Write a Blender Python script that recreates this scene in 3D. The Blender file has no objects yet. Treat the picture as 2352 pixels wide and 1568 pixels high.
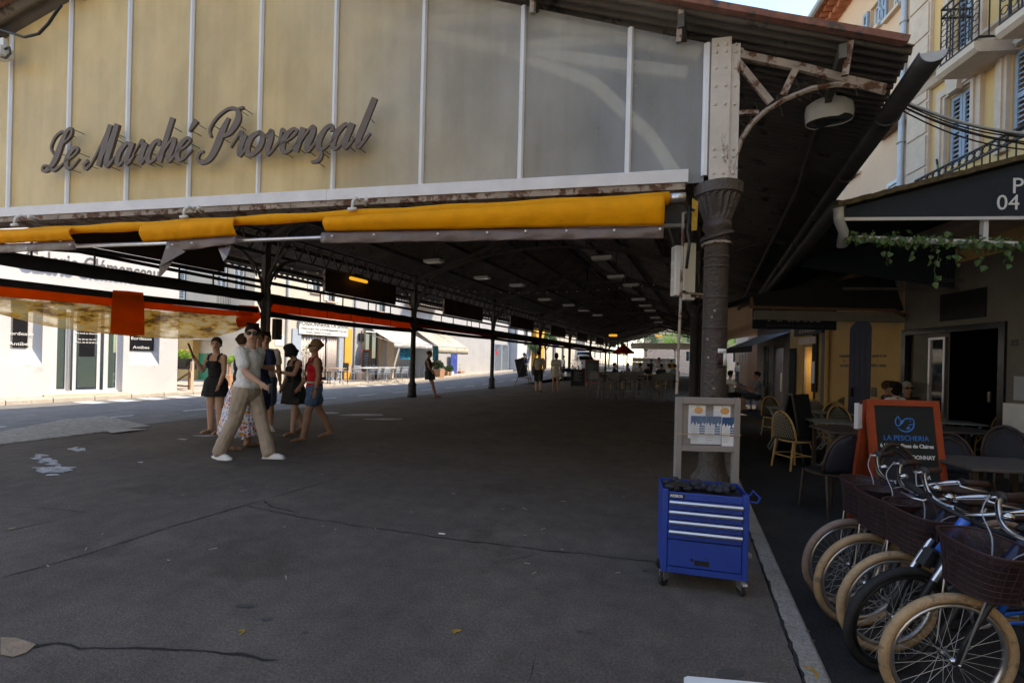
import bpy, math, random
from mathutils import Vector, Matrix
R_ = math.radians
sc = bpy.context.scene
col = sc.collection
rnd = random.Random(7)
# ---------------------------------------------------------------- camera, sky, sun, exposure
CAMH = 1.4; FPX = 1045.0; CX = 1176.0; CY = 784.0; ROLL = R_(1.43); SHV = 43.0; YAW = R_(23.5)
cd = bpy.data.cameras.new('camera'); cam = bpy.data.objects.new('camera', cd); col.objects.link(cam)
cd.sensor_width = 36; cd.lens = 36 * FPX / 2352; cd.shift_y = SHV / 2352; cd.clip_end = 2000; cd.clip_start = .05
cam.matrix_world = Matrix.Translation((0, 0, CAMH)) @ Matrix.Rotation(YAW, 4, 'Z') @ Matrix.Rotation(R_(90), 4, 'X') @ Matrix.Rotation(ROLL, 4, 'Z')
sc.camera = cam
SUN_AZ = R_(25); SUN_EL = R_(46)           # azimuth measured from +X towards +Y
wd_ = bpy.data.worlds.new('World'); sc.world = wd_; wd_.use_nodes = True
nt = wd_.node_tree; sky = nt.nodes.new('ShaderNodeTexSky'); sky.sky_type = 'NISHITA'; sky.sun_disc = False
sky.sun_elevation = SUN_EL; sky.sun_rotation = R_(90) - SUN_AZ; sky.dust_density = .3; sky.ozone_density = 3.5
bg = nt.nodes['Background']; bg.inputs[1].default_value = 0.15; nt.links.new(sky.outputs[0], bg.inputs[0])
sd = bpy.data.lights.new('sun', 'SUN'); so = bpy.data.objects.new('sun', sd); col.objects.link(so)
sd.energy = 2.0; sd.angle = R_(.5); sd.color = (1, .93, .83)
sv = Vector((math.cos(SUN_EL) * math.cos(SUN_AZ), math.cos(SUN_EL) * math.sin(SUN_AZ), math.sin(SUN_EL)))
so.rotation_euler = sv.to_track_quat('Z', 'Y').to_euler()
sc.view_settings.view_transform = 'Standard'; sc.view_settings.look = 'None'
sc.view_settings.gamma = 1; sc.view_settings.exposure = 1.85
sc.view_settings.use_white_balance = True; sc.view_settings.white_balance_temperature = 8300
sc.cycles.max_bounces = 8; sc.cycles.diffuse_bounces = 4; sc.cycles.transparent_max_bounces = 12
sc.cycles.use_denoising = True
sc.cycles.sample_clamp_indirect = 6
# ---------------------------------------------------------------- survey: where a sight line meets a plane of the place
_cy, _sy, _cr, _sr = math.cos(YAW), math.sin(YAW), math.cos(ROLL), math.sin(ROLL)
def ray(x, y):
    u = x - CX; v = y - CY
    a = (u * _cr + v * _sr) / FPX; b = -((-u * _sr + v * _cr) - SHV) / FPX
    return Vector((-_sy + a * _cy, _cy + a * _sy, b))
def gp(x, y, z=0.0):
    d = ray(x, y); t = (z - CAMH) / d.z; return Vector((d.x * t, d.y * t, z))
def dp(x, y, D):
    d = ray(x, y); return Vector((d.x * D, d.y * D, CAMH + d.z * D))
def ox(x, y, X):
    d = ray(x, y); t = X / d.x; return Vector((X, d.y * t, CAMH + d.z * t))
class Fr:                                   # a vertical wall plane: origin P, direction ang; local x along it, local y to its left
    def __init__(s, P, ang):
        s.P = Vector((P[0], P[1], 0)); s.a = ang; s.d = Vector((math.cos(ang), math.sin(ang), 0)); s.n = Vector((-math.sin(ang), math.cos(ang), 0))
    def uv(s, x, y, off=0):
        d = ray(x, y); p0 = s.P + s.n * off
        t = p0.dot(s.n) / d.dot(s.n); p = d * t + Vector((0, 0, CAMH)); return ((p - s.P).dot(s.d), p.z)
    def w(s, x, y, z): return s.P + s.d * x + s.n * y + Vector((0, 0, z))
# ---------------------------------------------------------------- mesh building
class MB:
    def __init__(s): s.v = []; s.f = []
    def add(s, vs, fs):
        b = len(s.v); s.v += [tuple(p) for p in vs]; s.f += [tuple(i + b for i in f) for f in fs]; return s
    def box(s, x0, x1, y0, y1, z0, z1):
        return s.add([(x0,y0,z0),(x1,y0,z0),(x1,y1,z0),(x0,y1,z0),(x0,y0,z1),(x1,y0,z1),(x1,y1,z1),(x0,y1,z1)],
                     [(3,2,1,0),(4,5,6,7),(0,1,5,4),(1,2,6,5),(2,3,7,6),(3,0,4,7)])
    def bbox(s, x0, x1, y0, y1, z0, z1, b):   # bevelled box
        X = (x0, x1); Y = (y0, y1); Z = (z0, z1); vs = []; idx = {}
        for i in (0,1):
            for j in (0,1):
                for k in (0,1):
                    sx = b if i == 0 else -b; sy = b if j == 0 else -b; sz = b if k == 0 else -b
                    idx[i,j,k,0] = len(vs); vs.append((X[i], Y[j]+sy, Z[k]+sz))
                    idx[i,j,k,1] = len(vs); vs.append((X[i]+sx, Y[j], Z[k]+sz))
                    idx[i,j,k,2] = len(vs); vs.append((X[i]+sx, Y[j]+sy, Z[k]))
        g = lambda i,j,k,a: idx[i,j,k,a]
        fs = [(g(0,0,0,0),g(0,0,1,0),g(0,1,1,0),g(0,1,0,0)),(g(1,0,0,0),g(1,1,0,0),g(1,1,1,0),g(1,0,1,0)),
              (g(0,0,0,1),g(1,0,0,1),g(1,0,1,1),g(0,0,1,1)),(g(0,1,0,1),g(0,1,1,1),g(1,1,1,1),g(1,1,0,1)),
              (g(0,0,0,2),g(0,1,0,2),g(1,1,0,2),g(1,0,0,2)),(g(0,0,1,2),g(1,0,1,2),g(1,1,1,2),g(0,1,1,2))]
        for k in (0,1):
            for j in (0,1): fs.append((g(0,j,k,1),g(1,j,k,1),g(1,j,k,2),g(0,j,k,2)))
            for i in (0,1): fs.append((g(i,0,k,0),g(i,1,k,0),g(i,1,k,2),g(i,0,k,2)))
        for i in (0,1):
            for j in (0,1): fs.append((g(i,j,0,0),g(i,j,1,0),g(i,j,1,1),g(i,j,0,1)))
        for i in (0,1):
            for j in (0,1):
                for k in (0,1): fs.append((g(i,j,k,0),g(i,j,k,1),g(i,j,k,2)))
        return s.add(vs, fs)
    def bar(s, p0, p1, w, h, up=(0,0,1)):
        p0 = Vector(p0); p1 = Vector(p1); d = (p1 - p0).normalized(); u = Vector(up)
        if abs(d.dot(u)) > .98: u = Vector((1,0,0)) if abs(d.x) < .9 else Vector((0,1,0))
        r = d.cross(u).normalized(); u = r.cross(d); a = r * w / 2; b = u * h / 2
        return s.add([p0-a-b,p0+a-b,p0+a+b,p0-a+b,p1-a-b,p1+a-b,p1+a+b,p1-a+b],[(3,2,1,0),(4,5,6,7),(0,1,5,4),(1,2,6,5),(2,3,7,6),(3,0,4,7)])
    def tube(s, pts, r, n=8, closed=False, cap=True, flat=1.0):
        pts = [Vector(p) for p in pts]; m = len(pts); rs = r if isinstance(r, (list, tuple)) else [r] * m
        T = []
        for i in range(m):
            a = pts[(i - 1) % m] if (closed or i > 0) else pts[0]; b = pts[(i + 1) % m] if (closed or i < m - 1) else pts[-1]
            t = (b - a); T.append(t.normalized() if t.length > 1e-9 else Vector((0,0,1)))
        u = Vector((0,0,1)) if abs(T[0].z) < .9 else Vector((1,0,0))
        base = len(s.v)
        for i in range(m):
            u = (u - T[i] * u.dot(T[i])); u = u.normalized() if u.length > 1e-6 else T[i].orthogonal().normalized()
            w = T[i].cross(u)
            for k in range(n):
                an = 2 * math.pi * k / n; s.v.append(tuple(pts[i] + (u * math.cos(an) * flat + w * math.sin(an)) * rs[i]))
        for i in range(m if closed else m - 1):
            i2 = (i + 1) % m
            for k in range(n): s.f.append((base+i*n+k, base+i*n+(k+1)%n, base+i2*n+(k+1)%n, base+i2*n+k))
        if cap and not closed:
            s.f.append(tuple(base + k for k in reversed(range(n)))); s.f.append(tuple(base + (m-1)*n + k for k in range(n)))
        return s
    def cyl(s, p0, p1, r0, r1=None, n=10): return s.tube([p0, p1], [r0, r0 if r1 is None else r1], n)
    def lathe(s, prof, c=(0,0,0), n=16, flute=None):
        base = len(s.v); m = len(prof); c = Vector(c)
        for i, (r, z) in enumerate(prof):
            for k in range(n):
                a = 2 * math.pi * k / n; rr = r * (1 - (flute[i] if flute else 0) * (k % 2)); s.v.append((c.x + rr*math.cos(a), c.y + rr*math.sin(a), c.z + z))
        for i in range(m - 1):
            for k in range(n): s.f.append((base+i*n+k, base+i*n+(k+1)%n, base+(i+1)*n+(k+1)%n, base+(i+1)*n+k))
        s.f.append(tuple(base + k for k in reversed(range(n)))); s.f.append(tuple(base + (m-1)*n + k for k in range(n)))
        return s
    def sph(s, c, r, n=12, m=8, rot=None):
        c = Vector(c); r = (r, r, r) if not isinstance(r, (tuple, list)) else r
        base = len(s.v)
        def tr(p):
            p = Vector((p[0]*r[0], p[1]*r[1], p[2]*r[2])); p = rot @ p if rot else p; return tuple(c + p)
        s.v.append(tr((0,0,-1)))
        for j in range(1, m):
            ph = -math.pi/2 + math.pi*j/m
            for k in range(n): a = 2*math.pi*k/n; s.v.append(tr((math.cos(ph)*math.cos(a), math.cos(ph)*math.sin(a), math.sin(ph))))
        s.v.append(tr((0,0,1))); top = len(s.v) - 1
        for k in range(n):
            s.f.append((base, base+1+(k+1)%n, base+1+k)); s.f.append((top, base+1+(m-2)*n+k, base+1+(m-2)*n+(k+1)%n))
        for j in range(m-2):
            for k in range(n): s.f.append((base+1+j*n+k, base+1+j*n+(k+1)%n, base+1+(j+1)*n+(k+1)%n, base+1+(j+1)*n+k))
        return s
    def caps(s, p0, p1, r0, r1, n=10):        # closed tapered capsule
        p0 = Vector(p0); p1 = Vector(p1); d = p1 - p0; L = d.length
        if L < 1e-6: return s.sph(p0, r0, n, 6)
        d.normalize(); pts = []; rs = []
        for a in (-85, -55, -25): pts.append(p0 + d * math.sin(R_(a)) * r0); rs.append(math.cos(R_(a)) * r0)
        pts += [p0, p1]; rs += [r0, r1]
        for a in (25, 55, 85): pts.append(p1 + d * math.sin(R_(a)) * r1); rs.append(math.cos(R_(a)) * r1)
        return s.tube(pts, rs, n)
    def prism(s, pts, ext):
        pts = [Vector(p) for p in pts]; e = Vector(ext); n = len(pts)
        return s.add(pts + [p + e for p in pts], [tuple(reversed(range(n))), tuple(range(n, 2*n))] + [(i, (i+1) % n, n + (i+1) % n, n + i) for i in range(n)])
    def poly(s, pts): return s.add(pts, [tuple(range(len(pts)))])
    def grid(s, rows):                        # rows of points -> sheet
        base = len(s.v); m = len(rows[0])
        for r in rows: s.v += [tuple(p) for p in r]
        for i in range(len(rows)-1):
            for k in range(m-1): s.f.append((base+i*m+k, base+i*m+k+1, base+(i+1)*m+k+1, base+(i+1)*m+k))
        return s
    def mesh(s, name='mesh', mat=None, smooth=False):
        me = bpy.data.meshes.new(name); me.from_pydata(s.v, [], s.f)
        if mat: me.materials.append(mat)
        if smooth: me.polygons.foreach_set('use_smooth', [True]*len(me.polygons))
        me.update(); return me
    def build(s, name, mat, parent=None, smooth=False, loc=None, rz=None):
        return put(name, s.mesh(name, mat, smooth), parent, loc, rz)
def put(name, me, parent=None, loc=None, rz=None):
    o = bpy.data.objects.new(name, me); col.objects.link(o)
    if parent: o.parent = parent
    if loc is not None: o.location = loc
    if rz is not None: o.rotation_euler = (0,0,rz) if not isinstance(rz, (tuple, list)) else rz
    return o
def tag(o, label, cat, group=None):
    o['label'] = label; o['category'] = cat
    if group: o['group'] = group
    return o
def thing(name, label, cat, loc=(0,0,0), rz=0, group=None):
    o = put(name, None, None, loc, rz); o.empty_display_size = .1; return tag(o, label, cat, group)
def struct(o, kind='structure'): o['kind'] = kind; return o
def dup(root, loc, rz=None, label=None, group=None):
    r = root.copy(); col.objects.link(r); r.location = loc
    if rz is not None: r.rotation_euler = (0,0,rz) if not isinstance(rz, (tuple, list)) else rz
    if label: r['label'] = label
    if group: r['group'] = group
    for ch in list(root.children):
        c = ch.copy(); col.objects.link(c); c.parent = r
        for g in list(ch.children):
            d = g.copy(); col.objects.link(d); d.parent = c
    return r
def solid(o, t, off=-1):
    m = o.modifiers.new('thick', 'SOLIDIFY'); m.thickness = t; m.offset = off; return o
def bevel(o, w, n=2):
    m = o.modifiers.new('bevel', 'BEVEL'); m.width = w; m.segments = n; m.limit_method = 'ANGLE'; return o
_font_tmp = None
def text(name, s, size, mat, parent, loc, rot=(R_(90),0,0), align='LEFT', depth=.002, bold=0.0, sx=1.0):
    cu = bpy.data.curves.new('t', 'FONT'); cu.body = s; cu.size = size; cu.align_x = align; cu.extrude = depth; cu.offset = bold; cu.resolution_u = 3
    o = bpy.data.objects.new('t', cu); me = bpy.data.meshes.new_from_object(o); bpy.data.objects.remove(o)
    me.materials.clear(); me.materials.append(mat)
    t = put(name, me, parent, loc, rot); t.scale = (sx, 1, 1); return t
# ---------------------------------------------------------------- materials
def _n(t, ty, **kw):
    n = t.nodes.new(ty)
    for k, v in kw.items(): setattr(n, k, v)
    return n
def mat(name, c, rough=.7, metal=0, var=.18, scale=3, bump=.0, bscale=40, c2=None, patch=None, pscale=4, pth=.6, spec=.4, trans=0, emit=None, estr=0, coat=0, streak=None):
    m = bpy.data.materials.new(name); m.use_nodes = True; t = m.node_tree; b = t.nodes['Principled BSDF']; L = t.links.new
    b.inputs['Roughness'].default_value = rough; b.inputs['Metallic'].default_value = metal; b.inputs['Specular IOR Level'].default_value = spec
    if coat: b.inputs['Coat Weight'].default_value = coat; b.inputs['Coat Roughness'].default_value = .1
    pos = _n(t, 'ShaderNodeNewGeometry').outputs['Position']
    n1 = _n(t, 'ShaderNodeTexNoise'); n1.inputs['Scale'].default_value = scale; n1.inputs['Detail'].default_value = 6; n1.inputs['Roughness'].default_value = .6; L(pos, n1.inputs['Vector'])
    rp = _n(t, 'ShaderNodeValToRGB'); L(n1.outputs[0], rp.inputs[0])
    d = tuple(max(0, x*(1-var)) for x in c[:3]) if c2 is None else c2; e = tuple(min(1, x*(1+var)) for x in c[:3]) if c2 is None else c
    rp.color_ramp.elements[0].color = (*d, 1); rp.color_ramp.elements[1].color = (*e, 1); rp.color_ramp.elements[0].position = .3; rp.color_ramp.elements[1].position = .7
    out = rp.outputs[0]
    if patch:
        n2 = _n(t, 'ShaderNodeTexNoise'); n2.inputs['Scale'].default_value = pscale; n2.inputs['Detail'].default_value = 8; n2.inputs['Roughness'].default_value = .65
        if streak:
            mp = _n(t, 'ShaderNodeMapping'); mp.inputs['Scale'].default_value = streak; L(pos, mp.inputs['Vector']); L(mp.outputs[0], n2.inputs['Vector'])
        else: L(pos, n2.inputs['Vector'])
        r2 = _n(t, 'ShaderNodeValToRGB'); L(n2.outputs[0], r2.inputs[0]); r2.color_ramp.elements[0].position = pth; r2.color_ramp.elements[1].position = min(1, pth+.06)
        mx = _n(t, 'ShaderNodeMix', data_type='RGBA'); L(r2.outputs[0], mx.inputs[0]); L(out, mx.inputs[6]); mx.inputs[7].default_value = (*patch, 1); out = mx.outputs[2]
    L(out, b.inputs['Base Color'])
    if bump:
        n3 = _n(t, 'ShaderNodeTexNoise'); n3.inputs['Scale'].default_value = bscale; n3.inputs['Detail'].default_value = 4; L(pos, n3.inputs['Vector'])
        bp = _n(t, 'ShaderNodeBump'); bp.inputs['Strength'].default_value = bump; bp.inputs['Distance'].default_value = .02; L(n3.outputs[0], bp.inputs['Height']); L(bp.outputs[0], b.inputs['Normal'])
    if emit: b.inputs['Emission Color'].default_value = (*emit, 1); b.inputs['Emission Strength'].default_value = estr
    if trans:
        tr = _n(t, 'ShaderNodeBsdfTranslucent'); L(out, tr.inputs[0]); ms = _n(t, 'ShaderNodeMixShader'); ms.inputs[0].default_value = trans
        L(b.outputs[0], ms.inputs[1]); L(tr.outputs[0], ms.inputs[2]); L(ms.outputs[0], t.nodes['Material Output'].inputs[0])
    return m
def glassy(name, c, alpha=.6, rough=.05, tint=(.8,.85,.9)):   # dark reflective pane that lets some of the room show
    m = bpy.data.materials.new(name); m.use_nodes = True; t = m.node_tree; b = t.nodes['Principled BSDF']
    b.inputs['Base Color'].default_value = (*c, 1); b.inputs['Roughness'].default_value = rough; b.inputs['Specular IOR Level'].default_value = .6
    tr = _n(t, 'ShaderNodeBsdfTransparent'); tr.inputs[0].default_value = (*tint, 1); ms = _n(t, 'ShaderNodeMixShader'); ms.inputs[0].default_value = 1 - alpha
    t.links.new(b.outputs[0], ms.inputs[1]); t.links.new(tr.outputs[0], ms.inputs[2]); t.links.new(ms.outputs[0], t.nodes['Material Output'].inputs[0]); return m
M = {}
def mk(k, *a, **kw): M[k] = mat(k, *a, **kw); return M[k]
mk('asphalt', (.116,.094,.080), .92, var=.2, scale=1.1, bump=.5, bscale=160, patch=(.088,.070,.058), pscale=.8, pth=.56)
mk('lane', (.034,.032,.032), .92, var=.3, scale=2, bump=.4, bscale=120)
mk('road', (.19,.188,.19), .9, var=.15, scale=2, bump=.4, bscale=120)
mk('tar', (.02,.019,.018), .9, var=.4, scale=30)
mk('kerb', (.26,.235,.21), .85, var=.2, scale=6, bump=.4, bscale=60, patch=(.08,.07,.06), pscale=9, pth=.66)
mk('pave', (.42,.38,.335), .9, var=.15, scale=3, bump=.3, bscale=50, patch=(.3,.26,.22), pscale=3, pth=.62)
mk('island', (.36,.335,.30), .95, var=.3, scale=10, bump=.5, bscale=90, patch=(.12,.11,.1), pscale=16, pth=.6)
mk('roadpaint', (.62,.62,.60), .8, var=.2, scale=8, patch=(.15,.15,.15), pscale=20, pth=.62)
mk('chalk', (.45,.45,.46), .9, var=.3, scale=20, patch=(.08,.08,.08), pscale=9, pth=.56)
mk('iron', (.052,.040,.037), .45, var=.2, scale=6, bump=.5, bscale=45, spec=.5)
mk('irondark', (.026,.023,.021), .6, var=.35, scale=5, bump=.2)
mk('truss', (.075,.067,.057), .7, var=.4, scale=3, patch=(.06,.035,.02), pscale=8, pth=.6)
mk('rustwhite', (.52,.48,.44), .7, var=.15, scale=4, patch=(.13,.055,.028), pscale=7, pth=.60, bump=.15, bscale=80, streak=(1,1,.35))
mk('rusty', (.30,.25,.21), .75, var=.25, scale=5, patch=(.10,.042,.022), pscale=9, pth=.50, bump=.3, bscale=60)
mk('whitebeam', (.64,.64,.66), .6, var=.08, scale=5, patch=(.22,.09,.05), pscale=6, pth=.70, streak=(1,1,2))
mk('alu', (.66,.66,.67), .45, var=.05, scale=4, metal=.2)
mk('steel', (.62,.62,.64), .3, metal=.9, var=.06, scale=10)
mk('chrome', (.55,.56,.58), .2, metal=1, var=.03, scale=10)
mk('bouncestone', (.58,.51,.42), .9, var=.12, scale=1.2)
mk('roofsheet', (.17,.145,.125), .85, var=.3, scale=1.3, patch=(.06,.05,.043), pscale=3.5, pth=.58, bump=.3, bscale=60)
mk('roofedge', (.22,.10,.075), .9, var=.35, scale=8, patch=(.09,.07,.06), pscale=10, pth=.55)
mk('gutter', (.05,.05,.052), .5, metal=.3, var=.3, scale=5)
mk('zinc', (.42,.44,.46), .5, metal=.3, var=.12, scale=8)
mk('orange', (.95,.42,.006), .8, var=.10, scale=6, trans=.35, bump=.35, bscale=18)
mk('redorange', (.88,.20,.010), .8, var=.1, scale=4, trans=.6)
mk('browncloth', (.125,.095,.092), .35, var=.2, scale=5, bump=.3, bscale=14, spec=.5)
mk('brownpanel', (.055,.030,.018), .8, var=.3, scale=2)
mk('blackcloth', (.018,.017,.018), .85, var=.3, scale=6)
mk('letter', (.125,.095,.075), .55, var=.06, scale=12)
mk('bulb', (.75,.75,.7), .2, var=.02)
mk('lampwhite', (.62,.62,.60), .5, var=.08, scale=6)
mk('lampglass', (.05,.055,.06), .2, var=.1)
mk('yellowtube', (.80,.55,.05), .4, var=.08, scale=9, trans=.4, emit=(1,.62,.08), estr=.25)
mk('black', (.014,.014,.016), .5, var=.2, scale=5)
mk('blackgloss', (.012,.013,.016), .2, var=.2, scale=5, spec=.6)
mk('white', (.74,.74,.73), .6, var=.04, scale=6)
mk('whitewall', (.55,.55,.56), .9, var=.07, scale=1.2, bump=.15, bscale=30, patch=(.47,.465,.46), pscale=1.5, pth=.62)
mk('cream', (.50,.45,.385), .9, var=.07, scale=1.2, bump=.15, bscale=30)
mk('greywall', (.38,.38,.39), .9, var=.08, scale=1.0, bump=.15, bscale=30, patch=(.36,.36,.37), pscale=1.1, pth=.6)
mk('ochrewall', (.56,.36,.15), .9, var=.08, scale=1.5, bump=.15, bscale=30)
mk('orangewall', (.62,.33,.06), .9, var=.08, scale=1.5)
mk('beigewall', (.69,.46,.30), .9, var=.07, scale=.9, bump=.2, bscale=25, patch=(.50,.37,.27), pscale=1.6, pth=.6, streak=(1.6,1.6,.3))
mk('yellowwall', (.70,.46,.20), .9, var=.06, scale=1.0, bump=.15, bscale=25)
mk('stone', (.60,.47,.36), .85, var=.1, scale=5, bump=.2, bscale=40)
mk('greystone', (.155,.143,.125), .9, var=.12, scale=3, bump=.2, bscale=30)
mk('bluepaint', (.29,.36,.44), .6, var=.08, scale=5)
mk('bluegrey', (.30,.36,.44), .6, var=.1, scale=5)
mk('doorblue', (.022,.032,.075), .55, var=.2, scale=6)
mk('woodbrown', (.16,.085,.045), .6, var=.25, scale=9)
mk('redwood', (.34,.055,.02), .5, var=.15, scale=12)
mk('paleoak', (.42,.30,.19), .6, var=.15, scale=12)
mk('tile', (.42,.15,.075), .9, var=.25, scale=8)
mk('green', (.02,.22,.12), .6, var=.1)
mk('leaf', (.045,.115,.035), .5, var=.4, scale=9, trans=.3)
mk('leafvine', (.045,.11,.03), .45, c2=(.12,.19,.07), scale=60, trans=.2)
mk('leafpale', (.12,.20,.09), .5, var=.4, scale=9, trans=.35)
mk('leafbright', (.20,.36,.06), .45, var=.25, scale=5, trans=.45)
mk('terracotta', (.42,.24,.15), .85, var=.15, scale=8)
mk('soil', (.05,.035,.025), .95, var=.3)
mk('toolblue', (.008,.045,.30), .45, var=.12, scale=5, bump=.06, bscale=120, spec=.5, patch=(.006,.028,.17), pscale=16, pth=.64)
mk('bikeblue', (.015,.14,.60), .25, var=.05, spec=.6, coat=.5)
mk('darkblue', (.012,.018,.05), .35, var=.2, spec=.5)
mk('taupe', (.26,.235,.225), .6, var=.06, scale=10)
mk('paper', (.72,.74,.78), .7, var=.03, scale=12)
mk('navyprint', (.025,.08,.22), .6, var=.1)
mk('orangeprint', (.72,.38,.12), .6, var=.1)
mk('tyretan', (.38,.255,.145), .8, var=.2, scale=9, bump=.4, bscale=90, patch=(.20,.14,.09), pscale=12, pth=.58)
mk('tyretan2', (.27,.195,.155), .8, var=.15, scale=14, bump=.3, bscale=90)
mk('rubber', (.016,.016,.017), .75, var=.25, scale=20, bump=.3, bscale=90)
mk('basket', (.035,.014,.016), .6, var=.2, scale=30)
mk('gripbrown', (.035,.016,.012), .6, var=.2)
mk('rattan', (.46,.29,.11), .55, var=.2, scale=14)
mk('weave', (.05,.045,.04), .7, c2=(.02,.018,.016), scale=40)
mk('weavelight', (.36,.33,.25), .7, var=.2, scale=30)
mk('darkwood', (.045,.028,.02), .5, var=.3, scale=14)
mk('tablegrey', (.20,.23,.23), .5, var=.1, scale=10)
mk('darktable', (.09,.075,.068), .6, var=.2, scale=14)
mk('chalkboard', (.014,.017,.018), .7, var=.2, scale=8)
mk('boardgreen', (.05,.065,.065), .7, var=.2, scale=8)
mk('logoblue', (.03,.20,.62), .5, var=.04)
mk('textwhite', (.75,.75,.75), .6, var=.03)
mk('textgrey', (.35,.37,.40), .6, var=.03)
mk('textdark', (.05,.05,.055), .6, var=.03)
mk('textdim', (.10,.10,.105), .6, var=.03)
mk('navyawning', (.020,.027,.038), .85, var=.12, scale=5, bump=.1, bscale=200)
mk('awningwhite', (.62,.61,.58), .8, var=.1, scale=4, trans=.3)
mk('awningcream', (.60,.55,.46), .8, var=.1, scale=4, trans=.3, patch=(.42,.35,.27), pscale=3, pth=.6)
mk('curtain', (.62,.55,.52), .85, var=.06, scale=5)
mk('teal', (.01,.30,.36), .5, var=.3, scale=6, patch=(.02,.10,.30), pscale=5, pth=.5)
mk('posterblue', (.03,.07,.30), .5, var=.3, scale=6, patch=(.45,.12,.14), pscale=7, pth=.6)
mk('carwhite', (.74,.75,.77), .3, var=.02, coat=.6)
mk('vanwhite', (.50,.54,.60), .35, var=.03, coat=.4)
mk('red', (.60,.02,.025), .6, var=.1)
mk('redlight', (.9,.05,.05), .4, emit=(1,.05,.08), estr=1.5)
mk('greenlight', (.05,.8,.2), .4, emit=(.05,1,.3), estr=1.5)
mk('warmlamp', (1,.8,.4), .4, emit=(1,.72,.3), estr=9)
mk('hedge', (.06,.13,.03), .7, var=.4, scale=5, trans=.2)
mk('bark', (.10,.075,.055), .9, var=.3, scale=12)
mk('cupgreen', (.12,.25,.21), .3, var=.05)
mk('foliagered', (.45,.03,.05), .6, var=.3)
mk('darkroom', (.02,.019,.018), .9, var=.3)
mk('shopgrey', (.13,.125,.125), .6, var=.2)
def speckle(m, sc1, amt, sc2=None, amt2=0):          # fine aggregate grain multiplied over the base colour
    t = m.node_tree; b = t.nodes['Principled BSDF']; out = b.inputs['Base Color'].links[0].from_socket; pos = _n(t,'ShaderNodeNewGeometry').outputs['Position']
    for sc_, am in ((sc1, amt), (sc2, amt2)):
        if not sc_: continue
        n = _n(t,'ShaderNodeTexNoise'); n.inputs['Scale'].default_value = sc_; n.inputs['Detail'].default_value = 3; n.inputs['Roughness'].default_value = .7; t.links.new(pos, n.inputs['Vector'])
        r = _n(t,'ShaderNodeValToRGB'); t.links.new(n.outputs[0], r.inputs[0]); e = r.color_ramp.elements; e[0].position = .35; e[1].position = .68; e[0].color = (1-am,1-am,1-am,1); e[1].color = (1+am,1+am,1+am,1)
        mx = _n(t,'ShaderNodeMix',data_type='RGBA',blend_type='MULTIPLY'); mx.inputs[0].default_value = 1; t.links.new(out, mx.inputs[6]); t.links.new(r.outputs[0], mx.inputs[7]); out = mx.outputs[2]
    t.links.new(out, b.inputs['Base Color'])
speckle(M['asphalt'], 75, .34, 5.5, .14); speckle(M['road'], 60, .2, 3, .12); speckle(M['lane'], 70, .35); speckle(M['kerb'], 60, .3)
M['glass'] = glassy('glass', (.02,.03,.03), .55)
M['glassgreen'] = glassy('glassgreen', (.10,.13,.12), .5, tint=(.75,.85,.8))
M['cling'] = glassy('cling', (.5,.6,.75), .10, .1, (1,1,1))
M['mesh'] = glassy('mesh', (.022,.009,.011), .72, .6, (.5,.4,.4))
# ================================================================ THE GROUND
def zr(y): return -.04 if y < 22 else (-.04 + (y-22)*.03 if y < 38 else .44 + (min(y,70)-38)*.02)
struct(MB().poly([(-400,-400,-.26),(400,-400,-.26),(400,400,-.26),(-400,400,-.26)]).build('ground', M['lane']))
fl = MB(); rows = []
for i in range(0, 34): y = -4 + i*2.0; rows.append([(-9.93, y, 0), (-5, y, 0), (-1, y, 0), (.51-.042*min(max(y,-6),7), y, 0)])
fl.grid(rows)
a, b = len(fl.v), 0
fl.box(-9.93, .2, -4, 62, -.2, -.004)
floor = struct(fl.build('market_floor', M['asphalt']))
# kerb stones along the lane
def kx(y): return .64 - .042*min(y, 7)
ks = []
y = -2.0
for i in range(26):
    L = 1.0 + rnd.uniform(-.12, .15); y1 = y + L - .012
    m = MB(); x0, x1 = kx(y), kx(y1)
    m.prism([(x0-.115,y,-.25),(x0,y,-.25),(x0,y,-.018),(x0-.018,y,.002),(x0-.115,y,.004)], (x1-x0, y1-y, 0))
    o = m.build('kerb_stone', M['kerb'], floor); y += L
o = MB().prism([(kx(9)-.115,y,-.25),(kx(9),y,-.25),(kx(9),y,0),(kx(9)-.115,y,.004)], (0, 62-y, 0)).build('kerb_run', M['kerb'], floor)
# joints and cracks in the asphalt floor
def crack(pts, w, jit, name='crack'):
    P = [gp(x, y, .004) for x, y in pts]; Q = []
    for i in range(len(P)-1):
        n = max(2, int((P[i+1]-P[i]).length/.06))
        for k in range(n): Q.append(P[i].lerp(P[i+1], k/n))
    Q.append(P[-1]); L = []; Rr = []
    for i, q in enumerate(Q):
        t = (Q[min(i+1,len(Q)-1)] - Q[max(i-1,0)]).normalized(); nn = Vector((-t.y, t.x, 0)); c = q + nn*rnd.gauss(0, jit); ww = w*rnd.uniform(.25, 1.0)
        if i in (0, len(Q)-1): ww = .001
        L.append(c + nn*ww); Rr.append(c - nn*ww)
    MB().grid([L, Rr]).build(name, M['tar'], floor)
crack([(0,1326),(180,1277),(380,1212),(560,1160),(680,1125),(775,1098)], .009, .002, 'joint')
crack([(0,1222),(100,1199),(207,1174)], .006, .002, 'joint')
crack([(0,1162),(110,1166),(205,1176)], .005, .004)
crack([(375,1120),(470,1095),(620,1052)], .004, .002, 'joint')
crack([(560,1160),(600,1168),(700,1188),(800,1203),(1000,1232),(1250,1262),(1420,1280),(1510,1290)], .007, .007)
crack([(600,1150),(625,1164),(690,1176)], .009, .008)
crack([(0,1462),(90,1478),(190,1483),(280,1487),(400,1489),(520,1497),(640,1514)], .012, .008)
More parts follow.
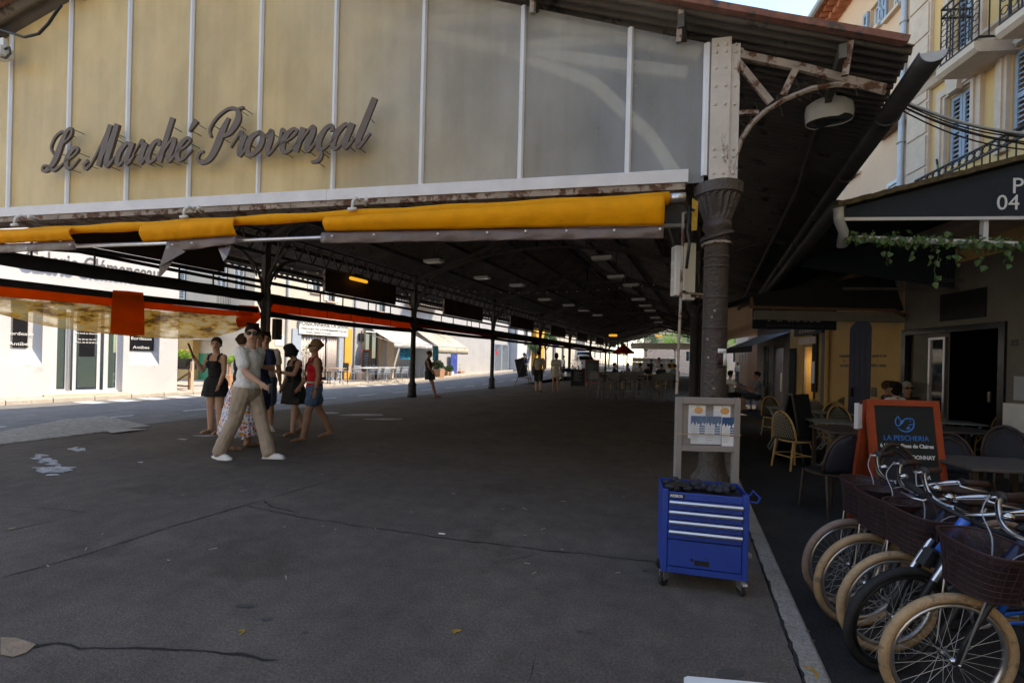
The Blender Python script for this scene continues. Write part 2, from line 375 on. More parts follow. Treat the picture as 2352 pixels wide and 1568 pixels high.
crack([(0,1497),(60,1484),(110,1480)], .01, .008)
crack([(1230,1500),(1222,1530),(1212,1568)], .0025, .004)
crack([(1480,1040),(1500,1080),(1515,1110)], .003, .003)
crack([(1240,1270),(1200,1280),(1150,1286)], .003, .004)
crack([(0,1040),(190,1012),(345,990)], .012, .003, 'joint')
P0 = [(kx(yy)-.12, yy) for yy in (2.0,3.0,4.0,5.0,6.5)]; L_, R_2 = [], []
for k in range(90):
    yy = 1.9+k*.05; xx = kx(yy)-.122+rnd.gauss(0,.004); w = .007*rnd.uniform(.3,1.6); L_.append((xx-w,yy,.0055)); R_2.append((xx+w,yy,.0055))
MB().grid([L_,R_2]).build('crack', M['tar'], floor)
crack([(745,990),(900,965),(1100,938)], .005, .003, 'joint')
# patches: pale repair at lower left, old white paint splash, ochre chips, damp stains, litter
def blob(pts, m, name, z=.005):
    MB().poly([gp(x, y, z) for x, y in pts]).build(name, m, floor)
mk('patchstone', (.30,.215,.15), .9, var=.2, scale=9, bump=.4, bscale=70)
blob([(0,1462),(35,1463),(82,1478),(60,1497),(30,1507),(0,1502)], M['patchstone'], 'repair_patch', .006)
for k in range(17):
    cx, cy = rnd.gauss(112, 32), rnd.gauss(1070, 15); w, h = rnd.uniform(6, 30), rnd.uniform(1.5, 6)
    if k == 0: cx, cy, w, h = 112, 1079, 38, 8
    if k == 1: cx, cy, w, h = 95, 1052, 26, 2.5
    n = 11; blob([(cx + w*math.cos(2*math.pi*i/n)*rnd.uniform(.55,1.2), cy + h*math.sin(2*math.pi*i/n)*rnd.uniform(.55,1.2)) for i in range(n)], M['chalk'], 'paint_splash', .0045 + k*.0002)
for (cx, cy, w, h) in [(830,952,62,2.5),(880,962,50,2),(760,948,30,2),(420,1008,14,2),(470,1000,30,1.5),(322,1061,10,1.5)]:
    n = 9; blob([(cx + w*math.cos(2*math.pi*i/n)*rnd.uniform(.5,1.2), cy + h*math.sin(2*math.pi*i/n)*rnd.uniform(.5,1.2)) for i in range(n)], M['chalk'], 'paint_splash', .0042)
mk('ochrepaint', (.36,.21,.03), .9, var=.4, scale=30)
for pts in ([(1036,1446),(1048,1443),(1062,1447),(1048,1450),(1042,1455)], [(545,1447),(560,1443),(563,1449),(552,1456),(546,1455),(556,1450)], [(1838,1528),(1862,1530),(1880,1545),(1876,1560),(1866,1540)]):
    blob(pts, M['ochrepaint'], 'paint_mark')
mk('stain', (.075,.068,.062), .7, var=.2, scale=10)
for (cx, cy, w, h) in [(1672,1546,34,11),(1330,1449,9,3),(1350,1452,8,3),(966,1417,8,3),(905,1417,5,2),(1255,1490,6,2),(1480,1310,9,3),(1650,1350,7,2),(1855,1448,5,3),(1868,1470,4,3),(1230,1350,4,2),(815,1440,6,2),(1040,1340,5,2),(1150,1390,4,2),(700,1450,9,3),(1420,1480,8,2.5),(610,1420,14,4),(560,1390,22,5)]:
    n = 12; blob([(cx + w*math.cos(2*math.pi*i/n)*rnd.uniform(.8,1.15), cy + h*math.sin(2*math.pi*i/n)*rnd.uniform(.8,1.15)) for i in range(n)], M['stain'], 'stain', .0035)
mk('litter', (.35,.30,.22), .9, var=.3, scale=30)
for k in range(28):
    px, py = rnd.uniform(20, 1480), rnd.uniform(1085, 1330); p = gp(px, py, .006); an = rnd.uniform(0, 3.14); l = rnd.uniform(.008, .03)
    MB().bar(p - Vector((math.cos(an), math.sin(an), 0))*l, p + Vector((math.cos(an), math.sin(an), 0))*l, .006, .003).build('litter', M['litter'], floor)
p = gp(1007, 1224, .008); MB().cyl(p, p + Vector((.05,.01,0)), .005).build('litter', M['white'], floor)
struct(MB().grid([[(-60,-60,.0),(14,-60,.0)],[(-60,-4.02,.0),(14,-4.02,.0)]]).build('bounce_paving', M['bouncestone']))  # unseen pale paving behind the camera, added to bounce sun onto the gable
# lane on the right, road and pavements on the left
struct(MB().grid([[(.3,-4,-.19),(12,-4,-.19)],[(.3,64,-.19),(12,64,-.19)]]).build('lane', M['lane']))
ys = [-4,-1,2,6,10,14,18,22,26,30,34,38,44,50,60,70,90]
road = struct(MB().grid([[(-16.6,y,zr(y)),(-13,y,zr(y)),(-9.92,y,zr(y))] for y in ys]).build('road', M['road']))
lp = MB(); lp.grid([[(-32,y,zr(y)+.11),(-20,y,zr(y)+.11),(-16.25 - (.0 if y<11 else 0),y,zr(y)+.11)] for y in ys])
pav = struct(lp.build('pavement', M['pave']))
for i in range(60):
    y0 = 0 + i*.9; m = MB(); m.prism([(-16.26,y0,zr(y0)-.1),(-16.1,y0,zr(y0)-.1),(-16.1,y0,zr(y0)+.10),(-16.13,y0,zr(y0)+.125),(-16.26,y0,zr(y0)+.125)], (0,.88,zr(y0+.9)-zr(y0))); m.build('kerb_stone', M['pave'], pav)
def mark(pts, z=.006): MB().poly([(x, y, zr(y)+z) for x, y in pts]).build('road_marking', M['roadpaint'], road)
for i in range(24):
    y0 = 3.0 + i*2.0; x = -11.75; mark([(x-.06,y0,),(x+.06,y0),(x+.06,y0+.95),(x-.06,y0+.95)])
for i in range(5): mark([(-15.9,6.6+i*.75),(-14.9,6.6+i*.75),(-14.9,7.0+i*.75),(-15.9,7.0+i*.75)])
for i in range(4): mark([(-15.6,17+i*1.2),(-14.9,17+i*1.2),(-14.9,17.5+i*1.2),(-15.6,17.5+i*1.2)])
isl = MB().prism([gp(-200,1062,-.05),gp(0,1030,-.05),gp(345,986,-.05),gp(238,962,-.05),gp(150,970,-.05),gp(0,1000,-.05),gp(-200,1040,-.05)], (0,0,.07)).build('traffic_island', M['island']); struct(isl)
MB().prism([gp(232,984,.022),gp(335,985,.022),gp(255,994,.022)], (0,0,.004)).build('cover_slab', M['pave'], isl)
# ================================================================ THE MARKET HALL
HL = Vector((-4.85, 4.0, 0))
hall = thing('market_hall', 'open iron market hall with glazed gable, corrugated roof and rows of iron columns', 'market hall', HL)
def hp(mb, name, m, smooth=False, par=None): return mb.build(name, m, par or hall, smooth, loc=(None if par else -HL))
FAC = Fr((.02, 4.15), R_(12))
XL = -9.7; XRG = -5.1; RZ = 5.88; SL = .3277; SR = -5.45
YC = [1.91, 7.55, 13.45, 19.9, 26.6, 33.1, 39.6, 46.1, 52.6, 59.1]
YR = [4.15, 10.2, 16.6, 23.2, 29.8, 36.3, 42.8, 49.3, 55.8]
def zroof(s): return RZ - SL*abs(s - SR)
# gable panes and glazing bars
sx = [FAC.uv(x, 470)[0] for x in (20,155,290,433,592,763,965,1192,1438)] + [-.10]
for i in range(3): sx.insert(0, sx[0] - .86)
pm = bpy.data.materials.new('polycarbonate'); pm.use_nodes = True; t = pm.node_tree; bs = t.nodes['Principled BSDF']; Lk = t.links.new
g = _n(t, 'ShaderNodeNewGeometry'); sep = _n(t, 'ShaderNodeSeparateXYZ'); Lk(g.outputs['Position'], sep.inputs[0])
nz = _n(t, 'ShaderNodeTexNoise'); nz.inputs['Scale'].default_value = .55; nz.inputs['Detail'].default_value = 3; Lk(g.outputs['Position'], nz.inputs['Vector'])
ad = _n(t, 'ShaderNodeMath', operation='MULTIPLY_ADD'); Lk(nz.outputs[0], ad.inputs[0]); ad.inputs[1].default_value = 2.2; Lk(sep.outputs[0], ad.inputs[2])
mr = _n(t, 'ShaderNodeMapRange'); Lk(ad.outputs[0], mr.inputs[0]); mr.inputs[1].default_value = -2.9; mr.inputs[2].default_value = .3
cr = _n(t, 'ShaderNodeValToRGB'); Lk(mr.outputs[0], cr.inputs[0]); cr.color_ramp.elements[0].color = (.92,.72,.38,1); cr.color_ramp.elements[1].color = (.66,.70,.76,1)   # aged yellow at left, with warm bounce and sky blue painted in
n2 = _n(t, 'ShaderNodeTexNoise'); n2.inputs['Scale'].default_value = 1.5; n2.inputs['Detail'].default_value = 7; n2.inputs['Roughness'].default_value = .62; mpz = _n(t,'ShaderNodeMapping'); mpz.inputs['Scale'].default_value = (1,1,.55); Lk(g.outputs['Position'], mpz.inputs[0]); Lk(mpz.outputs[0], n2.inputs['Vector'])
m2 = _n(t, 'ShaderNodeMix', data_type='RGBA', blend_type='MULTIPLY'); m2.inputs[0].default_value = .8; Lk(cr.outputs[0], m2.inputs[6])
r2 = _n(t, 'ShaderNodeValToRGB'); Lk(n2.outputs[0], r2.inputs[0]); r2.color_ramp.elements[0].color = (.70,.67,.62,1); r2.color_ramp.elements[0].position = .35; r2.color_ramp.elements[1].position = .65; Lk(r2.outputs[0], m2.inputs[7])
wv = _n(t, 'ShaderNodeTexWave'); wv.inputs['Scale'].default_value = 28; Lk(g.outputs['Position'], wv.inputs['Vector'])
bp = _n(t, 'ShaderNodeBump'); bp.inputs['Strength'].default_value = .25; bp.inputs['Distance'].default_value = .004; Lk(wv.outputs[0], bp.inputs['Height']); Lk(bp.outputs[0], bs.inputs['Normal'])
n4 = _n(t,'ShaderNodeTexNoise'); n4.inputs['Scale'].default_value = 1; n4.inputs['Detail'].default_value = 6; mp4 = _n(t,'ShaderNodeMapping'); mp4.inputs['Scale'].default_value = (11,11,.5); Lk(g.outputs['Position'], mp4.inputs[0]); Lk(mp4.outputs[0], n4.inputs['Vector'])
r4 = _n(t,'ShaderNodeValToRGB'); Lk(n4.outputs[0], r4.inputs[0]); r4.color_ramp.elements[0].color = (.78,.74,.68,1); r4.color_ramp.elements[0].position = .3; r4.color_ramp.elements[1].position = .55       # rain streaks
m4 = _n(t,'ShaderNodeMix',data_type='RGBA',blend_type='MULTIPLY'); m4.inputs[0].default_value = .28; Lk(m2.outputs[2], m4.inputs[6]); Lk(r4.outputs[0], m4.inputs[7]); m2 = m4
Lk(m2.outputs[2], bs.inputs['Base Color']); bs.inputs['Roughness'].default_value = .35
tl = _n(t, 'ShaderNodeBsdfTranslucent'); Lk(m2.outputs[2], tl.inputs[0]); tp = _n(t, 'ShaderNodeBsdfTransparent'); tp.inputs[0].default_value = (.85,.85,.82,1)
s1 = _n(t, 'ShaderNodeMixShader'); s1.inputs[0].default_value = .2; Lk(bs.outputs[0], s1.inputs[1]); Lk(tl.outputs[0], s1.inputs[2])
s2 = _n(t, 'ShaderNodeMixShader'); tm = _n(t,'ShaderNodeMapRange'); Lk(mr.outputs[0], tm.inputs[0]); tm.inputs[3].default_value = .24; tm.inputs[4].default_value = .66; Lk(tm.outputs[0], s2.inputs[0]);   # panes towards the right are clearer
Lk(s1.outputs[0], s2.inputs[1]); Lk(tp.outputs[0], s2.inputs[2]); Lk(s2.outputs[0], t.nodes['Material Output'].inputs[0])
def fpt(s, off, z): return FAC.w(s, off, z)
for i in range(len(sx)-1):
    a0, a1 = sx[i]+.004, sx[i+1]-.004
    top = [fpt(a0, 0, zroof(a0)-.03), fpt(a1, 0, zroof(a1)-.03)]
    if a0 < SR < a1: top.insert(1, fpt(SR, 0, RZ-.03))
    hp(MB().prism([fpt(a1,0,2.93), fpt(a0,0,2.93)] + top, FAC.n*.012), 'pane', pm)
for i, s in enumerate(sx):
    z1 = zroof(s)-.04; m = MB(); w = .026 if i < len(sx)-1 else .03
    m.prism([fpt(s-w,-.012,2.98), fpt(s-w*.4,-.03,2.98), fpt(s+w*.4,-.03,2.98), fpt(s+w,-.012,2.98), fpt(s+w,-.002,2.98), fpt(s-w,-.002,2.98)], (0,0,z1-2.98)); hp(m, 'glazing_bar', M['alu'])
# sill beam under the panes
sE = FAC.uv(1575, 415)[0]
for (s0, s1, k) in ((-10.4, FAC.uv(762,440)[0], 0), (FAC.uv(762,440)[0]+.004, sE, 1)):
    m = MB(); m.prism([fpt(s0,-.10,2.905), fpt(s0,-.10,3.005-.0*k), fpt(s0,-.092,3.013), fpt(s0,.02,3.013), fpt(s0,.02,2.905)], FAC.d*(s1-s0)); hp(m, 'sill_beam', M['whitebeam'])
m = MB(); m.prism([fpt(-10.4,-.085,2.85), fpt(-10.4,-.085,2.902), fpt(-10.4,.14,2.902), fpt(-10.4,.14,2.85)], FAC.d*(10.4+sE-.02)); hp(m, 'sill_beam', M['rusty'])
# gable truss just behind the panes (it shows through them)
def bars(L, w, h, name, m):
    b = MB()
    for p, q in L: b.bar(p, q, w, h)
    return hp(b, name, m)
mk('creampaint', (.88,.84,.74), .7, var=.1)
FT = lambda s, z: fpt(s, .075, z)
L = []
for sd in (-1, 1):
    S = lambda u: SR + sd*u
    pts = [(0,5.35),(1.2,5.05),(2.5,4.62),(3.6,4.28),(4.4,3.9),(4.9,3.4),(5.15,3.0)]
    for i in range(len(pts)-1): L.append((FT(S(pts[i][0]),pts[i][1]), FT(S(pts[i+1][0]),pts[i+1][1])))
    L += [(FT(S(3.6),4.28), FT(S(5.2),3.9)), (FT(S(1.2),5.05), FT(S(2.4),5.0)), (FT(S(2.5),4.62), FT(S(3.5),4.62)), (FT(S(3.6),4.28), FT(S(4.6),4.28)), (FT(S(0),5.75), FT(S(5.3),4.05))]
bars(L, .05, .10, 'gable_truss', M['creampaint'])
# roof: corrugated sheets bay by bay
def rpt(u, Y, front=False):
    z = RZ - SL*abs(u) + .02
    return z
EAV = 6.55
def front_pt(u): p = FAC.w(SR + u*1.02, -.22, 0); return p
for bay in range(10):
    for sd in (-1, 1):
        rows = []; nr = 6
        y1 = 62 if bay == 9 else 7.2 + (bay)*6.1; nw = 44 * (6)
        for i in range(nr+1):
            u = sd*(EAV+.05)*i/nr; X = XRG + u; r = []
            ya = front_pt(u) if bay == 0 else Vector((X, 7.2 + (bay-1)*6.1, 0)); yb = Vector((X, y1, 0))
            n = 160 if bay < 3 else 90
            for k in range(n+1):
                p = ya.lerp(yb, k/n); ph = 2*math.pi*k/ (5 if bay >= 3 else 5)
                r.append((p.x, p.y, RZ - SL*abs(u) + .05 + .022*math.sin(ph)))
            rows.append(r)
        o = hp(MB().grid(rows), 'roof_sheet', M['roofsheet'], True); solid(o, .008, 0)
for sd in (-1, 1):                            # verge trim along the gable
    m = MB(); n = 14
    for i in range(n):
        a0, a1 = front_pt(sd*EAV*i/n), front_pt(sd*EAV*(i+1)/n)
        z0, z1 = RZ - SL*EAV*i/n + .07, RZ - SL*EAV*(i+1)/n + .07
        m.bar((a0.x, a0.y-.01, z0+rnd.uniform(-.004,.004)), (a1.x, a1.y-.01, z1), .06, .05)
    hp(m, 'verge_trim', M['roofedge'])
    for u in (1.3, 2.5, 3.75, 5.0, 6.15):     # purlins
        a0 = front_pt(sd*u); z = RZ - SL*u - .06
        m = MB().bar((a0.x, a0.y+.03, z), (XRG+sd*u, 7.2, z), .05, .11).bar((XRG+sd*u, 7.2, z), (XRG+sd*u, 62, z), .05, .11)
        hp(m, 'purlin', M['truss'])
    for u in (2.4, 3.8, 5.0, 6.2):            # short rusty rafters seen under the verge
        a0 = front_pt(sd*u)
        hp(MB().bar((a0.x, a0.y+.05, RZ-SL*u+.03), (a0.x-.02*sd, a0.y+.09, RZ-SL*u-.20), .05, .04), 'rafter_end', M['rusty'])
# gutters
for sd in (1, -1):
    X = 1.45 if sd > 0 else XRG - EAV - .1; y0 = 4.25 if sd > 0 else 1.2; rows = []
    for Y in (y0, 10, 20, 30, 45, 62):
        rows.append([(X + .088*math.cos(a), Y, 3.74 + .088*math.sin(a)) for a in [math.pi + math.pi*k/10 for k in range(11)]])
    o = hp(MB().grid(rows), 'gutter', M['gutter'], True); solid(o, .006, 0)
    if sd > 0:
        hp(MB().poly([(X+.084*math.cos(a), y0+.02, 3.74+.084*math.sin(a)) for a in [math.pi+math.pi*k/12 for k in range(13)]]), 'gutter_end', M['zinc'], par=o)
        for Y in (5.2, 6.6, 8.2, 9.8, 12): hp(MB().tube([(X+.095*math.cos(a), Y, 3.74+.095*math.sin(a)) for a in [math.pi+math.pi*k/10 for k in range(11)]], .012, 5), 'gutter_strap', M['gutter'], par=o)
# columns
def column_mesh(r, z1, cap=.2):
    m = MB(); m.lathe([(r*1.75,0),(r*1.75,.09),(r*1.6,.11),(r*1.45,.40),(r*1.6,.44),(r*1.55,.47),(r*1.1,.53),(r,.6),(r*.93,z1-.42),(r*1.12,z1-.40),(r*1.12,z1-.36),(r*.95,z1-.34),(r*.95,z1-.28),(r*1.1,z1-.26)], n=24); return m
mc = column_mesh(.095, 2.72).mesh('column', M['irondark'], True)
mcap = MB().lathe([(.10,2.45),(.12,2.50),(.165,2.60),(.17,2.64),(.185,2.65),(.185,2.72)], n=24, flute=[0,.12,.12,0,0,0]).mesh('capital', M['irondark'])
mpost = MB().box(-.07,.07,-.07,.07,2.72,4.35).mesh('post', M['truss'])
for Y in YC[1:]:
    c = put('column', mc, hall, Vector((XL, Y, 0)) - HL); put('capital', mcap, c); put('post', mpost, c)
    bkt = MB()
    for sd in (-1, 1):
        pts = [(0, sd*(.08 + .75*(1-math.cos(a))), 2.8 + .95*math.sin(a)) for a in [math.pi/2*k/8 for k in range(9)]]
        bkt.tube(pts, .03, 6); bkt.tube([(p[0], p[1]*1.0+sd*.10, p[2]+.04) for p in pts[2:]], .018, 6)
        bkt.bar((0, sd*.08, 3.75), (0, sd*.83, 3.75), .04, .04)
    bkt.tube([(.08+.9*(1-math.cos(a)), 0, 2.9+.95*math.sin(a)) for a in [math.pi/2*k/8 for k in range(9)]], .03, 6)
    bkt.build('bracket', M['truss'], c)
for Y in YR[1:]:
    c = put('column', mc, hall, Vector((-.3, Y, 0)) - HL); put('capital', mcap, c); put('post', mpost, c)
    b = MB().tube([(.08+1.3*(1-math.cos(a)), 0, 2.9+.95*math.sin(a)) for a in [math.pi/2*k/8 for k in range(9)]], .03, 6).bar((0,0,4.2),(1.6,0,3.8),.05,.08); b.build('bracket', M['truss'], c)
# the big front column at the corner
c0 = column_mesh(.100, 2.93).build('column', M['iron'], hall, True, Vector((.03, 4.13, 0)) - HL)
MB().lathe([(.10,2.56),(.108,2.60),(.12,2.64),(.17,2.77),(.17,2.79),(.185,2.795),(.19,2.88),(.18,2.885)], n=36, flute=[0,.0,.10,.10,0,0,0,0]).build('capital', M['iron'], c0)
for z in (1.95, 2.2, 2.28, 1.7): MB().lathe([(.098,z),(.103,z+.004),(.103,z+.012),(.098,z+.016)], n=24).build('clamp_band', M['iron'], c0)
MB().tube([(.112*math.cos(a), .112*math.sin(a), 2.47+.03*math.sin(a+1)) for a in [2*math.pi*k/20 for k in range(20)]], .02, 6, closed=True).build('clamp_band', M['iron'], c0)
MB().tube([(.107*math.cos(a), .107*math.sin(a), 2.40) for a in [2*math.pi*k/20 for k in range(20)]], .014, 6, closed=True).build('clamp_band', M['rusty'], c0)
po = MB(); po.prism([fpt(-.075,-.05,2.93), fpt(.075,-.05,2.93), fpt(.075,-.035,2.93), fpt(-.075,-.035,2.93)], (0,0,1.17)); po.prism([fpt(.03,-.035,2.93), fpt(.05,-.035,2.93), fpt(.05,.13,2.93), fpt(.03,.13,2.93)], (0,0,1.17))
po.prism([fpt(.078,-.03,2.93), fpt(.15,-.03,2.93), fpt(.15,-.01,2.93), fpt(.078,-.01,2.93)], (0,0,1.12))
post = hp(po, 'post', M['rustwhite'])
rv = MB()
for z in (2.98,3.12,3.18,3.55,3.7,3.85,3.98,4.04):
    for s in (-.04,.035,.115): rv.sph(fpt(s, -.05 if s < .1 else -.03, z), .013, 8, 5)
hp(rv, 'rivets', M['rustwhite'], par=post)
# curved eave bracket at the corner
ar = [FAC.uv(x, y) for x, y in ((1682,405),(1686,365),(1700,322),(1722,288),(1755,257),(1800,230),(1860,206),(1920,196),(1980,201),(2030,215))]
A3 = [fpt(s, -.01, z) for s, z in ar]
m = MB(); m.tube(A3, .022, 6, flat=1.0); hp(m, 'eave_arch', M['rusty'])
u = lambda x, y: fpt(*(lambda q: (q[0], -.01, q[1]))(FAC.uv(x, y)))
br = MB()
for (p, q, w, h) in (((1672,118),(1700,128),.03,.09),((1700,128),(1850,160),.03,.06),((1850,160),(1930,182),.03,.06),((1930,182),(2030,205),.03,.055),((1690,142),(1768,238),.03,.05),((1828,155),(1795,222),.03,.05),((1672,262),(1740,260),.03,.035)): br.bar(u(*p), u(*q), w, h)
hp(br, 'eave_bracket', M['rusty'])
hp(MB().tube([u(1673,158), u(1673,352)], .014, 8), 'conduit', M['alu'])
sp = MB()                                     # bird spikes along the arch
for i in range(70):
    k = rnd.uniform(0, 8.9); i0 = int(k); p = A3[i0].lerp(A3[i0+1], k-i0); d = Vector((rnd.gauss(0,.4), rnd.gauss(0,.4), rnd.choice((-.5,1,1)))).normalized()
    sp.cyl(p, p + d*rnd.uniform(.06,.13), .0018, n=3)
hp(sp, 'bird_spikes', M['truss'])
# roof trusses across the hall, girders along the sides
for Y in YC[1:]:
    b = MB(); X0, X1 = XL, -.3; mid = XRG
    for sd, Xe in ((-1, X0), (1, X1)):
        b.bar((mid, Y, 5.62), (Xe, Y, 5.62 - SL*abs(Xe-mid)), .07, .12)
        pts = [(mid + (Xe-mid)*f, 4.95 - 1.0*f*f - (.9*(f-.85)/.15 if f > .85 else 0)) for f in [k/12 for k in range(13)]]
        for i in range(12): b.bar((pts[i][0], Y, pts[i][1]), (pts[i+1][0], Y, pts[i+1][1]), .05, .07)
        for f in (0,.17,.34,.5,.66,.82):
            i = int(f*12); x, z = pts[i]; b.bar((x, Y, z), (x, Y, 5.62 - SL*abs(x-mid)), .04, .05)
            if i+2 <= 12: b.bar((x, Y, 5.62 - SL*abs(x-mid)), (pts[i+2][0], Y, pts[i+2][1]), .035, .035)
    hp(b, 'truss', M['truss'])
for X in (XL, -.3):
    yy = YC if X < -5 else YR
    for i in range(len(yy)-1):
        b = MB(); ya, yb = yy[i], yy[i+1]; b.bar((X,ya,4.28),(X,yb,4.28),.07,.05); b.bar((X,ya,3.78),(X,yb,3.78),.07,.05); n = 26
        for k in range(n):
            y0 = ya + (yb-ya)*k/n; y1 = ya + (yb-ya)*(k+1)/n
            b.bar((X,y0,4.28 if k%2 else 3.78),(X,y1,3.78 if k%2 else 4.28),.025,.03)
        hp(b, 'lattice_girder', M['truss'])
hp(MB().bar((XRG, 3.4, 5.7), (XRG, 62, 5.7), .08, .12), 'ridge_beam', M['truss'])
# rails, hanging boards on the street side
for i in range(len(YC)-1):
    ya, yb = YC[i], YC[i+1]; L = yb - ya
    hp(MB().bar((XL,ya+.1,3.10),(XL,yb-.1,3.10),.05,.075), 'rail', M['irondark'])
    for f in (.28,.42,.6,.66,.78): hp(MB().bar((XL,ya+L*f,2.8),(XL,ya+L*f,3.1),.02,.03), 'rail_post', M['irondark'])
    hp(MB().box(XL-.02,XL+.02,ya+L*.30,ya+L*.82,3.15,3.76), 'hanging_board', M['brownpanel'])
    if i > 0: hp(MB().box(XL-.03,XL+.05,ya+L*.30-.012,ya+L*.30,3.14,3.77), 'board_edge', M['rusty'])
for i in range(len(YR)-1):
    ya, yb = YR[i], YR[i+1]; hp(MB().cyl((-.3,ya+.1,2.72),(-.3,yb-.1,2.72),.10), 'rail', M['irondark'])
# far gable
hp(MB().box(XL,0,61.9,62,3.3,4.1), 'end_panel', M['creampaint'])
# drain pipe on the first street-side column, wall brackets
dpx = Vector((XL+.16, YC[1]-.05, 0)); hp(MB().tube([dpx+Vector((0,-.0,2.95)), dpx+Vector((.03,0,2.75)), dpx+Vector((.03,0,2.55)), dpx+Vector((.02,0,1.95)), dpx+Vector((-.03,0,1.75)), dpx+Vector((-.10,0,1.62)), dpx+Vector((-.10,0,.3))], .045, 8), 'drain_pipe', M['truss'], True)
hp(MB().box(XL+.1,XL+.22,YC[1]+.12,YC[1]+.3,1.75,2.25), 'switch_box', M['truss'])
# ================================================================ SIGN LETTERS: Le Marche Provencal in script
def cat(P, n=7):
    P = [P[0]] + list(P) + [P[-1]]; out = []
    for i in range(1, len(P)-2):
        p0, p1, p2, p3 = P[i-1], P[i], P[i+1], P[i+2]
        for k in range(n):
            t = k/n; out.append(tuple(.5*((2*b) + (-a+c)*t + (2*a-5*b+4*c-d)*t*t + (-a+3*b-3*c+d)*t**3) for a, b, c, d in zip(p0, p1, p2, p3)))
    out.append(P[-2]); return out
E_ = [(0,.35,.1),(.45,.62,.1),(.62,.88,.13),(.42,1,.15),(.15,.75,.25),(.1,.35,.28),(.3,.03,.2),(.6,.08,.1),(.9,.45,.07)]
ARC = [(.15,.3,.1),(.42,.88,.12),(.62,1,.2),(.68,.7,.27),(.62,.2,.27),(.75,.02,.18),(1.02,.38,.07)]
C_ = [(.6,.75,.2),(.5,1,.15),(.25,.9,.2),(.1,.45,.28),(.25,.05,.22),(.55,.1,.1),(.85,.45,.07)]
O_ = [(.5,1,.14),(.15,.8,.25),(.1,.3,.28),(.4,0,.18),(.74,.3,.26),(.74,.75,.24),(.5,1,.14),(.62,.82,.08),(1,.88,.07)]
GL = {'L':(1.05,[[(.2,.75,.08),(-.12,1.1,.11),(-.05,1.6,.13),(.3,1.85,.12),(.5,1.7,.08)],[(.62,1.25,.08),(.95,1.6,.12),(.85,1.95,.13),(.6,1.8,.2),(.48,1.2,.3),(.40,.5,.32),(.15,.05,.2),(-.2,-.02,.14),(-.28,.2,.12),(.05,.22,.1),(.5,-.03,.16),(1.0,.3,.07)]]),
 'e':(.78,[E_]), 'M':(1.45,[[(-.25,.32,.16),(-.42,.12,.14),(-.2,-.08,.12),(.1,.4,.1),(.5,1.95,.12)],[(.5,1.95,.26),(.5,1.0,.3),(.5,0,.28)],[(.5,.05,.1),(.7,.9,.1),(.92,1.95,.14)],[(.92,1.95,.28),(.92,1,.32),(.94,.25,.3),(1.08,0,.2),(1.4,.4,.07)]]),
 'a':(.98,[[(.66,.85,.1),(.40,1,.17),(.1,.6,.28),(.15,.12,.25),(.36,.03,.14),(.6,.4,.1),(.7,.9,.1)],[(.74,1.02,.27),(.68,.3,.28),(.8,.03,.2),(1.08,.4,.07)]]),
 'r':(.80,[[(0,.4,.07),(.2,.95,.1),(.3,1.06,.18),(.4,.86,.17),(.6,.9,.13)],[(.6,.92,.2),(.52,.4,.28),(.62,.03,.2),(.9,.42,.07)]]),
 'c':(.74,[C_]), 'h':(.95,[[(.15,2.0,.26),(.15,1,.28),(.15,0,.28)],ARC]), '\xe9':(.82,[E_,[(.42,1.28,.08),(.5,1.5,.2),(.62,1.78,.28)]]),
 'P':(1.25,[[(.62,1.75,.16),(.5,1.2,.32),(.45,.55,.36),(.28,.0,.28),(-.1,-.2,.16),(-.4,-.02,.15),(-.38,.28,.14),(-.18,.32,.1)],[(-.02,.95,.1),(-.22,1.3,.12),(-.05,1.8,.13),(.45,2.15,.13),(.95,2.05,.2),(1.15,1.6,.32),(.95,1.1,.24),(.6,.9,.1)],[(.95,2.1,.1),(1.25,2.15,.12)]]),
 'o':(.92,[O_]), 'v':(.88,[[(0,.7,.07),(.14,1,.2),(.25,.7,.28),(.3,.12,.25),(.45,0,.12),(.74,.5,.1),(.72,1,.16),(.95,.85,.07)]]),
 'n':(1.02,[[(.12,1.02,.27),(.12,.5,.28),(.12,0,.28)],ARC]), '\xe7':(.74,[C_,[(.34,0,.08),(.46,-.2,.15),(.4,-.45,.17),(.08,-.5,.1)]]),
 'l':(.62,[[(.42,2.0,.27),(.34,1,.29),(.30,.4,.28),(.42,.02,.2),(.78,.55,.08)]])}
sg0 = FAC.uv(104, 391, -.14); sg1 = FAC.uv(826, 337, -.14)
sign = thing('sign_lettering', 'brown script letters reading Le March\xe9 Proven\xe7al standing off the yellowed gable panes', 'sign', FAC.w(sg0[0], -.14, sg0[1]), FAC.a)
txt = 'Le March\xe9 Proven\xe7al'; adv = 0; lay = []
for ch in txt:
    if ch == ' ': adv += .95; continue
    lay.append((ch, adv)); adv += GL[ch][0]
xs = (sg1[0]-sg0[0])/(adv-.1); rise = (sg1[1]-sg0[1])/(sg1[0]-sg0[0]); ysz = .225
pins = MB()
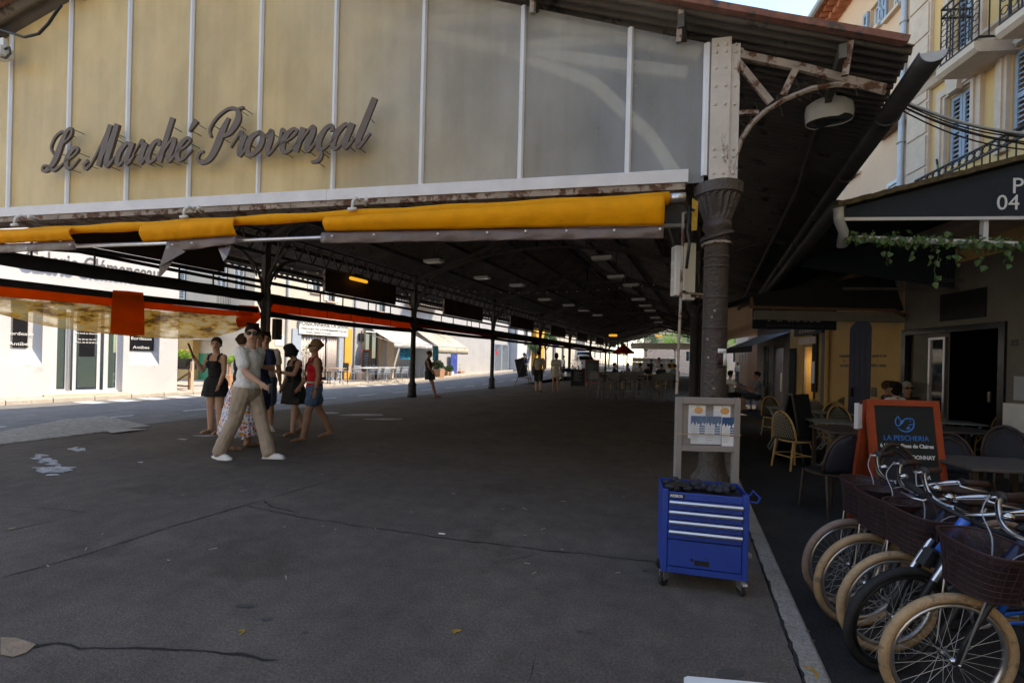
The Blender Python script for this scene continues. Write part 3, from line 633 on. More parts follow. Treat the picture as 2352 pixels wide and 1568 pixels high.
for ch, x0 in lay:
    m = MB()
    for si, st in enumerate(GL[ch][1]):
        pts = cat(st); Lp, Rp = [], []
        P2 = [((x0+p[0]+.36*p[1])*xs, p[1]*ysz) for p in pts]
        P2 = [(x, y + x*rise) for x, y in P2]
        for i, (x, y) in enumerate(P2):
            a = P2[max(i-1,0)]; b = P2[min(i+1,len(P2)-1)]; t = Vector((b[0]-a[0], b[1]-a[1])); t = t.normalized() if t.length > 1e-9 else Vector((1,0))
            w = pts[i][2]*.5*ysz*1.0; Lp.append((x - t.y*w, y + t.x*w)); Rp.append((x + t.y*w, y - t.x*w))
        yo = .0012*si; n = len(P2)
        vs = [(p[0], -yo, p[1]) for p in Lp] + [(p[0], -yo, p[1]) for p in Rp] + [(p[0], .022+yo, p[1]) for p in Lp] + [(p[0], .022+yo, p[1]) for p in Rp]
        fs = []
        for i in range(n-1):
            fs += [(i,i+1,n+i+1,n+i),(2*n+i,3*n+i,3*n+i+1,2*n+i+1),(i,2*n+i,2*n+i+1,i+1),(n+i,n+i+1,3*n+i+1,3*n+i)]
        fs += [(0,n,3*n,2*n),(n-1,3*n-1,4*n-1,2*n-1)]
        m.add(vs, fs)
        for k in (n//5, 3*n//4): pins.cyl((P2[k][0], .02, P2[k][1]), (P2[k][0], .135, P2[k][1]), .004, n=5)
    m.build('letter', M['letter'], sign)
pins.build('standoff_pins', M['black'], sign)
# ================================================================ FRONT AWNING (rolled, ochre cloth)
aw = thing('roller_awning', 'ochre rolled awning with torn flaps and brown valance under the gable beam', 'awning')
AO = -.24
AU = lambda x, y, o=AO: (lambda q: FAC.w(q[0], o, q[1]))(FAC.uv(x, y, o))
ra, rb = AU(-60,540), AU(1535,455); 
n = 40; MB().tube([ra.lerp(rb, k/n) for k in range(n+1)], [.045+.006*math.sin(k*1.3) for k in range(n+1)], 12).build('cloth_roll', M['orange'], aw, True)
MB().cyl(rb, AU(1573,453), .036, n=12).build('roller_tube', M['steel'], aw, True)
def flap(x0, x1, top, bot, name, m, bulge=.05, wr=.008, nx=60, ny=8, off=AO-.05, tear=0):
    rows = []
    for j in range(ny+1):
        v = j/ny; r = []
        for k in range(nx+1):
            f = k/nx; x = x0 + (x1-x0)*f; yt = top[0]+(top[1]-top[0])*f; yb = bot[0]+(bot[1]-bot[0])*f
            p = AU(x, yt + (yb-yt)*v, off)
            w = wr*(math.sin(f*nx*.9+v*3)*.5 + math.sin(f*nx*.37+2)*.8 + rnd.gauss(0,.25))*v
            p = p - FAC.n*(bulge*math.sin(math.pi*min(1,v*.9+.1)) + w) + Vector((0,0,rnd.gauss(0,tear) if j == ny else 0)); r.append(p)
        rows.append(r)
    o = MB().grid(rows).build(name, m, aw, True); solid(o, .004, 0); return o
flap(748, 1524, (500,449), (531,517), 'flap', M['orange'])
flap(330, 543, (516,500), (556,540), 'flap', M['orange'])
flap(-60, 169, (535,523), (562,552), 'flap', M['orange'])
flap(738, 1523, (534,519), (559,547), 'valance', M['browncloth'], .01, .014, off=AO-.02)
flap(384, 543, (552,541), (580,560), 'valance', M['browncloth'], .01, .012, 20, off=AO-.02)
flap(-60, 172, (564,553), (583,574), 'valance', M['browncloth'], .01, .01, 24, off=AO-.02)
q = [AU(384,553,AO-.03), AU(365,612,AO-.06), AU(366,637,AO-.05), AU(384,618,AO-.02), AU(402,590,AO), AU(425,578,AO-.03)]
solid(MB().add(q, [(0,1,5),(1,2,3),(1,3,4),(1,4,5)]).build('torn_corner', M['browncloth'], aw), .004)
solid(MB().add([AU(500,570), AU(512,600,AO-.03), AU(520,590,AO-.05), AU(530,565)], [(0,1,2,3)]).build('torn_corner', M['browncloth'], aw), .004)
fb = [AU(-60,573,AO+.03), AU(1572,518,AO+.03)]
MB().cyl(fb[0], fb[1], .02, n=10).build('front_bar', M['steel'], aw, True)
for x, y in ((762,542),(858,539),(1005,537),(1118,534),(1206,531),(1300,530),(1410,529),(1515,526),(395,562),(440,558),(60,570),(160,562)): MB().sph(AU(x,y,AO-.06), .011, 8, 5).build('rivet', M['white'], aw)
for x, y in ((822,485),(440,502),(55,520)):
    p = AU(x, y, AO); m = MB(); m.tube([p+Vector((0,.02,.10)), p+Vector((.0,-.03,.11)), p+Vector((0,-.07,.07)), p+Vector((0,-.08,0))], .014, 6); m.cyl(p+Vector((-.04,-.085,-.005)), p+Vector((.04,-.07,-.005)), .016, n=8); m.bar(p+Vector((0,.1,.1)), p+Vector((.09,.0,.1)), .03, .04)
    m.build('arm_clamp', M['lampwhite'], aw, True)
cr0 = AU(1568,490,AO+.02)
MB().tube([AU(1568,490,AO+.02), AU(1566,600,AO+.02), AU(1553,905,AO+.02)], .011, 6).cyl(AU(1568,490,AO+.02), AU(1600,487,AO+.18), .01).build('crank_rod', M['rusty'], aw)
# ================================================================ STREET-SIDE ROLLER BLINDS, one per bay
for i in range(len(YC)-1):
    ya, yb = YC[i]+.12, YC[i+1]-.12
    lab = ['black rolled blind with sagging dirty clear plastic curtain in the bay nearest the camera', 'black rolled blind with bright orange drop lit from the street, left of the leaning woman', 'black rolled blind with dark red drop in the bay right of the leaning woman'][i] if i < 3 else 'dark rolled blind in the %s street-side bay from the camera' % ['fourth','fifth','sixth','seventh','eighth','farthest'][i-3]
    t = thing('roller_blind', lab, 'blind', (XL, ya, 0), 0, 'rolled blinds along the street side'); O = Vector((XL, ya, 0))
    n = 24; MB().tube([Vector((0, (yb-ya)*k/n, 2.73 + .004*math.sin(k*1.7+i))) for k in range(n+1)], [.115+.004*math.sin(k*2.1) for k in range(n+1)], 10).build('roll', M['blackcloth'], t, True)
    if i == 0:
        def P(x, y, X=XL-.1): return ox(x, y, X) - O
        MB().tube([P(-140,623), P(0,648), P(300,682), P(590,712)], .06, 8).build('bottom_roll', M['blackcloth'], t, True)
        MB().tube([P(-140,553), P(180,577), P(600,660)], .035, 8).build('upper_rail', M['irondark'], t)
        rows = [[P(x, 648 + (x/590)*64 + 8) for x in range(-100, 600, 20)], [P(x, 681 + (x/590)*50 - (0 if x < 500 else (x-500)*.05)) for x in range(-100, 600, 20)]]
        solid(MB().grid(rows).build('drop_cloth', M['redorange'], t), .003)
        cv = [(-100,690),(0,722),(100,748),(200,762),(300,772),(400,778),(480,776),(540,762),(575,745),(598,722)]
        def yb_(x):
            for a, b in zip(cv, cv[1:]):
                if a[0] <= x <= b[0]: return a[1] + (b[1]-a[1])*(x-a[0])/(b[0]-a[0])
        rows = []
        for j in range(10):
            v = j/9; r = []
            for x in range(-100, 599, 14):
                yt = 679 + (x/590)*50; y = yt + (yb_(x)-yt)*v; r.append(ox(x, y, XL-.1-.25*math.sin(v*2.2)-.03*math.sin(x*.09+v*3)) - O)
            rows.append(r)
        pv = glassy('clearpvc', (.7,.6,.42), .5, .12, (.95,.9,.8)); tt = pv.node_tree
        nz = _n(tt,'ShaderNodeTexNoise'); nz.inputs['Scale'].default_value = 2.2; nz.inputs['Detail'].default_value = 8; nz.inputs['Roughness'].default_value = .7
        mp = _n(tt,'ShaderNodeMapping'); mp.inputs['Rotation'].default_value = (.6,0,0); mp.inputs['Scale'].default_value = (1,.8,2.6); g_ = _n(tt,'ShaderNodeNewGeometry'); tt.links.new(g_.outputs['Position'], mp.inputs[0]); tt.links.new(mp.outputs[0], nz.inputs['Vector'])
        rr = _n(tt,'ShaderNodeValToRGB'); tt.links.new(nz.outputs[0], rr.inputs[0]); e = rr.color_ramp.elements; e[0].position = .36; e[0].color = (.55,.55,.55,1); e[1].position = .50; e[1].color = (.08,.08,.08,1)
        msh = [x for x in tt.nodes if x.type == 'MIX_SHADER'][0]; tt.links.new(rr.outputs[0], msh.inputs[0])
        rc = _n(tt,'ShaderNodeValToRGB'); tt.links.new(nz.outputs[0], rc.inputs[0]); e = rc.color_ramp.elements; e[0].position = .42; e[0].color = (.80,.60,.26,1); e[1].position = .58; e[1].color = (.16,.07,.01,1); en = e.new(.52); en.color = (.62,.33,.04,1)
        trl = _n(tt,'ShaderNodeBsdfTranslucent'); tt.links.new(rc.outputs[0], trl.inputs[0]); ad_ = _n(tt,'ShaderNodeMixShader'); ad_.inputs[0].default_value = .75
        pb = tt.nodes['Principled BSDF']; tt.links.new(rc.outputs[0], pb.inputs['Base Color']); tt.links.new(pb.outputs[0], ad_.inputs[1]); tt.links.new(trl.outputs[0], ad_.inputs[2]); tt.links.new(ad_.outputs[0], msh.inputs[1])
        MB().grid(rows).build('plastic_curtain', pv, t, True)
        solid(MB().grid([[P(258,666,XL-.02),P(292,668,XL-.02),P(328,672,XL-.02)],[P(255,700,XL-.03),P(292,705,XL-.03),P(330,708,XL-.03)],[P(252,765,XL-.03),P(292,769,XL-.03),P(331,770,XL-.03)]]).build('strap_cloth', M['redorange'], t), .004)
        solid(MB().grid([[P(548,700),P(592,703)],[P(540,735,XL-.2),P(600,728,XL-.2)],[P(545,752,XL-.15),P(580,748,XL-.15)]]).build('folded_end', M['redorange'], t), .004)
    else:
        red = M['redorange'] if i == 1 else mk('reddark%d' % i, (.25,.03,.015) if i == 2 else (.12,.02,.012), .8, trans=.5)
        L = yb - ya; zb = 2.42 if i == 1 else 2.5
        solid(MB().grid([[(-.05, L*k/20, 2.64) for k in range(21)], [(-.06+.02*math.sin(k), L*k/20, zb) for k in range(21)]]).build('drop_cloth', red, t), .003)
        for k in range(1, 6): MB().bar((-.04, L*k/6.2, zb), (-.04, L*k/6.2, 2.64), .008, .015).build('seam', M['brownpanel'], t)
        MB().tube([(-.06, L*k/12, zb-.06+.03*math.sin(math.pi*k/12)*-1) for k in range(13)], .07, 8).build('bottom_roll', M['blackcloth'], t, True)
# ceiling lamps, bulbs, tubes
lm = MB().box(-.26,.26,-.12,.12,.03,.10); lb = lm.mesh('housing', M['lampwhite']); ld = MB().box(-.24,.24,-.10,.10,.02,.032).mesh('diffuser', M['bulb'])
fn = MB()
for k in range(14): fn.box(-.25+k*.037,-.235+k*.037,-.13,.13,.10,.14)
lf = fn.mesh('cooling_fins', M['truss'])
LP_ = [(995,605),(1107,642),(1187,659),(1250,691),(1305,704),(1340,716),(1372,726),(1382,598),(1414,640),(1449,659),(1465,691),(1481,705),(1492,716),(1503,732),(1511,742)]
for i, (x, y) in enumerate(LP_):
    p = gp(x, y, 4.0 if i not in (3,4,5,6,10,11,12,13,14) else 3.9)
    row = 'left' if i < 7 else 'right'; k = i if i < 7 else i-7
    od = ['nearest','second','third','fourth','fifth','sixth','seventh','eighth'][k]
    lt = thing('ceiling_lamp', '%s grey panel lamp in the %s row under the hall roof' % (od, row), 'lamp', p, 0, 'panel lamps under the roof')
    for nme, me in (('housing', lb), ('diffuser', ld), ('cooling_fins', lf)): put(nme, me, lt)
    MB().cyl((0,0,.1),(0,0,1.2 if i in (0,7) else .9),.012,n=6).build('hanger', M['truss'], lt)
sl = thing('string_lights', 'string of small white bulbs hanging along the street-side eave', 'string lights', (XL-.30, 7.7, 3.66))
bm_ = MB().sph((0,0,-.05), .032, 8, 6).mesh('bulb', M['bulb'], True); pts = []
for k in range(60):
    y = k*.42; z = .12 - .10*math.sin(math.pi*((y % 2.1)/2.1)); pts.append((0, y, z)); put('bulb', bm_, sl, (0, y, z))
MB().tube(pts, .008, 4).build('cable', M['black'], sl)
sl2 = thing('string_lights', 'row of tiny warm bulbs strung across the hall under the roof', 'string lights', (XL+.3, 16, 3.95)); pts = []
bm2 = MB().sph((0,0,-.04), .026, 6, 5).mesh('bulb', M['bulb'], True)
for k in range(24): x = k*.38; z = .25-.22*math.sin(math.pi*k/23); pts.append((x,0,z)); put('bulb', bm2, sl2, (x,0,z))
MB().tube(pts, .006, 4).build('cable', M['black'], sl2)
tb = ox(823, 643, XL+.15); yt = thing('tube_lamp', 'yellow tube lamp in front of the dark board between the first street-side columns', 'lamp', tb)
MB().caps((0,-.32,0),(0,.32,0),.05,.05).build('tube', M['yellowtube'], yt, True); MB().box(-.03,.03,-.2,.2,.05,.16).build('mount', M['truss'], yt)
for x, y, D, l in ((1512,771,40,'small yellow lamp deep in the hall right of the red parasol'),(1407,770,32,'small yellow lamp hanging in front of the red parasol'),):
    p = dp(x, y, D); t = thing('tube_lamp', l, 'lamp', p); MB().caps((-.22,0,0),(.22,0,0),.08,.08).build('tube', M['yellowtube'], t, True); MB().cyl((0,0,.05),(0,0,1.5),.012,n=5).build('hanger', M['truss'], t)
# heaters and cable boxes beside the corner column
for (x0, x1, y0, y1, D, l) in ((1546,1566,566,680,4.3,'tall pale ribbed heater panel left of the corner column'),(1568,1590,560,690,4.6,'pale heater panel tucked behind the corner column')):
    p = dp((x0+x1)/2, (y0+y1)/2, D); h = (y1-y0)/FPX*D/2; w = (x1-x0)/FPX*D/2
    t = thing('heater', l, 'heater', p, R_(30)); MB().bbox(-w*1.2,w*1.2,-.05,.05,-h,h,.008).build('casing', M['white'], t)
    for k in range(3): MB().box(-w*1.32,-w*1.2,-.03,.03,-h+2*h*k/3+.02,-h+2*h*(k+1)/3-.02).build('fin', M['lampwhite'], t)
    MB().box(w*.2,w*1.25,-.06,.06,-h*.9,-h*.8).build('strap', M['black'], t); MB().bar((w,0,-h*.85),(w+.25,.05,-h*.85),.02,.02).build('mount', M['rusty'], t)
t = thing('cable_box', 'yellow warning plate and cables hung on the corner column under its capital', 'plate', dp(1594,500,3.6))
MB().prism([(-.02,0,-.1),(.02,0,-.1),(.025,0,.12),(-.02,0,.16)], (0,.01,0)).build('plate', M['ochrepaint'], t)
MB().tube([(0,-.02,.05),(-.04,-.03,.08),(-.05,-.03,-.1),(-.03,-.02,-.2),(-.05,0,-.4)], .012, 6).build('cable', M['black'], t, True)
# street lamp under the corner eave
pl = dp(1905, 258, 4.15); t = thing('street_lamp', 'white hooded lamp hanging under the curved corner bracket of the market roof', 'lamp', pl, R_(18))
rows = []
for (k, s) in ((0,.72),(1,1.0),(2,1.04),(3,1.0)):
    z = (.10,.06,0,-.07)[k]; rows.append([( .19*s*math.cos(a)*(1 if math.cos(a)>0 else 1.05), .13*s*math.sin(a), z + (-.03 if math.cos(a)<0 and k==3 else 0)) for a in [2*math.pi*i/20 for i in range(21)]])
o = MB().grid(rows).build('hood', M['lampwhite'], t, True); MB().poly([p for p in rows[0][:-1]]).build('hood_top', M['lampwhite'], t)
MB().poly([(p[0]*.97, p[1]*.97, p[2]+.008) for p in reversed(rows[3][:-1])]).build('lens', M['lampglass'], t)
MB().lathe([(.035,.09),(.05,.12),(.05,.17),(.025,.19),(.022,.27),(.03,.30)], n=12).build('stem', M['lampwhite'], t, True)
MB().box(-.04,.04,-.03,.03,.27,.33).build('clamp', M['ochrepaint'], t)
nest = MB()
for k in range(60): a = rnd.uniform(0,6.28); e = rnd.uniform(.2,1.2); nest.cyl((0,0,.1),(.16*math.cos(a)*math.cos(e)*1.2,.16*math.sin(a)*math.cos(e),.1+.15*math.sin(e)),.0015,n=3)
nest.build('bird_spikes', M['truss'], t)
# cables from the eave across the lane
t = thing('cable_bundle', 'sagging bundle of black cables from the market eave to the yellow building', 'cables')
for k in range(7):
    a = dp(2020, 208+k*3, 4.45); b = dp(2420, 325+k*6-12, 4.3); a.z -= .0; pts = []
    for i in range(17):
        f = i/16; p = a.lerp(b, f); p.z -= (.10+.03*math.sin(k*2.3))*math.sin(math.pi*f) ; pts.append(p)
    MB().tube(pts, .007 if k else .016, 5).build('cable', M['black'] if k else M['zinc'], t, True)

t = thing('floodlight', 'small white floodlight with cable under the roof verge at the left edge', 'lamp', FAC.w(*(lambda q: (q[0], -.16, q[1]))(FAC.uv(8, 122, -.16))), FAC.a)
MB().bbox(-.12,.05,-.07,.07,-.06,.06,.012).build('housing', M['lampwhite'], t); MB().box(-.05,.02,-.02,.02,.06,.16).build('bracket', M['lampwhite'], t); MB().tube([(.04,-.02,.02),(.11,-.02,.04),(.13,-.02,-.03),(.06,-.02,-.08),(0,-.02,-.06)],.012,6).build('cable', M['truss'], t, True)
c = thing('eave_cable', 'loose black cable drooping under the roof verge at top left', 'cable', (0,0,0)); MB().tube([(lambda q: FAC.w(q[0],-.18,q[1]))(FAC.uv(x,y,-.18)) for x, y in ((-20,62),(30,78),(55,86),(88,78),(110,55),(130,25),(140,12))],.014,6).build('cable_run', M['black'], c, True)
# ================================================================ BUILDINGS: helpers
def wall(par, s0, s1, z0, z1, holes, m, th=.25, name='wall'):
    xs = sorted(set([s0, s1] + [v for h in holes for v in h[:2]])); zs = sorted(set([z0, z1] + [v for h in holes for v in h[2:4]])); b = MB()
    xs = [x for x in xs if s0 <= x <= s1]; zs = [z for z in zs if z0 <= z <= z1]
    inh = lambda x, z: any(h[0] < x < h[1] and h[2] < z < h[3] for h in holes)
    for i in range(len(xs)-1):
        k = 0
        while k < len(zs)-1:
            if inh((xs[i]+xs[i+1])/2, (zs[k]+zs[k+1])/2): k += 1; continue
            j = k
            while j < len(zs)-1 and not inh((xs[i]+xs[i+1])/2, (zs[j]+zs[j+1])/2): j += 1
            b.box(xs[i], xs[i+1], -th, 0, zs[k], zs[j]); k = j
    return b.build(name, m, par)
def frame_(par, s0, s1, z0, z1, w, m, y=-.06, d=.06, name='frame', sill=True):
    b = MB(); b.box(s0, s0+w, y, y+d, z0, z1).box(s1-w, s1, y, y+d, z0, z1).box(s0+w, s1-w, y, y+d, z1-w, z1)
    if sill: b.box(s0+w, s1-w, y, y+d, z0, z0+w)
    return b.build(name, m, par)
def shutter(par, s0, s1, z0, z1, m, y=.02, open_=True, n=None):
    n = n or max(6, int((z1-z0)/.09)); o = MB().box(s0, s0+.05, y, y+.035, z0, z1).box(s1-.05, s1, y, y+.035, z0, z1).box(s0+.05, s1-.05, y, y+.035, z0, z0+.07).box(s0+.05, s1-.05, y, y+.035, z1-.07, z1).box(s0+.05, s1-.05, y, y+.035, (z0+z1)/2-.04, (z0+z1)/2+.04).build('shutter', m, par)
    b = MB()
    for k in range(n):
        z = z0+.07 + (z1-z0-.14)*(k+.5)/n; b.add([(s0+.05,y+.002,z+.025),(s1-.05,y+.002,z+.025),(s1-.05,y+.034,z-.02),(s0+.05,y+.034,z-.02)], [(0,1,2,3)])
    struct(b.build('louvres', m, o), 'stuff'); return o
def window(par, s0, s1, z0, z1, fm, glass=None, sill=None, bars_=1):
    o = frame_(par, s0, s1, z0, z1, .05, fm, -.14, .06, 'window')
    for k in range(bars_+1):
        a = s0+.05+(s1-s0-.1)*k/(bars_+1); c = s0+.05+(s1-s0-.1)*(k+1)/(bars_+1); MB().box(a+.012, c-.012, -.12, -.115, z0+.05, z1-.05).build('pane', glass or M['glass'], o)
        if k: MB().box(a-.012, a+.012, -.13, -.10, z0+.05, z1-.05).build('glazing_bar', fm, o)
    if sill: MB().box(s0-.08, s1+.08, -.1, .10, z0-.07, z0-.004).build('sill', sill, o)
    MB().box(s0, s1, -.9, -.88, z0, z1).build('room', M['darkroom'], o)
    return o
# ================================================================ GALLERY on the left
A = gp(405, 900, .07); B = gp(0, 912, .07)
GA = Fr((A.x, A.y), math.atan2(B.y-A.y, B.x-A.x))
ga = thing('gallery_building', 'white sunlit art gallery front with glazed doors and large raised lettering', 'building', (A.x, A.y, 0), GA.a)
def rc(F, x0, y0, x1, y1):
    a = F.uv(x0, (y0+y1)/2); b = F.uv(x1, (y0+y1)/2); c = F.uv((x0+x1)/2, y0); d = F.uv((x0+x1)/2, y1)
    return min(a[0], b[0]), max(a[0], b[0]), min(c[1], d[1]), max(c[1], d[1])
dr = rc(GA, 114, 640, 283, 898); n1 = rc(GA, 22, 690, 97, 838); n2 = rc(GA, 297, 690, 366, 838)
dr = (dr[0], dr[1], .12, 2.75); n1 = (n1[0], n1[1], .95, 2.7); n2 = (n2[0], n2[1], .95, 2.7)
wall(ga, 0, 12, -.1, 7.5, [dr, n1, n2], M['whitewall'], .5)
MB().box(0, .02, -6, -.5, -.1, 7.5).build('wall', M['whitewall'], ga)
for nn in (n1, n2):
    MB().box(nn[0], nn[1], -.25, -.2, nn[2], nn[3]).build('niche_back', M['whitewall'], ga)
    MB().prism([(nn[0],-.2,nn[2]),(nn[0],0,nn[2]),(nn[0],-.2,nn[2]+.42)], (nn[1]-nn[0],0,0)).build('niche_sill', M['whitewall'], ga)
    sg_ = MB().box(nn[0]+(.28 if nn is n1 else .12), nn[1]-(.05 if nn is n1 else .0), -.2, -.16, nn[2]+.46, nn[3]).build('window_sign', M['blackgloss'], ga)
    for j, wd in enumerate(('Bordeaux', 'Antibes')):
        text('lettering', wd, .135, M['textwhite'], sg_, ((nn[0]+nn[1])/2+(.115 if nn is n1 else .06), -.156, nn[2]+.80-j*.28), (R_(90),0,R_(180)), 'CENTER', bold=.0)
# glazed doors
dl = [(114,146),(152,166),(168,234),(236,277)]
fd = frame_(ga, dr[0], dr[1], .12, 2.75, .07, M['alu'], -.2, .1, 'door_frame')
e = [GA.uv(x, 860)[0] for x in (118,160,167,230,238,276)]
for k, (a, b) in enumerate(((e[1], e[0]), (e[3], e[2]), (e[5], e[4]))):
    d_ = frame_(ga, a, b, .14, 2.66, .10 if k != 1 else .07, M['alu'], -.24 if k == 1 else -.2, .06, 'door_leaf')
    MB().box(a+.1, b-.1, -.18, -.17, .28, 2.55).build('pane', M['glassgreen'], d_)
    if k == 0: MB().cyl((a+.02,-.1,.2),(a+.02,-.1,2.4),.025).build('handle', M['steel'], d_)
    if k == 1:
        q = MB().box(a+.13, b-.13, -.165, -.16, 1.2, 2.2).build('opening_hours', M['blackgloss'], d_)
        for j, s_ in enumerate(("Horaires d'ouverture", 'Du lundi au dimanche', '', 'T\xe9l. 05 56 793 777', 'Port. 06 42 00 09 23')):
            if s_: text('lettering', s_, .055, M['textwhite'], q, ((a+b)/2, -.158, 1.95-j*.09), (R_(90),0,R_(180)), 'CENTER', bold=.001)
MB().box(dr[0], dr[1], -1.8, -1.78, .1, 2.8).build('room_wall', M['greywall'], ga); MB().box(dr[0]-.5, dr[1]+.5, -1.8, -.3, .08, .12).build('room_floor', M['pave'], ga)
MB().box(dr[0]-.1, dr[1]+.1, -.1, .3, .0, .115).build('doorstep', M['stone'], ga)
mk('lettergrey', (.12,.12,.13), .5)
tx = GA.uv(55, 620); tx2 = GA.uv(362, 655)
tt_ = text('sign_letters', 'Galerie Cl\xe9menceau', .62, M['lettergrey'], ga, (tx[0], .12, 3.66), (R_(90),0,R_(180)), 'LEFT', depth=.02, bold=.012)
tt_.scale = ((tx[0]-tx2[0])/max(v.co.x for v in tt_.data.vertices), 1, 1)
pg = MB()
for k in range(18): pg.box(-.12+k*.5, -.08+k*.5, 0, .12, 3.1, 3.13)
# side wall and houses behind the gallery
SW = Fr((-19.2, 14.4), math.pi)             # faces the camera
sw = thing('side_house', 'cream house with louvred shutters between the gallery and the fishmonger', 'building', (-19.2,14.4,0), math.pi)
H_ = [rc(SW, 392, 618, 426, 690), rc(SW, 500, 612, 522, 668), rc(SW, 540, 600, 562, 672)]
SWn = -1                                    # outward is local +y only if it faces the street; here d = -X so left normal = -Y = towards camera
wall(sw, 0, 7, -.1, 8, [], M['cream'], .3)
for (s0, s1, z0, z1) in H_:
    w_ = MB().box(s0, s1, 0, .03, z0, z1).build('window', M['darkroom'], sw)
    shutter(sw, s0, (s0+s1)/2, z0, z1, M['lampwhite'], .035); shutter(sw, (s0+s1)/2+.01, s1, z0, z1, M['lampwhite'], .035)
gd = rc(SW, 457, 812, 482, 884); d_ = MB().box(gd[0], gd[1], 0, .06, -.1, gd[3]).build('door', M['green'], sw); MB().sph((gd[0]+.1,.08,1.0), .04, 8, 5).build('handle', M['steel'], d_)
oc = rc(SW, 386, 790, 440, 890); MB().box(oc[0]-.6, oc[1]+2, .0, .35, -.1, 2.9).build('lower_wall', M['ochrewall'], sw)
ob = rc(SW, 408, 790, 424, 880); MB().box(ob[0], ob[1], .35, .40, .3, 2.7).build('shutter', M['woodbrown'], sw)
MB().box(gd[0]-.6, gd[1]+.1, 0, .9, 2.0, 2.25).build('porch_hood', M['cream'], sw)
m = MB(); bx0, bx1 = SW.uv(515,665)[0], SW.uv(545,665)[0]
for k in range(9): m.cyl((bx1+(bx0-bx1)*k/8,.35,3.4),(bx1+(bx0-bx1)*k/8,.35,4.1),.012,n=4)
m.bar((bx1,.35,4.1),(bx0,.35,4.1),.03,.03); m.box(bx1,bx0,0,.4,3.3,3.4); m.build('balcony', M['irondark'], sw)
# planter with flowers and railing at the gallery corner
def leaves(m, c, n, rad, size, up=.5, sq=(1,1,1)):
    for _ in range(n):
        d = Vector((rnd.gauss(0,1), rnd.gauss(0,1), rnd.gauss(0,1)));  d = d.normalized()*rad*rnd.random()**.4
        p = Vector(c) + Vector((d.x*sq[0], d.y*sq[1], d.z*sq[2])); a = Vector((rnd.gauss(0,1), rnd.gauss(0,1), rnd.gauss(0,1)+up)).normalized(); b = a.orthogonal().normalized(); w = size*rnd.uniform(.6,1.3)
        m.add([p-b*w*.5, p+a*w*.35+b.cross(a)*w*.28, p+b*w*.6, p-a*w*.15-b.cross(a)*w*.28], [(0,1,2,3)])
    return m
pp = gp(413, 893, .07); t = thing('flower_planter', 'dark planter box of yellow flowers on a wooden stand at the gallery corner', 'planter', pp, R_(0))
MB().prism([(-.5,-.15,.72),(.5,-.15,.72),(.6,-.22,1.1),(-.6,-.22,1.1)], (0,.4,0)).build('box', M['black'], t)
for x in (-.5,.5): MB().bar((x,0,0),(x,0,.75),.06,.06).build('leg', M['woodbrown'], t)
MB().bar((-.5,0,.15),(.5,0,.6),.04,.05).bar((-.5,.0,.12),(.5,0,.12),.05,.05).build('brace', M['woodbrown'], t)
leaves(MB(), (0,0,1.22), 260, .5, .10, sq=(1.2,.5,.35)).build('foliage', M['leafbright'], t); mk('flower', (.75,.45,.03), .6)
leaves(MB(), (0,0,1.32), 60, .5, .06, sq=(1.2,.5,.35)).build('flowers', M['flower'], t)
pr = gp(441, 898, .07); t = thing('railing', 'pale wooden crossed railing in front of the green door', 'railing', pr, R_(150))
for x in (0,1.6): MB().bar((x,0,0),(x,0,1.12),.06,.06).build('post', M['stone'], t)
MB().bar((-.05,0,1.1),(1.7,0,1.1),.05,.07).build('top_rail', M['stone'], t); MB().bar((0,0,.2),(1.6,0,1.0),.04,.05).build('brace', M['stone'], t); MB().bar((0,.05,1.0),(1.6,.05,.2),.04,.05).build('brace', M['stone'], t)
bp_ = gp(525, 886, .07); t = thing('banana_plant', 'broad-leaved bright green plant behind the woman in black', 'plant', bp_)
for k in range(9):
    a = rnd.uniform(0, 6.28); e = rnd.uniform(.5, 1.3); L = rnd.uniform(.7, 1.1); d = Vector((math.cos(a)*math.cos(e), math.sin(a)*math.cos(e), math.sin(e))); sd_ = Vector((-math.sin(a), math.cos(a), 0)); b0 = Vector((0,0,.9)); rows = []
    for i in range(7):
        f = i/6; p = b0 + d*L*f + Vector((0,0,-.35*f*f)); w = .17*math.sin(math.pi*min(1,f*.9+.1)); rows.append([p - sd_*w, p + Vector((0,0,-.04)), p + sd_*w])
    MB().grid(rows).build('leaf', M['leafbright'], t, True)
MB().lathe([(.2,0),(.26,.45),(.24,.45),(.05,.46),(.06,1.0)], n=12).build('pot', M['terracotta'], t)
# ================================================================ FISHMONGER AND RESTAURANT ROW
W0 = Vector((-16.9, 34.5, 0)); W1 = Vector((-19.2, 14.5, 0)); WF = Fr((W0.x, W0.y), math.atan2((W1-W0).y, (W1-W0).x)); WL = (W1-W0).length
fm = thing('fishmonger_building', 'pale old house with fishmonger sign, pink curtains and shuttered upper windows', 'building', W0, WF.a)
xs_ = WF.uv(905, 800)[0]
rs = thing('restaurant_building', 'pale house front with dark glazed restaurant doors behind white awnings', 'building', W0, WF.a)
xg = WF.uv(1026, 800)[0]
gw = thing('grey_building', 'plain grey rendered building beyond the restaurant awnings', 'building', W0, WF.a)
xd = WF.uv(806, 800)[0]
cu = rc(WF, 688, 764, 776, 870); wins = [rc(WF, 716, 640, 734, 672), rc(WF, 752, 655, 768, 692), rc(WF, 676, 560, 700, 610), rc(WF, 724, 570, 750, 612), rc(WF, 870, 690, 884, 716)]
wall(fm, xd, WL, -.2, 9, [(cu[0],cu[1],-.2,cu[3])] + [w for w in wins[:4]], M['cream'])
for w_ in wins[:4]:
    window(fm, *w_, M['woodbrown'], sill=M['stone']); ww = (w_[1]-w_[0])*.55
    shutter(fm, w_[0]-ww, w_[0], w_[2], w_[3], M['lampwhite'], .01); shutter(fm, w_[1], w_[1]+ww, w_[2], w_[3], M['lampwhite'], .01)
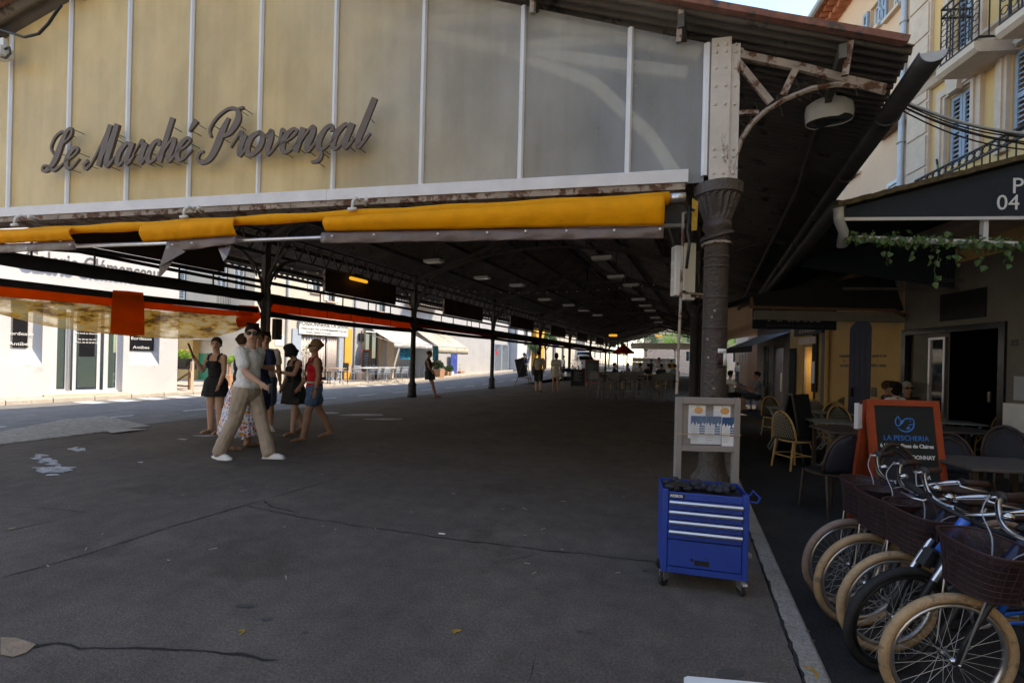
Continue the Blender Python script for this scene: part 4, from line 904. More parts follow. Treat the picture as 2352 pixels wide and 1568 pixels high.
MB().box(cu[0]-.1, cu[1]+.1, -1.2, -1.1, 0, cu[3]).build('shop_back', M['darkroom'], fm)
for (x0, x1) in ((690,748),(752,774)):
    a, b = WF.uv(x1,820)[0], WF.uv(x0,820)[0]; n = 40
    o = MB().grid([[(a+(b-a)*k/n, -.12+.05*math.sin(k*1.4), z) for k in range(n+1)] for z in (cu[3]-.05, .25)]).build('curtain', M['curtain'], fm, True); solid(o, .004, 0)
    MB().bar((a,-.1,cu[3]-.04),(b,-.1,cu[3]-.04),.03,.03).build('curtain_rail', M['irondark'], fm)
for (x0, x1) in ((668,688),(776,786)):
    a, b = WF.uv(x1,820)[0], WF.uv(x0,820)[0]; MB().box(a, b, 0, .06, -.1, 2.7).build('pilaster', M['bluegrey'], fm)
sgn = rc(WF, 683, 744, 795, 770); so_ = MB().box(sgn[0], sgn[1], .06, .12, sgn[2], sgn[2]+.75).build('shop_sign', M['lampwhite'], fm)
cxs = (sgn[0]+sgn[1])/2
text('lettering', 'POISSONNERIE LA SPENE', .27, M['textdark'], so_, (cxs, .125, sgn[2]+.45), (R_(90),0,R_(180)), 'CENTER', bold=.004)
text('lettering', 'Poissons de ligne / Vivier de Homards & Langoustes', .14, M['textdark'], so_, (sgn[1]-.1, .125, sgn[2]+.25), (R_(90),0,R_(180)), 'LEFT', sx=.75)
text('lettering', 'Livraison \xe0 domicile & sur les yachts', .14, M['textdark'], so_, (sgn[1]-.35, .125, sgn[2]+.07), (R_(90),0,R_(180)), 'LEFT', sx=.75)
text('lettering', 'Live caught fish / Lobster and Spiny Lobster', .12, M['textdark'], so_, (sgn[0]+.08, .125, sgn[2]+.25), (R_(90),0,R_(180)), 'RIGHT', sx=.62)
bpq = rc(WF, 631, 768, 650, 793); t_ = MB().box(*bpq[:2], 0, .03, *bpq[2:]).build('plaque', M['paper'], fm); mk('plaqueblue', (.10,.32,.62), .5)
for k in range(4): MB().box(bpq[0]+.06, bpq[1]-.06, .03, .034, bpq[2]+.06+k*.11, bpq[2]+.09+k*.11+(.05 if k == 3 else 0)).build('plaque_line', M['plaqueblue'], t_)
for x in (656, 812): a = WF.uv(x, 800)[0]; MB().cyl((a,.07,-.1),(a,.07,9),.05,n=8).build('downpipe', M['zinc'], fm)
od = rc(WF, 788, 768, 804, 870); MB().box(od[0], od[1], 0, .10, -.1, 2.9).build('door_surround', M['orangewall'], fm); od = rc(WF, 778, 772, 787, 870); MB().box(od[0], od[1], 0, .03, -.1, 2.55).build('door', M['paleoak'], fm)
# restaurant
gd = rc(WF, 836, 760, 868, 850); gd = (gd[0], gd[1], 0, 2.9); w5 = wins[4]
wall(rs, xg+.01, xd-.01, -.2, 8.2, [gd, w5], M['greywall']); window(rs, *w5, M['woodbrown'], sill=M['stone'])
for k in range(2):
    a = gd[0]+(gd[1]-gd[0])*k/2; b = gd[0]+(gd[1]-gd[0])*(k+1)/2; o = frame_(rs, a, b, .05, 2.85, .09, M['woodbrown'], -.12, .06, 'door_leaf'); MB().box(a+.09,b-.09,-.10,-.09,.14,2.76).build('pane', M['glass'], o)
MB().box(gd[0],gd[1],-1.5,-1.4,0,2.9).build('room', M['darkroom'], rs); MB().box(gd[1],gd[1]+.25,0,.08,0,2.9).build('door_surround', M['paleoak'], rs); MB().box(gd[0]-.25,gd[0],0,.08,0,2.9).build('door_surround', M['paleoak'], rs)
for x in (826, 880): a, z = WF.uv(x, 774); o = MB().box(a-.14,a+.14,.02,.16,z-.22,z+.22).build('wall_lamp', M['black'], rs)
bl = rc(WF, 894, 782, 901, 850); MB().box(bl[0], bl[1]+.3, 0, .12, -.1, 2.6).build('stone_pier', M['stone'], rs)
# balcony with wrought iron on the restaurant, washing
bb = rc(WF, 930, 668, 1000, 700); zb = bb[2]; MB().box(bb[0],bb[1],0,.7,zb-.12,zb).build('balcony', M['stone'], rs)
m = MB(); n = 46
for k in range(n+1): s_ = bb[0]+(bb[1]-bb[0])*k/n; m.cyl((s_,.65,zb),(s_,.65,zb+.95),.012,n=4)
m.bar((bb[0],.65,zb+.95),(bb[1],.65,zb+.95),.04,.03); m.build('balcony_rail', M['irondark'], rs)
for x in (975, 985, 996): a = WF.uv(x, 670)[0]; solid(MB().grid([[(a-.25,.7,zb+1.0),(a+.25,.7,zb+1.0)],[(a-.25,.74,zb+.1),(a+.25,.74,zb+.1)]]).build('hanging_towel', M['white'], rs), .01)
for x in (905, 940, 1010): q = rc(WF, x, 672, x+14, 712); window(rs, q[0], q[1], zb+.1 if x > 920 else q[2], zb+2.0 if x > 920 else q[3], M['lampwhite']) if False else None
# grey building with an iron gate
wall(gw, -9, xg, -.3, 7.5, [], M['greywall'], .3)
gt = rc(WF, 1131, 790, 1164, 862); t = thing('iron_gate', 'pale blue-grey iron lattice gate in the grey wall', 'gate', WF.w(gt[0], .10, zr(33)+.1), WF.a); gwid = gt[1]-gt[0]; gh = gt[3]-zr(33)-.1
for k in range(2):
    a = gwid*k/2; f_ = frame_(t, a+.01, a+gwid/2-.01, 0, gh, .06, M['bluegrey'], 0, .05, 'gate_leaf'); MB().box(a+.06,a+gwid/2-.06,-.01,0,.06,gh-.06).build('back_sheet', M['greystone'], f_)
    for r_ in range(12):
        for q in range(5):
            x = a+.06+(gwid/2-.12)*(q+.5)/5; z = .1+(gh-.2)*(r_+.5)/12; m = MB()
    m = MB()
    for r_ in range(-6, 14):
        for sgn_ in (1,-1):
            z0 = r_*gh/12; pts = [(a+.06, z0), (a+gwid/2-.06, z0+sgn_*gh*.45)]; 
            (xa, za), (xb, zb2) = pts
            def cl(z): return min(max(z,.06),gh-.06)
            if max(za, zb2) > .06 and min(za, zb2) < gh-.06:
                fa = (cl(za)-za)/(zb2-za); fb_ = (cl(zb2)-za)/(zb2-za)
                m.bar((xa+(xb-xa)*fa,.03,cl(za)),(xa+(xb-xa)*fb_,.03,cl(zb2)),.03,.02)
    m.build('lattice', M['bluegrey'], f_)
MB().box(gwid*.78,gwid*.92,.05,.06,gh*.62,gh*.74).build('warning_sign', M['red'], t)
# awnings
def awning(label, x0, x1, yT, yB, out, m, drop=.25, stripe=None):
    a = WF.uv(x1, yT)[0]; b = WF.uv(x0, yT)[0]; zt = WF.uv((x0+x1)/2, yT)[1]
    return a, b, zt
def street_awning(label, sa, sb, zt, zb, out, m, drop):
    t = thing('awning', label, 'awning', WF.w(sa, 0, 0), WF.a); L = sb-sa; n = 24
    o = MB().grid([[(L*k/n, out*f+.05, zt+(zb-zt)*f - .04*math.sin(math.pi*f) + .012*math.sin(k*1.1)) for k in range(n+1)] for f in (0,.25,.5,.75,1)]).build('canopy', m, t, True); solid(o, .006, 0)
    solid(MB().grid([[(L*k/n, out+.06, zb-.005) for k in range(n+1)],[(L*k/n, out+.07+.012*math.sin(k*1.9), zb-drop+.01*math.sin(k*.9)) for k in range(n+1)]]).build('valance', m, t, True), .005)
    MB().cyl((0,out+.04,zb+.01),(L,out+.04,zb+.01),.03).build('front_bar', M['steel'], t)
    for x in (.15, L-.15): MB().bar((x,.05,zt-.5),(x,out,zb),.03,.04).build('arm', M['steel'], t)
    return t
o1 = 2.3
q0, q1 = WF.uv(990, 790, o1), WF.uv(902, 790, o1); t = street_awning('white awning over the cafe tables left of the leaning woman', q0[0], q1[0], 3.25, q0[1]*.5+q1[1]*.5, o1, M['awningwhite'], .28)
text('lettering', "PIZZERIA DON'ATTILIO", .22, M['textgrey'], t, ((q1[0]-q0[0])/2, o1+.10, (q0[1]+q1[1])/2-.22), (R_(90),0,R_(180)), 'CENTER', sx=.85)
q2, q3 = WF.uv(1073, 798, 2.6), WF.uv(1004, 798, 2.6); t = street_awning('cream stained awning with brown streaks right of the leaning woman', q2[0], q3[0], 3.6, (q2[1]+q3[1])/2, 2.6, M['awningcream'], .42)
for k in range(3): MB().bar(((q3[0]-q2[0])*(.35+.18*k), 1.0+.1*k, 3.22-.03*k),((q3[0]-q2[0])*(.30+.18*k), 2.3, 2.72),.09,.012).build('stain_streak', M['woodbrown'], t)
# posters
for (x0,x1,y0,y1,off,m_,l) in ((918,941,798,824,1.9,'teal','turquoise poster hanging under the white awning'),(993,1006,794,828,1.9,'teal','narrow turquoise poster between the two awnings'),(1034,1049,811,858,.25,'posterblue','tall blue and pink poster on the grey wall')):
    a = WF.uv(x1,(y0+y1)/2,off); b = WF.uv(x0,(y0+y1)/2,off); z1 = WF.uv(x0,y0,off)[1]; z0 = WF.uv(x0,y1,off)[1]
    t = thing('poster', l, 'poster', WF.w(a[0], off, z0), WF.a); MB().box(0,b[0]-a[0],-.01,.01,0,z1-z0).build('sheet', M[m_], t); MB().cyl((0,0,z1-z0),(b[0]-a[0],0,z1-z0),.02).build('rod', M['steel'], t)
# chalkboard by the door
bq = gp(829, 866, .07); t = thing('chalkboard', 'red framed chalkboard leaning beside the restaurant door', 'chalkboard', WF.w(WF.uv(828,838)[0], .35, .55), WF.a+R_(8)); frame_(t, -.36, .36, 0, 1.25, .05, M['redwood'], 0, .04); MB().box(-.31,.31,.005,.02,.05,1.2).build('slate', M['boardgreen'], t); MB().box(-.4,.4,-.3,.1,-.55,-.01).build('plinth', M['stone'], t)
for k in range(6): MB().box(-.22,.05+.05*(k%3),.021,.024,1.0-k*.14,1.03-k*.14).build('chalk_line', M['textgrey'], t)
# ================================================================ TERRACE FURNITURE on the left
def alu_chair(label):
    t = thing('terrace_chair', label, 'chair', group='aluminium terrace chairs outside the restaurant')
    for x in (-.22,.22):
        MB().tube([(x,-.25,0),(x,-.2,.44),(x,-.18,.64),(x,.2,.66)], .013, 5).build('front_leg', M['steel'], t); MB().tube([(x,.28,0),(x,.22,.44),(x,.3,.86)], .013, 5).build('back_leg', M['steel'], t)
    for k in range(7): MB().bar((-.2,-.19+k*.065,.445),(.2,-.19+k*.065,.445),.04,.012).build('seat_slat', M['bluegrey'], t)
    for k in range(4): MB().bar((-.22,.235+k*.018,.54+k*.085),(.22,.235+k*.018,.54+k*.085),.012,.045).build('back_slat', M['bluegrey'], t)
    return t
def wood_chair(label):
    t = thing('wooden_chair', label, 'chair', group='dark wooden chairs at the terrace end')
    for x in (-.2,.2):
        MB().bar((x,-.2,0),(x,-.19,.55),.035,.035).build('leg', M['darkwood'], t); MB().bar((x,.24,0),(x,.2,.55),.035,.035).build('leg', M['darkwood'], t); MB().bar((x,.2,.55),(x,.27,.95),.03,.03).build('back_post', M['darkwood'], t)
        MB().bar((x,-.19,.2),(x,.23,.2),.02,.03).build('stretcher', M['darkwood'], t)
    MB().bbox(-.23,.23,-.23,.23,.55,.59,.01).build('seat', M['darkwood'], t); MB().bbox(-.22,.22,.23,.26,.62,1.0,.008).build('backrest', M['darkwood'], t); return t
def cafe_table(label, L=.7):
    t = thing('terrace_table', label, 'table', group='pale tables on the restaurant terrace'); MB().bbox(-L,L,-.35,.35,.72,.75,.008).build('table_top', M['white'], t)
    MB().cyl((0,0,.06),(0,0,.72),.035,n=8).build('column', M['steel'], t)
    for k in range(4): a = math.pi/4+k*math.pi/2; MB().bar((0,0,.07),(.33*math.cos(a),.33*math.sin(a),.02),.05,.035).build('foot', M['steel'], t)
    return t
wc = wood_chair('dark wooden chair at the left end of the terrace'); spots = [(708,876,-.3),(744,882,2.6),(782,880,-.2)]
for i, (x, y, r_) in enumerate(spots):
    p = gp(x, y, .07); lb_ = ['reddish brown wooden chair behind the pale round terrace table','dark wooden chair with solid back nearest the road','dark wooden chair at the right of the folding table'][i]
    if i == 0: wc.location = p; wc.rotation_euler.z = r_; wc['label'] = lb_
    else: dup(wc, p, r_, lb_)
t = thing('folding_table', 'small orange-topped folding table among dark wooden chairs', 'table', gp(768,881,.07)); MB().bbox(-.38,.38,-.35,.35,.72,.75,.008).build('table_top', M['paleoak'], t)
for y_ in (-.25,.25): MB().bar((-.3,y_,0),(.3,y_,.72),.03,.03).build('leg', M['steel'], t); MB().bar((.3,y_+.04,0),(-.3,y_+.04,.72),.03,.03).build('leg', M['steel'], t)
tb0 = cafe_table(''); tspots = [(792,868,'pale table at the left end of the steel terrace chairs'),(842,876,'second pale terrace table from the left'),(886,874,'third pale terrace table, left of the thin column'),(930,868,'pale terrace table directly left of the leaning woman'),(985,865,'pale terrace table right of the leaning woman')]
for i, (x, y, l) in enumerate(tspots):
    p = gp(x, y, .07)
    if i == 0: tb0.location = p; tb0.rotation_euler.z = R_(96); tb0['label'] = l
    else: dup(tb0, p, R_(96), l)
ac = alu_chair(''); k = 0
for i, (x, y, l) in enumerate(tspots):
    for (dx, dy, r_) in ((-.75,-.25,R_(100)),(.75,-.3,R_(-80)),(.78,.4,R_(-95)),(-.78,.42,R_(85))):
        p = gp(x, y, .07) + Vector((dx, dy, 0)); side = 'road' if dx > 0 else 'wall'; ll = 'steel chair, %s side, %s end of the %s' % (side, 'near' if dy < 0 else 'far', ['leftmost pale table','second pale table','third pale table','pale table left of the leaning woman','pale table right of the leaning woman'][i])
        if k == 0: ac.location = p; ac.rotation_euler.z = r_; ac['label'] = ll
        else: dup(ac, p, r_ + rnd.uniform(-.2,.2), ll)
        k += 1
# plants on the terrace
def planter(loc, w, h, m_, kind, label):
    t = thing('planter', label, 'plant', loc); MB().prism([(-w*.85,-w*.6,0),(w*.85,-w*.6,0),(w*.85,w*.6,0),(-w*.85,w*.6,0)], (0,0,.01)).build('base', m_, t)
    q = MB(); q.add([(-w*.85,-w*.6,0),(w*.85,-w*.6,0),(w*.85,w*.6,0),(-w*.85,w*.6,0),(-w,-w*.7,h),(w,-w*.7,h),(w,w*.7,h),(-w,w*.7,h)],[(0,1,5,4),(1,2,6,5),(2,3,7,6),(3,0,4,7),(4,5,6,7)]).build('pot', m_, t)
    if kind == 'bush': leaves(MB(), (0,0,h+.25), 500, w*1.1, .11, sq=(1,.8,.7)).build('foliage', M['leafpale'], t)
    if kind == 'bush2': leaves(MB(), (0,0,h+.2), 200, w*1.1, .10).build('foliage', M['leaf'], t)
    if kind == 'agave':
        for j in range(16):
            a = rnd.uniform(0,6.28); e = rnd.uniform(.4,1.3); L = rnd.uniform(.4,.7); d = Vector((math.cos(a)*math.cos(e),math.sin(a)*math.cos(e),math.sin(e))); s_ = Vector((-math.sin(a),math.cos(a),0))*.05; b0 = Vector((0,0,h)); MB().add([b0-s_,b0+s_,b0+d*L,b0+Vector((0,0,-.03))],[(0,1,2),(0,2,3),(1,3,2)]).build('leaf', M['leafpale'], t)
    return t
planter(gp(1003,868,.1), .42, .6, M['terracotta'], 'bush', 'large terracotta planter with pale bushy plant beside the cream awning')
planter(gp(1024,866,.1), .2, .4, M['terracotta'], 'bush2', 'small terracotta pot right of the large planter')
planter(gp(1033,866,.1), .22, .4, M['white'], 'bush2', 'small white pot with green plant left of the agave')
planter(gp(1050,863,.1), .45, .38, M['terracotta'], 'agave', 'low terracotta trough with spiky agave in front of the grey wall')
t = thing('terrace_bush', 'tall flowering oleander pot behind the woman in the red top', 'plant', gp(700,874,.07)); MB().lathe([(.25,0),(.32,.5)], n=14).build('pot', M['terracotta'], t); MB().cyl((0,0,.4),(0,0,1.3),.03).build('stem', M['bark'], t)
leaves(MB(), (0,0,1.55), 420, .65, .12, sq=(.8,.8,1)).build('foliage', M['leafpale'], t); leaves(MB(), (0,0,1.75), 60, .6, .09).build('blossoms', M['curtain'], t)
t = thing('terrace_bush', 'thin olive tree under the gap between the awnings', 'plant', gp(975,863,.1)); MB().cyl((0,0,0),(.05,0,1.6),.04).build('trunk', M['bark'], t); leaves(MB(), (0,0,2.3), 380, .95, .10).build('foliage', M['leafpale'], t)
# ================================================================ FAR END OF THE STREET
def house(name, label, x0, x1, y0, y1, z1, m_, wins_, shut=None, cat_='building'):
    t = thing(name, label, cat_, (x1, y1, 0), R_(-90)); L = y1-y0       # local x from y1 towards the camera, local y = +X
    holes = [(a, b, c, d) for (a, b, c, d) in wins_]
    wall(t, 0, L, -.5, z1, holes, m_); MB().box(0, L, -(x1-x0), -.26, -.5, z1-.05).build('body', m_, t); MB().box(-.2, L+.2, -(x1-x0)-.2, .35, z1, z1+.18).build('roof', M['tile'], t)
    for h in holes: window(t, *h, M['white'], sill=M['stone'])
    return t
house('white_house', 'white house beyond the iron gate by the scooter rider', -24, -15.8, 37.5, 41, 8, M['whitewall'], [(1,1.9,3,4.6)])
house('ochre_house', 'bright ochre house end behind the scooter rider', -22, -15.4, 41.2, 43.5, 8, M['orangewall'], [(.8,1.5,3.2,4.6)])
house('shuttered_house', 'pale house behind the street sign and man in white', -24, -16.2, 45, 58, 9, M['cream'], [(2,3,1,3),(5,6,1,3),(8.5,9.5,1,3),(2,3,4.5,6.2),(5,6,4.5,6.2),(8.5,9.5,4.5,6.2)])
house('far_house', 'far pale house closing the street beyond the parked cars', -40, -17, 66, 80, 8, M['cream'], [(3,4,2,4),(7,8,2,4)])
t = thing('end_house', 'peach house seen beyond the far end of the hall', 'building', (-12, 92, 0)); wall(t, -2, 22, -.5, 9, [(x, x+1.2, z, z+1.9) for x in (1,5,9,13) for z in (2,5.5)], mk('peach', (.62,.42,.32), .9)); MB().box(-2.2,22.2,-.5,.4,9,9.3).build('roof', M['tile'], t)
t.rotation_euler.z = math.pi; t.location = (10, 92, 0)
for x in (1,5,9,13):
    for z in (2,5.5): window(t, x, x+1.2, z, z+1.9, M['white'])
def tree(label, loc, h, rad, n, m_='leaf', tr=.14):
    t = thing('tree', label, 'tree', loc); m = MB(); m.tube([(0,0,-.3),(.05,0,h*.3),(-.05,.05,h*.6)], [tr,tr*.75,tr*.5], 8)
    for k in range(6): a = k*1.05+rnd.random(); m.tube([(0,0,h*.45+.05*k),(rad*.5*math.cos(a),rad*.5*math.sin(a),h*.65+.1*k),(rad*.75*math.cos(a),rad*.75*math.sin(a),h*.8)], [tr*.45,tr*.3,tr*.1], 5)
    m.build('trunk', M['bark'], t, True); c = MB()
    for k in range(26):
        d = Vector((rnd.gauss(0,1),rnd.gauss(0,1),rnd.gauss(0,1))).normalized()*rad*rnd.uniform(.4,.95); leaves(c, (d.x,d.y,h*.78+d.z*.8), n//26, rad*.32, .16)
    struct(c.build('crown', M[m_], t), 'stuff'); return t
tree('leafy street tree beyond the man in white', (-15.6,44.5,.4), 4.6, 1.3, 1600)
tree('tree with climbing foliage at the ochre house', (-15.2,40.6,.3), 3.2, .7, 900, 'leafpale', .08)
tree('dark tree behind the red parasol', (-12.2,60,.8), 5.5, 2.2, 2200)
tree('round tree by the far stone wall', (-8.5,68,.8), 5.0, 2.0, 1800)
tree('bright tree at the far end of the hall', (-5,75,.6), 6, 2.4, 2200, 'leafbright')
tree('green tree beyond the far end right of centre', (-1.5,72,.4), 6.5, 2.6, 2200, 'leafpale')
tree('tree at the far end of the lane behind the terrace', (3.5,70,0), 6, 2.4, 2000, 'leafbright')
t = thing('bougainvillea', 'red flowering climber hanging beside the street-side column', 'plant', (-15.9,43.9,4)); leaves(MB(), (0,0,0), 500, 1.0, .14, sq=(.5,1.4,.8)).build('foliage', M['leaf'], t); leaves(MB(), (0.1,0,0), 260, 1.0, .13, sq=(.5,1.4,.8)).build('blossoms', M['foliagered'], t)
t = thing('hedge', 'clipped green hedge at the far end of the lane', 'hedge', (1.2,58,-.2)); MB().box(-.6,.6,-.4,.4,0,2.2).build('core', M['leaf'], t); leaves(MB(), (0,0,1.3), 900, 1.25, .16, sq=(.6,.5,1)).build('foliage', M['leafbright'], t)
pp = dp(1432, 780, 46); t = thing('parasol', 'red cafe parasol on the far left side of the hall', 'parasol', (pp.x, pp.y, 0)); 
MB().lathe([(.03,3.3),(.3,3.1),(1.1,2.5),(1.1,2.35)], n=8).build('canopy', M['red'], t); MB().cyl((0,0,0),(0,0,3.6),.04).build('pole', M['steel'], t)
pp = dp(2110-450+40, 790, 55)
t = thing('stone_wall', 'rough grey stone wall in sunlight beyond the far columns', 'wall', (-9.5,62,.4)); m = MB()
for k in range(9):
    for j in range(3): m.bbox(k*.62,k*.62+.6,0,.4,j*.6,j*.6+.58,.06)
m.build('stones', M['greywall'], t)
t = thing('street_sign', 'round blue traffic sign near the man in white', 'sign', (-13.2,40.5,zr(40))); MB().cyl((0,0,0),(0,0,2.6),.035).build('pole', M['zinc'], t); MB().cyl((0,-.02,2.5),(0,.02,2.5),.33,n=20).build('disc', mk('signblue',(.02,.09,.35),.5), t)
for i in range(6):
    x = -9.9+i*0; t = thing('crowd_barrier', 'white crossed barrier by the parked cars, number %d from the left' % (i+1) if False else ['white crossed barrier directly right of the small white car','white crossed barrier beyond the small white car','third white crossed barrier past the cars','fourth white crossed barrier past the cars','fifth white crossed barrier past the cars','farthest white crossed barrier along the street'][i], 'barrier', (-10.6, 41.5+i*2.4, zr(42)), R_(90), 'crossed barriers along the road')
    for xx in (0,1.5): MB().cyl((xx,0,0),(xx,0,1.05),.03).build('post', M['lampwhite'], t)
    MB().bar((0,0,1.02),(1.5,0,1.02),.04,.04).build('top_rail', M['lampwhite'], t); MB().bar((0,0,.2),(1.5,0,.95),.03,.03).build('brace', M['lampwhite'], t); MB().bar((0,.03,.95),(1.5,.03,.2),.03,.03).build('brace', M['lampwhite'], t)
# ================================================================ RIGHT-HAND BUILDINGS
FA = Fr((3.5, 11.3), math.atan2(.955, -.297)); FB = Fr((3.5, 11.3), math.atan2(.972, -.233)); LZ = -.22
ya_ = thing('yellow_building', 'tall yellow house with blue shutters, iron balconies and grey shop floor on the right', 'building', FA.P, FA.a)
bb_ = thing('beige_building', 'beige house with blue shutters and tiled eaves above an ochre bar front', 'building', FB.P, FB.a)
# --- yellow building: ground floor
op = (FA.uv(2312,800)[0], FA.uv(2072,800)[0]-.02, LZ, 2.18)
zf = 3.25
wall(ya_, -14, 0, LZ, zf, [op], M['greystone'], .35, 'ground_floor')
fr = frame_(ya_, op[0], op[1], LZ, op[3], .10, M['blackgloss'], -.08, .12, 'shop_frame', sill=False)
gx = [FA.uv(x, 830)[0] for x in (2130, 2166)]
MB().box(gx[1], gx[0]+.45, -.10, -.07, LZ, 2.08).build('shop_partition', M['greystone'], ya_)
o = frame_(ya_, gx[1]-.02, gx[0], .2, 2.0, .04, M['steel'], -.05, .05, 'shop_window'); MB().box(gx[1],gx[0],-.03,-.025,.24,1.96).build('pane', glassy('mirrorpane', (.03,.035,.04), .9, .03), o)
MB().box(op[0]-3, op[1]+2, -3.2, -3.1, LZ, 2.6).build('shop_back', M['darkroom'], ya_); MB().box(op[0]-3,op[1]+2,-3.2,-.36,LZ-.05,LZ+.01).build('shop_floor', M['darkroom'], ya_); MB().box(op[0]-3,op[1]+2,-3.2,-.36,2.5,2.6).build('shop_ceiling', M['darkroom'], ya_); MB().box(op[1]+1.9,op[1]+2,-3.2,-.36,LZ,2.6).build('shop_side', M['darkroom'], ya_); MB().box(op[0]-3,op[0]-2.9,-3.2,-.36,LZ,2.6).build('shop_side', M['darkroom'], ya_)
sh = MB().box(op[0]+.2, gx[1]-.3, -1.6, -1.3, 1.2, 1.23).build('shelf', M['woodbrown'], ya_); MB().box(op[0]+.2, gx[1]-.3, -1.6, -1.3, .8, .83).build('shelf', M['woodbrown'], ya_)
for k in range(9): MB().lathe([(.035,0),(.04,.12),(.035,.2)], (op[0]+.35+k*.2, -1.42, 1.23 if k%2 else .83), 10).build('jar', M['steel'], ya_)
MB().box(op[0]+.1, gx[1]-.2, -1.2, -.7, LZ, .75).build('counter', M['black'], ya_)
tr = rc(FA, 2160, 668, 2266, 733); MB().box(tr[0], tr[1], -.02, .015, tr[2], tr[3]).build('transom_panel', M['black'], ya_)
px_ = FA.uv(2330, 786); text('house_number', '35', .13, M['textdark'], ya_, (px_[0], .004, px_[1]-.05), (R_(90),0,R_(180)), 'CENTER', bold=.004)
bx = FA.uv(2345, 940); MB().box(bx[0]-.4, bx[0]+.12, .0, .14, .55, .95).build('meter_box', M['lampwhite'], ya_)
q = FA.uv(2340, 880); MB().box(q[0]-.12, q[0]+.06, .0, .02, 1.0, 1.35).build('wall_plaque', M['textgrey'], ya_)
# upper floors
w1 = rc(FA, 2179, 200, 2233, 372); w1 = (w1[0], w1[1], w1[2], w1[3])
w1 = (FA.uv(2234,280)[0], FA.uv(2178,280)[0], FA.uv(2205,372)[1], FA.uv(2205,212)[1])
w2 = (FA.uv(2420,250)[0], FA.uv(2322,250)[0], w1[2]-.1, w1[3]+.05)
wu = (FA.uv(2240,60)[0], FA.uv(2195,60)[0], FA.uv(2215,140)[1], FA.uv(2215,140)[1]+2.3)
wall(ya_, -14, 0, zf+.002, 12.5, [w1, w2, wu], M['yellowwall'], .35)
MB().box(-14, 0, -.35, .05, 12.5, 12.8).build('cornice', M['stone'], ya_)
pa, pb_ = FA.uv(2140,250)[0], -.02
MB().box(pa, pb_, .0, .06, zf, 12.5).build('pilaster', M['stone'], ya_)
for k in range(14): MB().box(pa+.03, pb_-.03, .06, .085, zf+.1+k*.62, zf+.66+k*.62).build('quoin', M['stone'], ya_)
zc = FA.uv(2100, 223)[1]; MB().prism([(-14,.06,zc-.12),(-14,.10,zc-.10),(-14,.16,zc),(-14,.22,zc+.03),(-14,.22,zc+.08),(-14,.0,zc+.12),(-14,0,zc-.12)], (14-.0,0,0)).build('string_course', M['stone'], ya_)
def surround(h, key=True):
    o = frame_(ya_, h[0]-.20, h[1]+.20, h[2]-.1, h[3]+.22, .19, M['stone'], .0, .07, 'window_surround', sill=False); frame_(o, h[0]-.11, h[1]+.11, h[2]-.1, h[3]+.12, .05, M['stone'], .07, .03, 'moulding', sill=False)
    if key: MB().prism([((h[0]+h[1])/2-.10,.07,h[3]+.0),((h[0]+h[1])/2+.10,.07,h[3]),((h[0]+h[1])/2+.15,.07,h[3]+.36),((h[0]+h[1])/2-.15,.07,h[3]+.36)], (0,.09,0)).build('keystone', M['stone'], o)
    MB().box(h[0], h[1], -.3, -.28, h[2], h[3]).build('room', M['darkroom'], o)
for h in (w1, w2, wu):
    surround(h); c = (h[0]+h[1])/2; shutter(ya_, h[0]+.01, c-.005, h[2], h[3], M['bluepaint'], -.06); shutter(ya_, c+.005, h[1]-.01, h[2], h[3], M['bluepaint'], -.06)
# balconies
def balcony(s0, s1, z, out, H, scroll):
    o = MB().prism([(s0,0,z-.16),(s0,out-.06,z-.16),(s0,out,z-.10),(s0,out,z),(s0,0,z)], (s1-s0,0,0)).build('balcony', M['stone'], ya_); L = s1-s0
    b = MB()
    for (p, q) in (((s0,out-.06),(s1,out-.06)),((s0,.0),(s0,out-.06)),((s1,0),(s1,out-.06))):
        for zz in (z+.06, z+H-.14, z+H): b.bar((p[0],p[1],zz),(q[0],q[1],zz),.03,.022)
    b.build('balcony_rail', M['irondark'], o); n = max(6, int(L/.125)); b = MB()
    for k in range(n+1):
        x = s0+L*k/n; b.cyl((x,out-.06,z+.06),(x,out-.06,z+H),.010,n=5)
        if scroll and k < n:
            xc = x+L/n/2
            for zz, r_ in ((z+.22,.055),(z+.40,.05),(z+.58,.055),(z+.74,.04)): b.tube([(xc+r_*math.cos(a),out-.06,zz+r_*math.sin(a)) for a in [6.28*i/8 for i in range(8)]], .008, 4, closed=True)
        elif k < n:
            xc = x+L/n/2; r_ = L/n/2*.85; b.tube([(xc+r_*math.cos(a),out-.06,z+H-.07+r_*1.0*math.sin(a)) for a in [6.28*i/8 for i in range(8)]], .008, 4, closed=True)
    m_ = max(2, int(out/.13))
    for s_ in (s0, s1):
        for k in range(1, m_): y_ = (out-.06)*k/m_; b.cyl((s_,y_,z+.06),(s_,y_,z+H),.010,n=5)
    struct(b.build('balusters', M['irondark'], o), 'stuff'); return o
o_ = .62; s0 = FA.uv(2236,110,o_)[0]; s1 = FA.uv(2150,130,o_)[0]; zu = FA.uv(2152,160,o_)[1]; balcony(s0, s1, zu, o_, 1.0, True)
o2 = .75; zt = FA.uv(2240,340,o2)[1]; balcony(-14+5, FA.uv(2092,425,o2)[0], zt-.95, o2, .95, False)
s0 = FA.uv(2420,30,o_)[0]; balcony(s0-1.2, FA.uv(2285,45,o_)[0], FA.uv(2300,55,o_)[1], o_, 1.0, True)
t = thing('broom', 'bright green broom handle leaning on the long lower balcony', 'broom', FA.w(FA.uv(2172,400,.55)[0], .55, zt-.95)); MB().cyl((0,0,0),(-.06,.15,1.1),.014).build('handle', M['leafbright'], t); MB().cyl((-.06,.15,1.1),(-.066,.165,1.2),.016).build('tip', M['black'], t); MB().box(-.12,.12,-.03,.03,-.0,.08).build('head', M['green'], t)
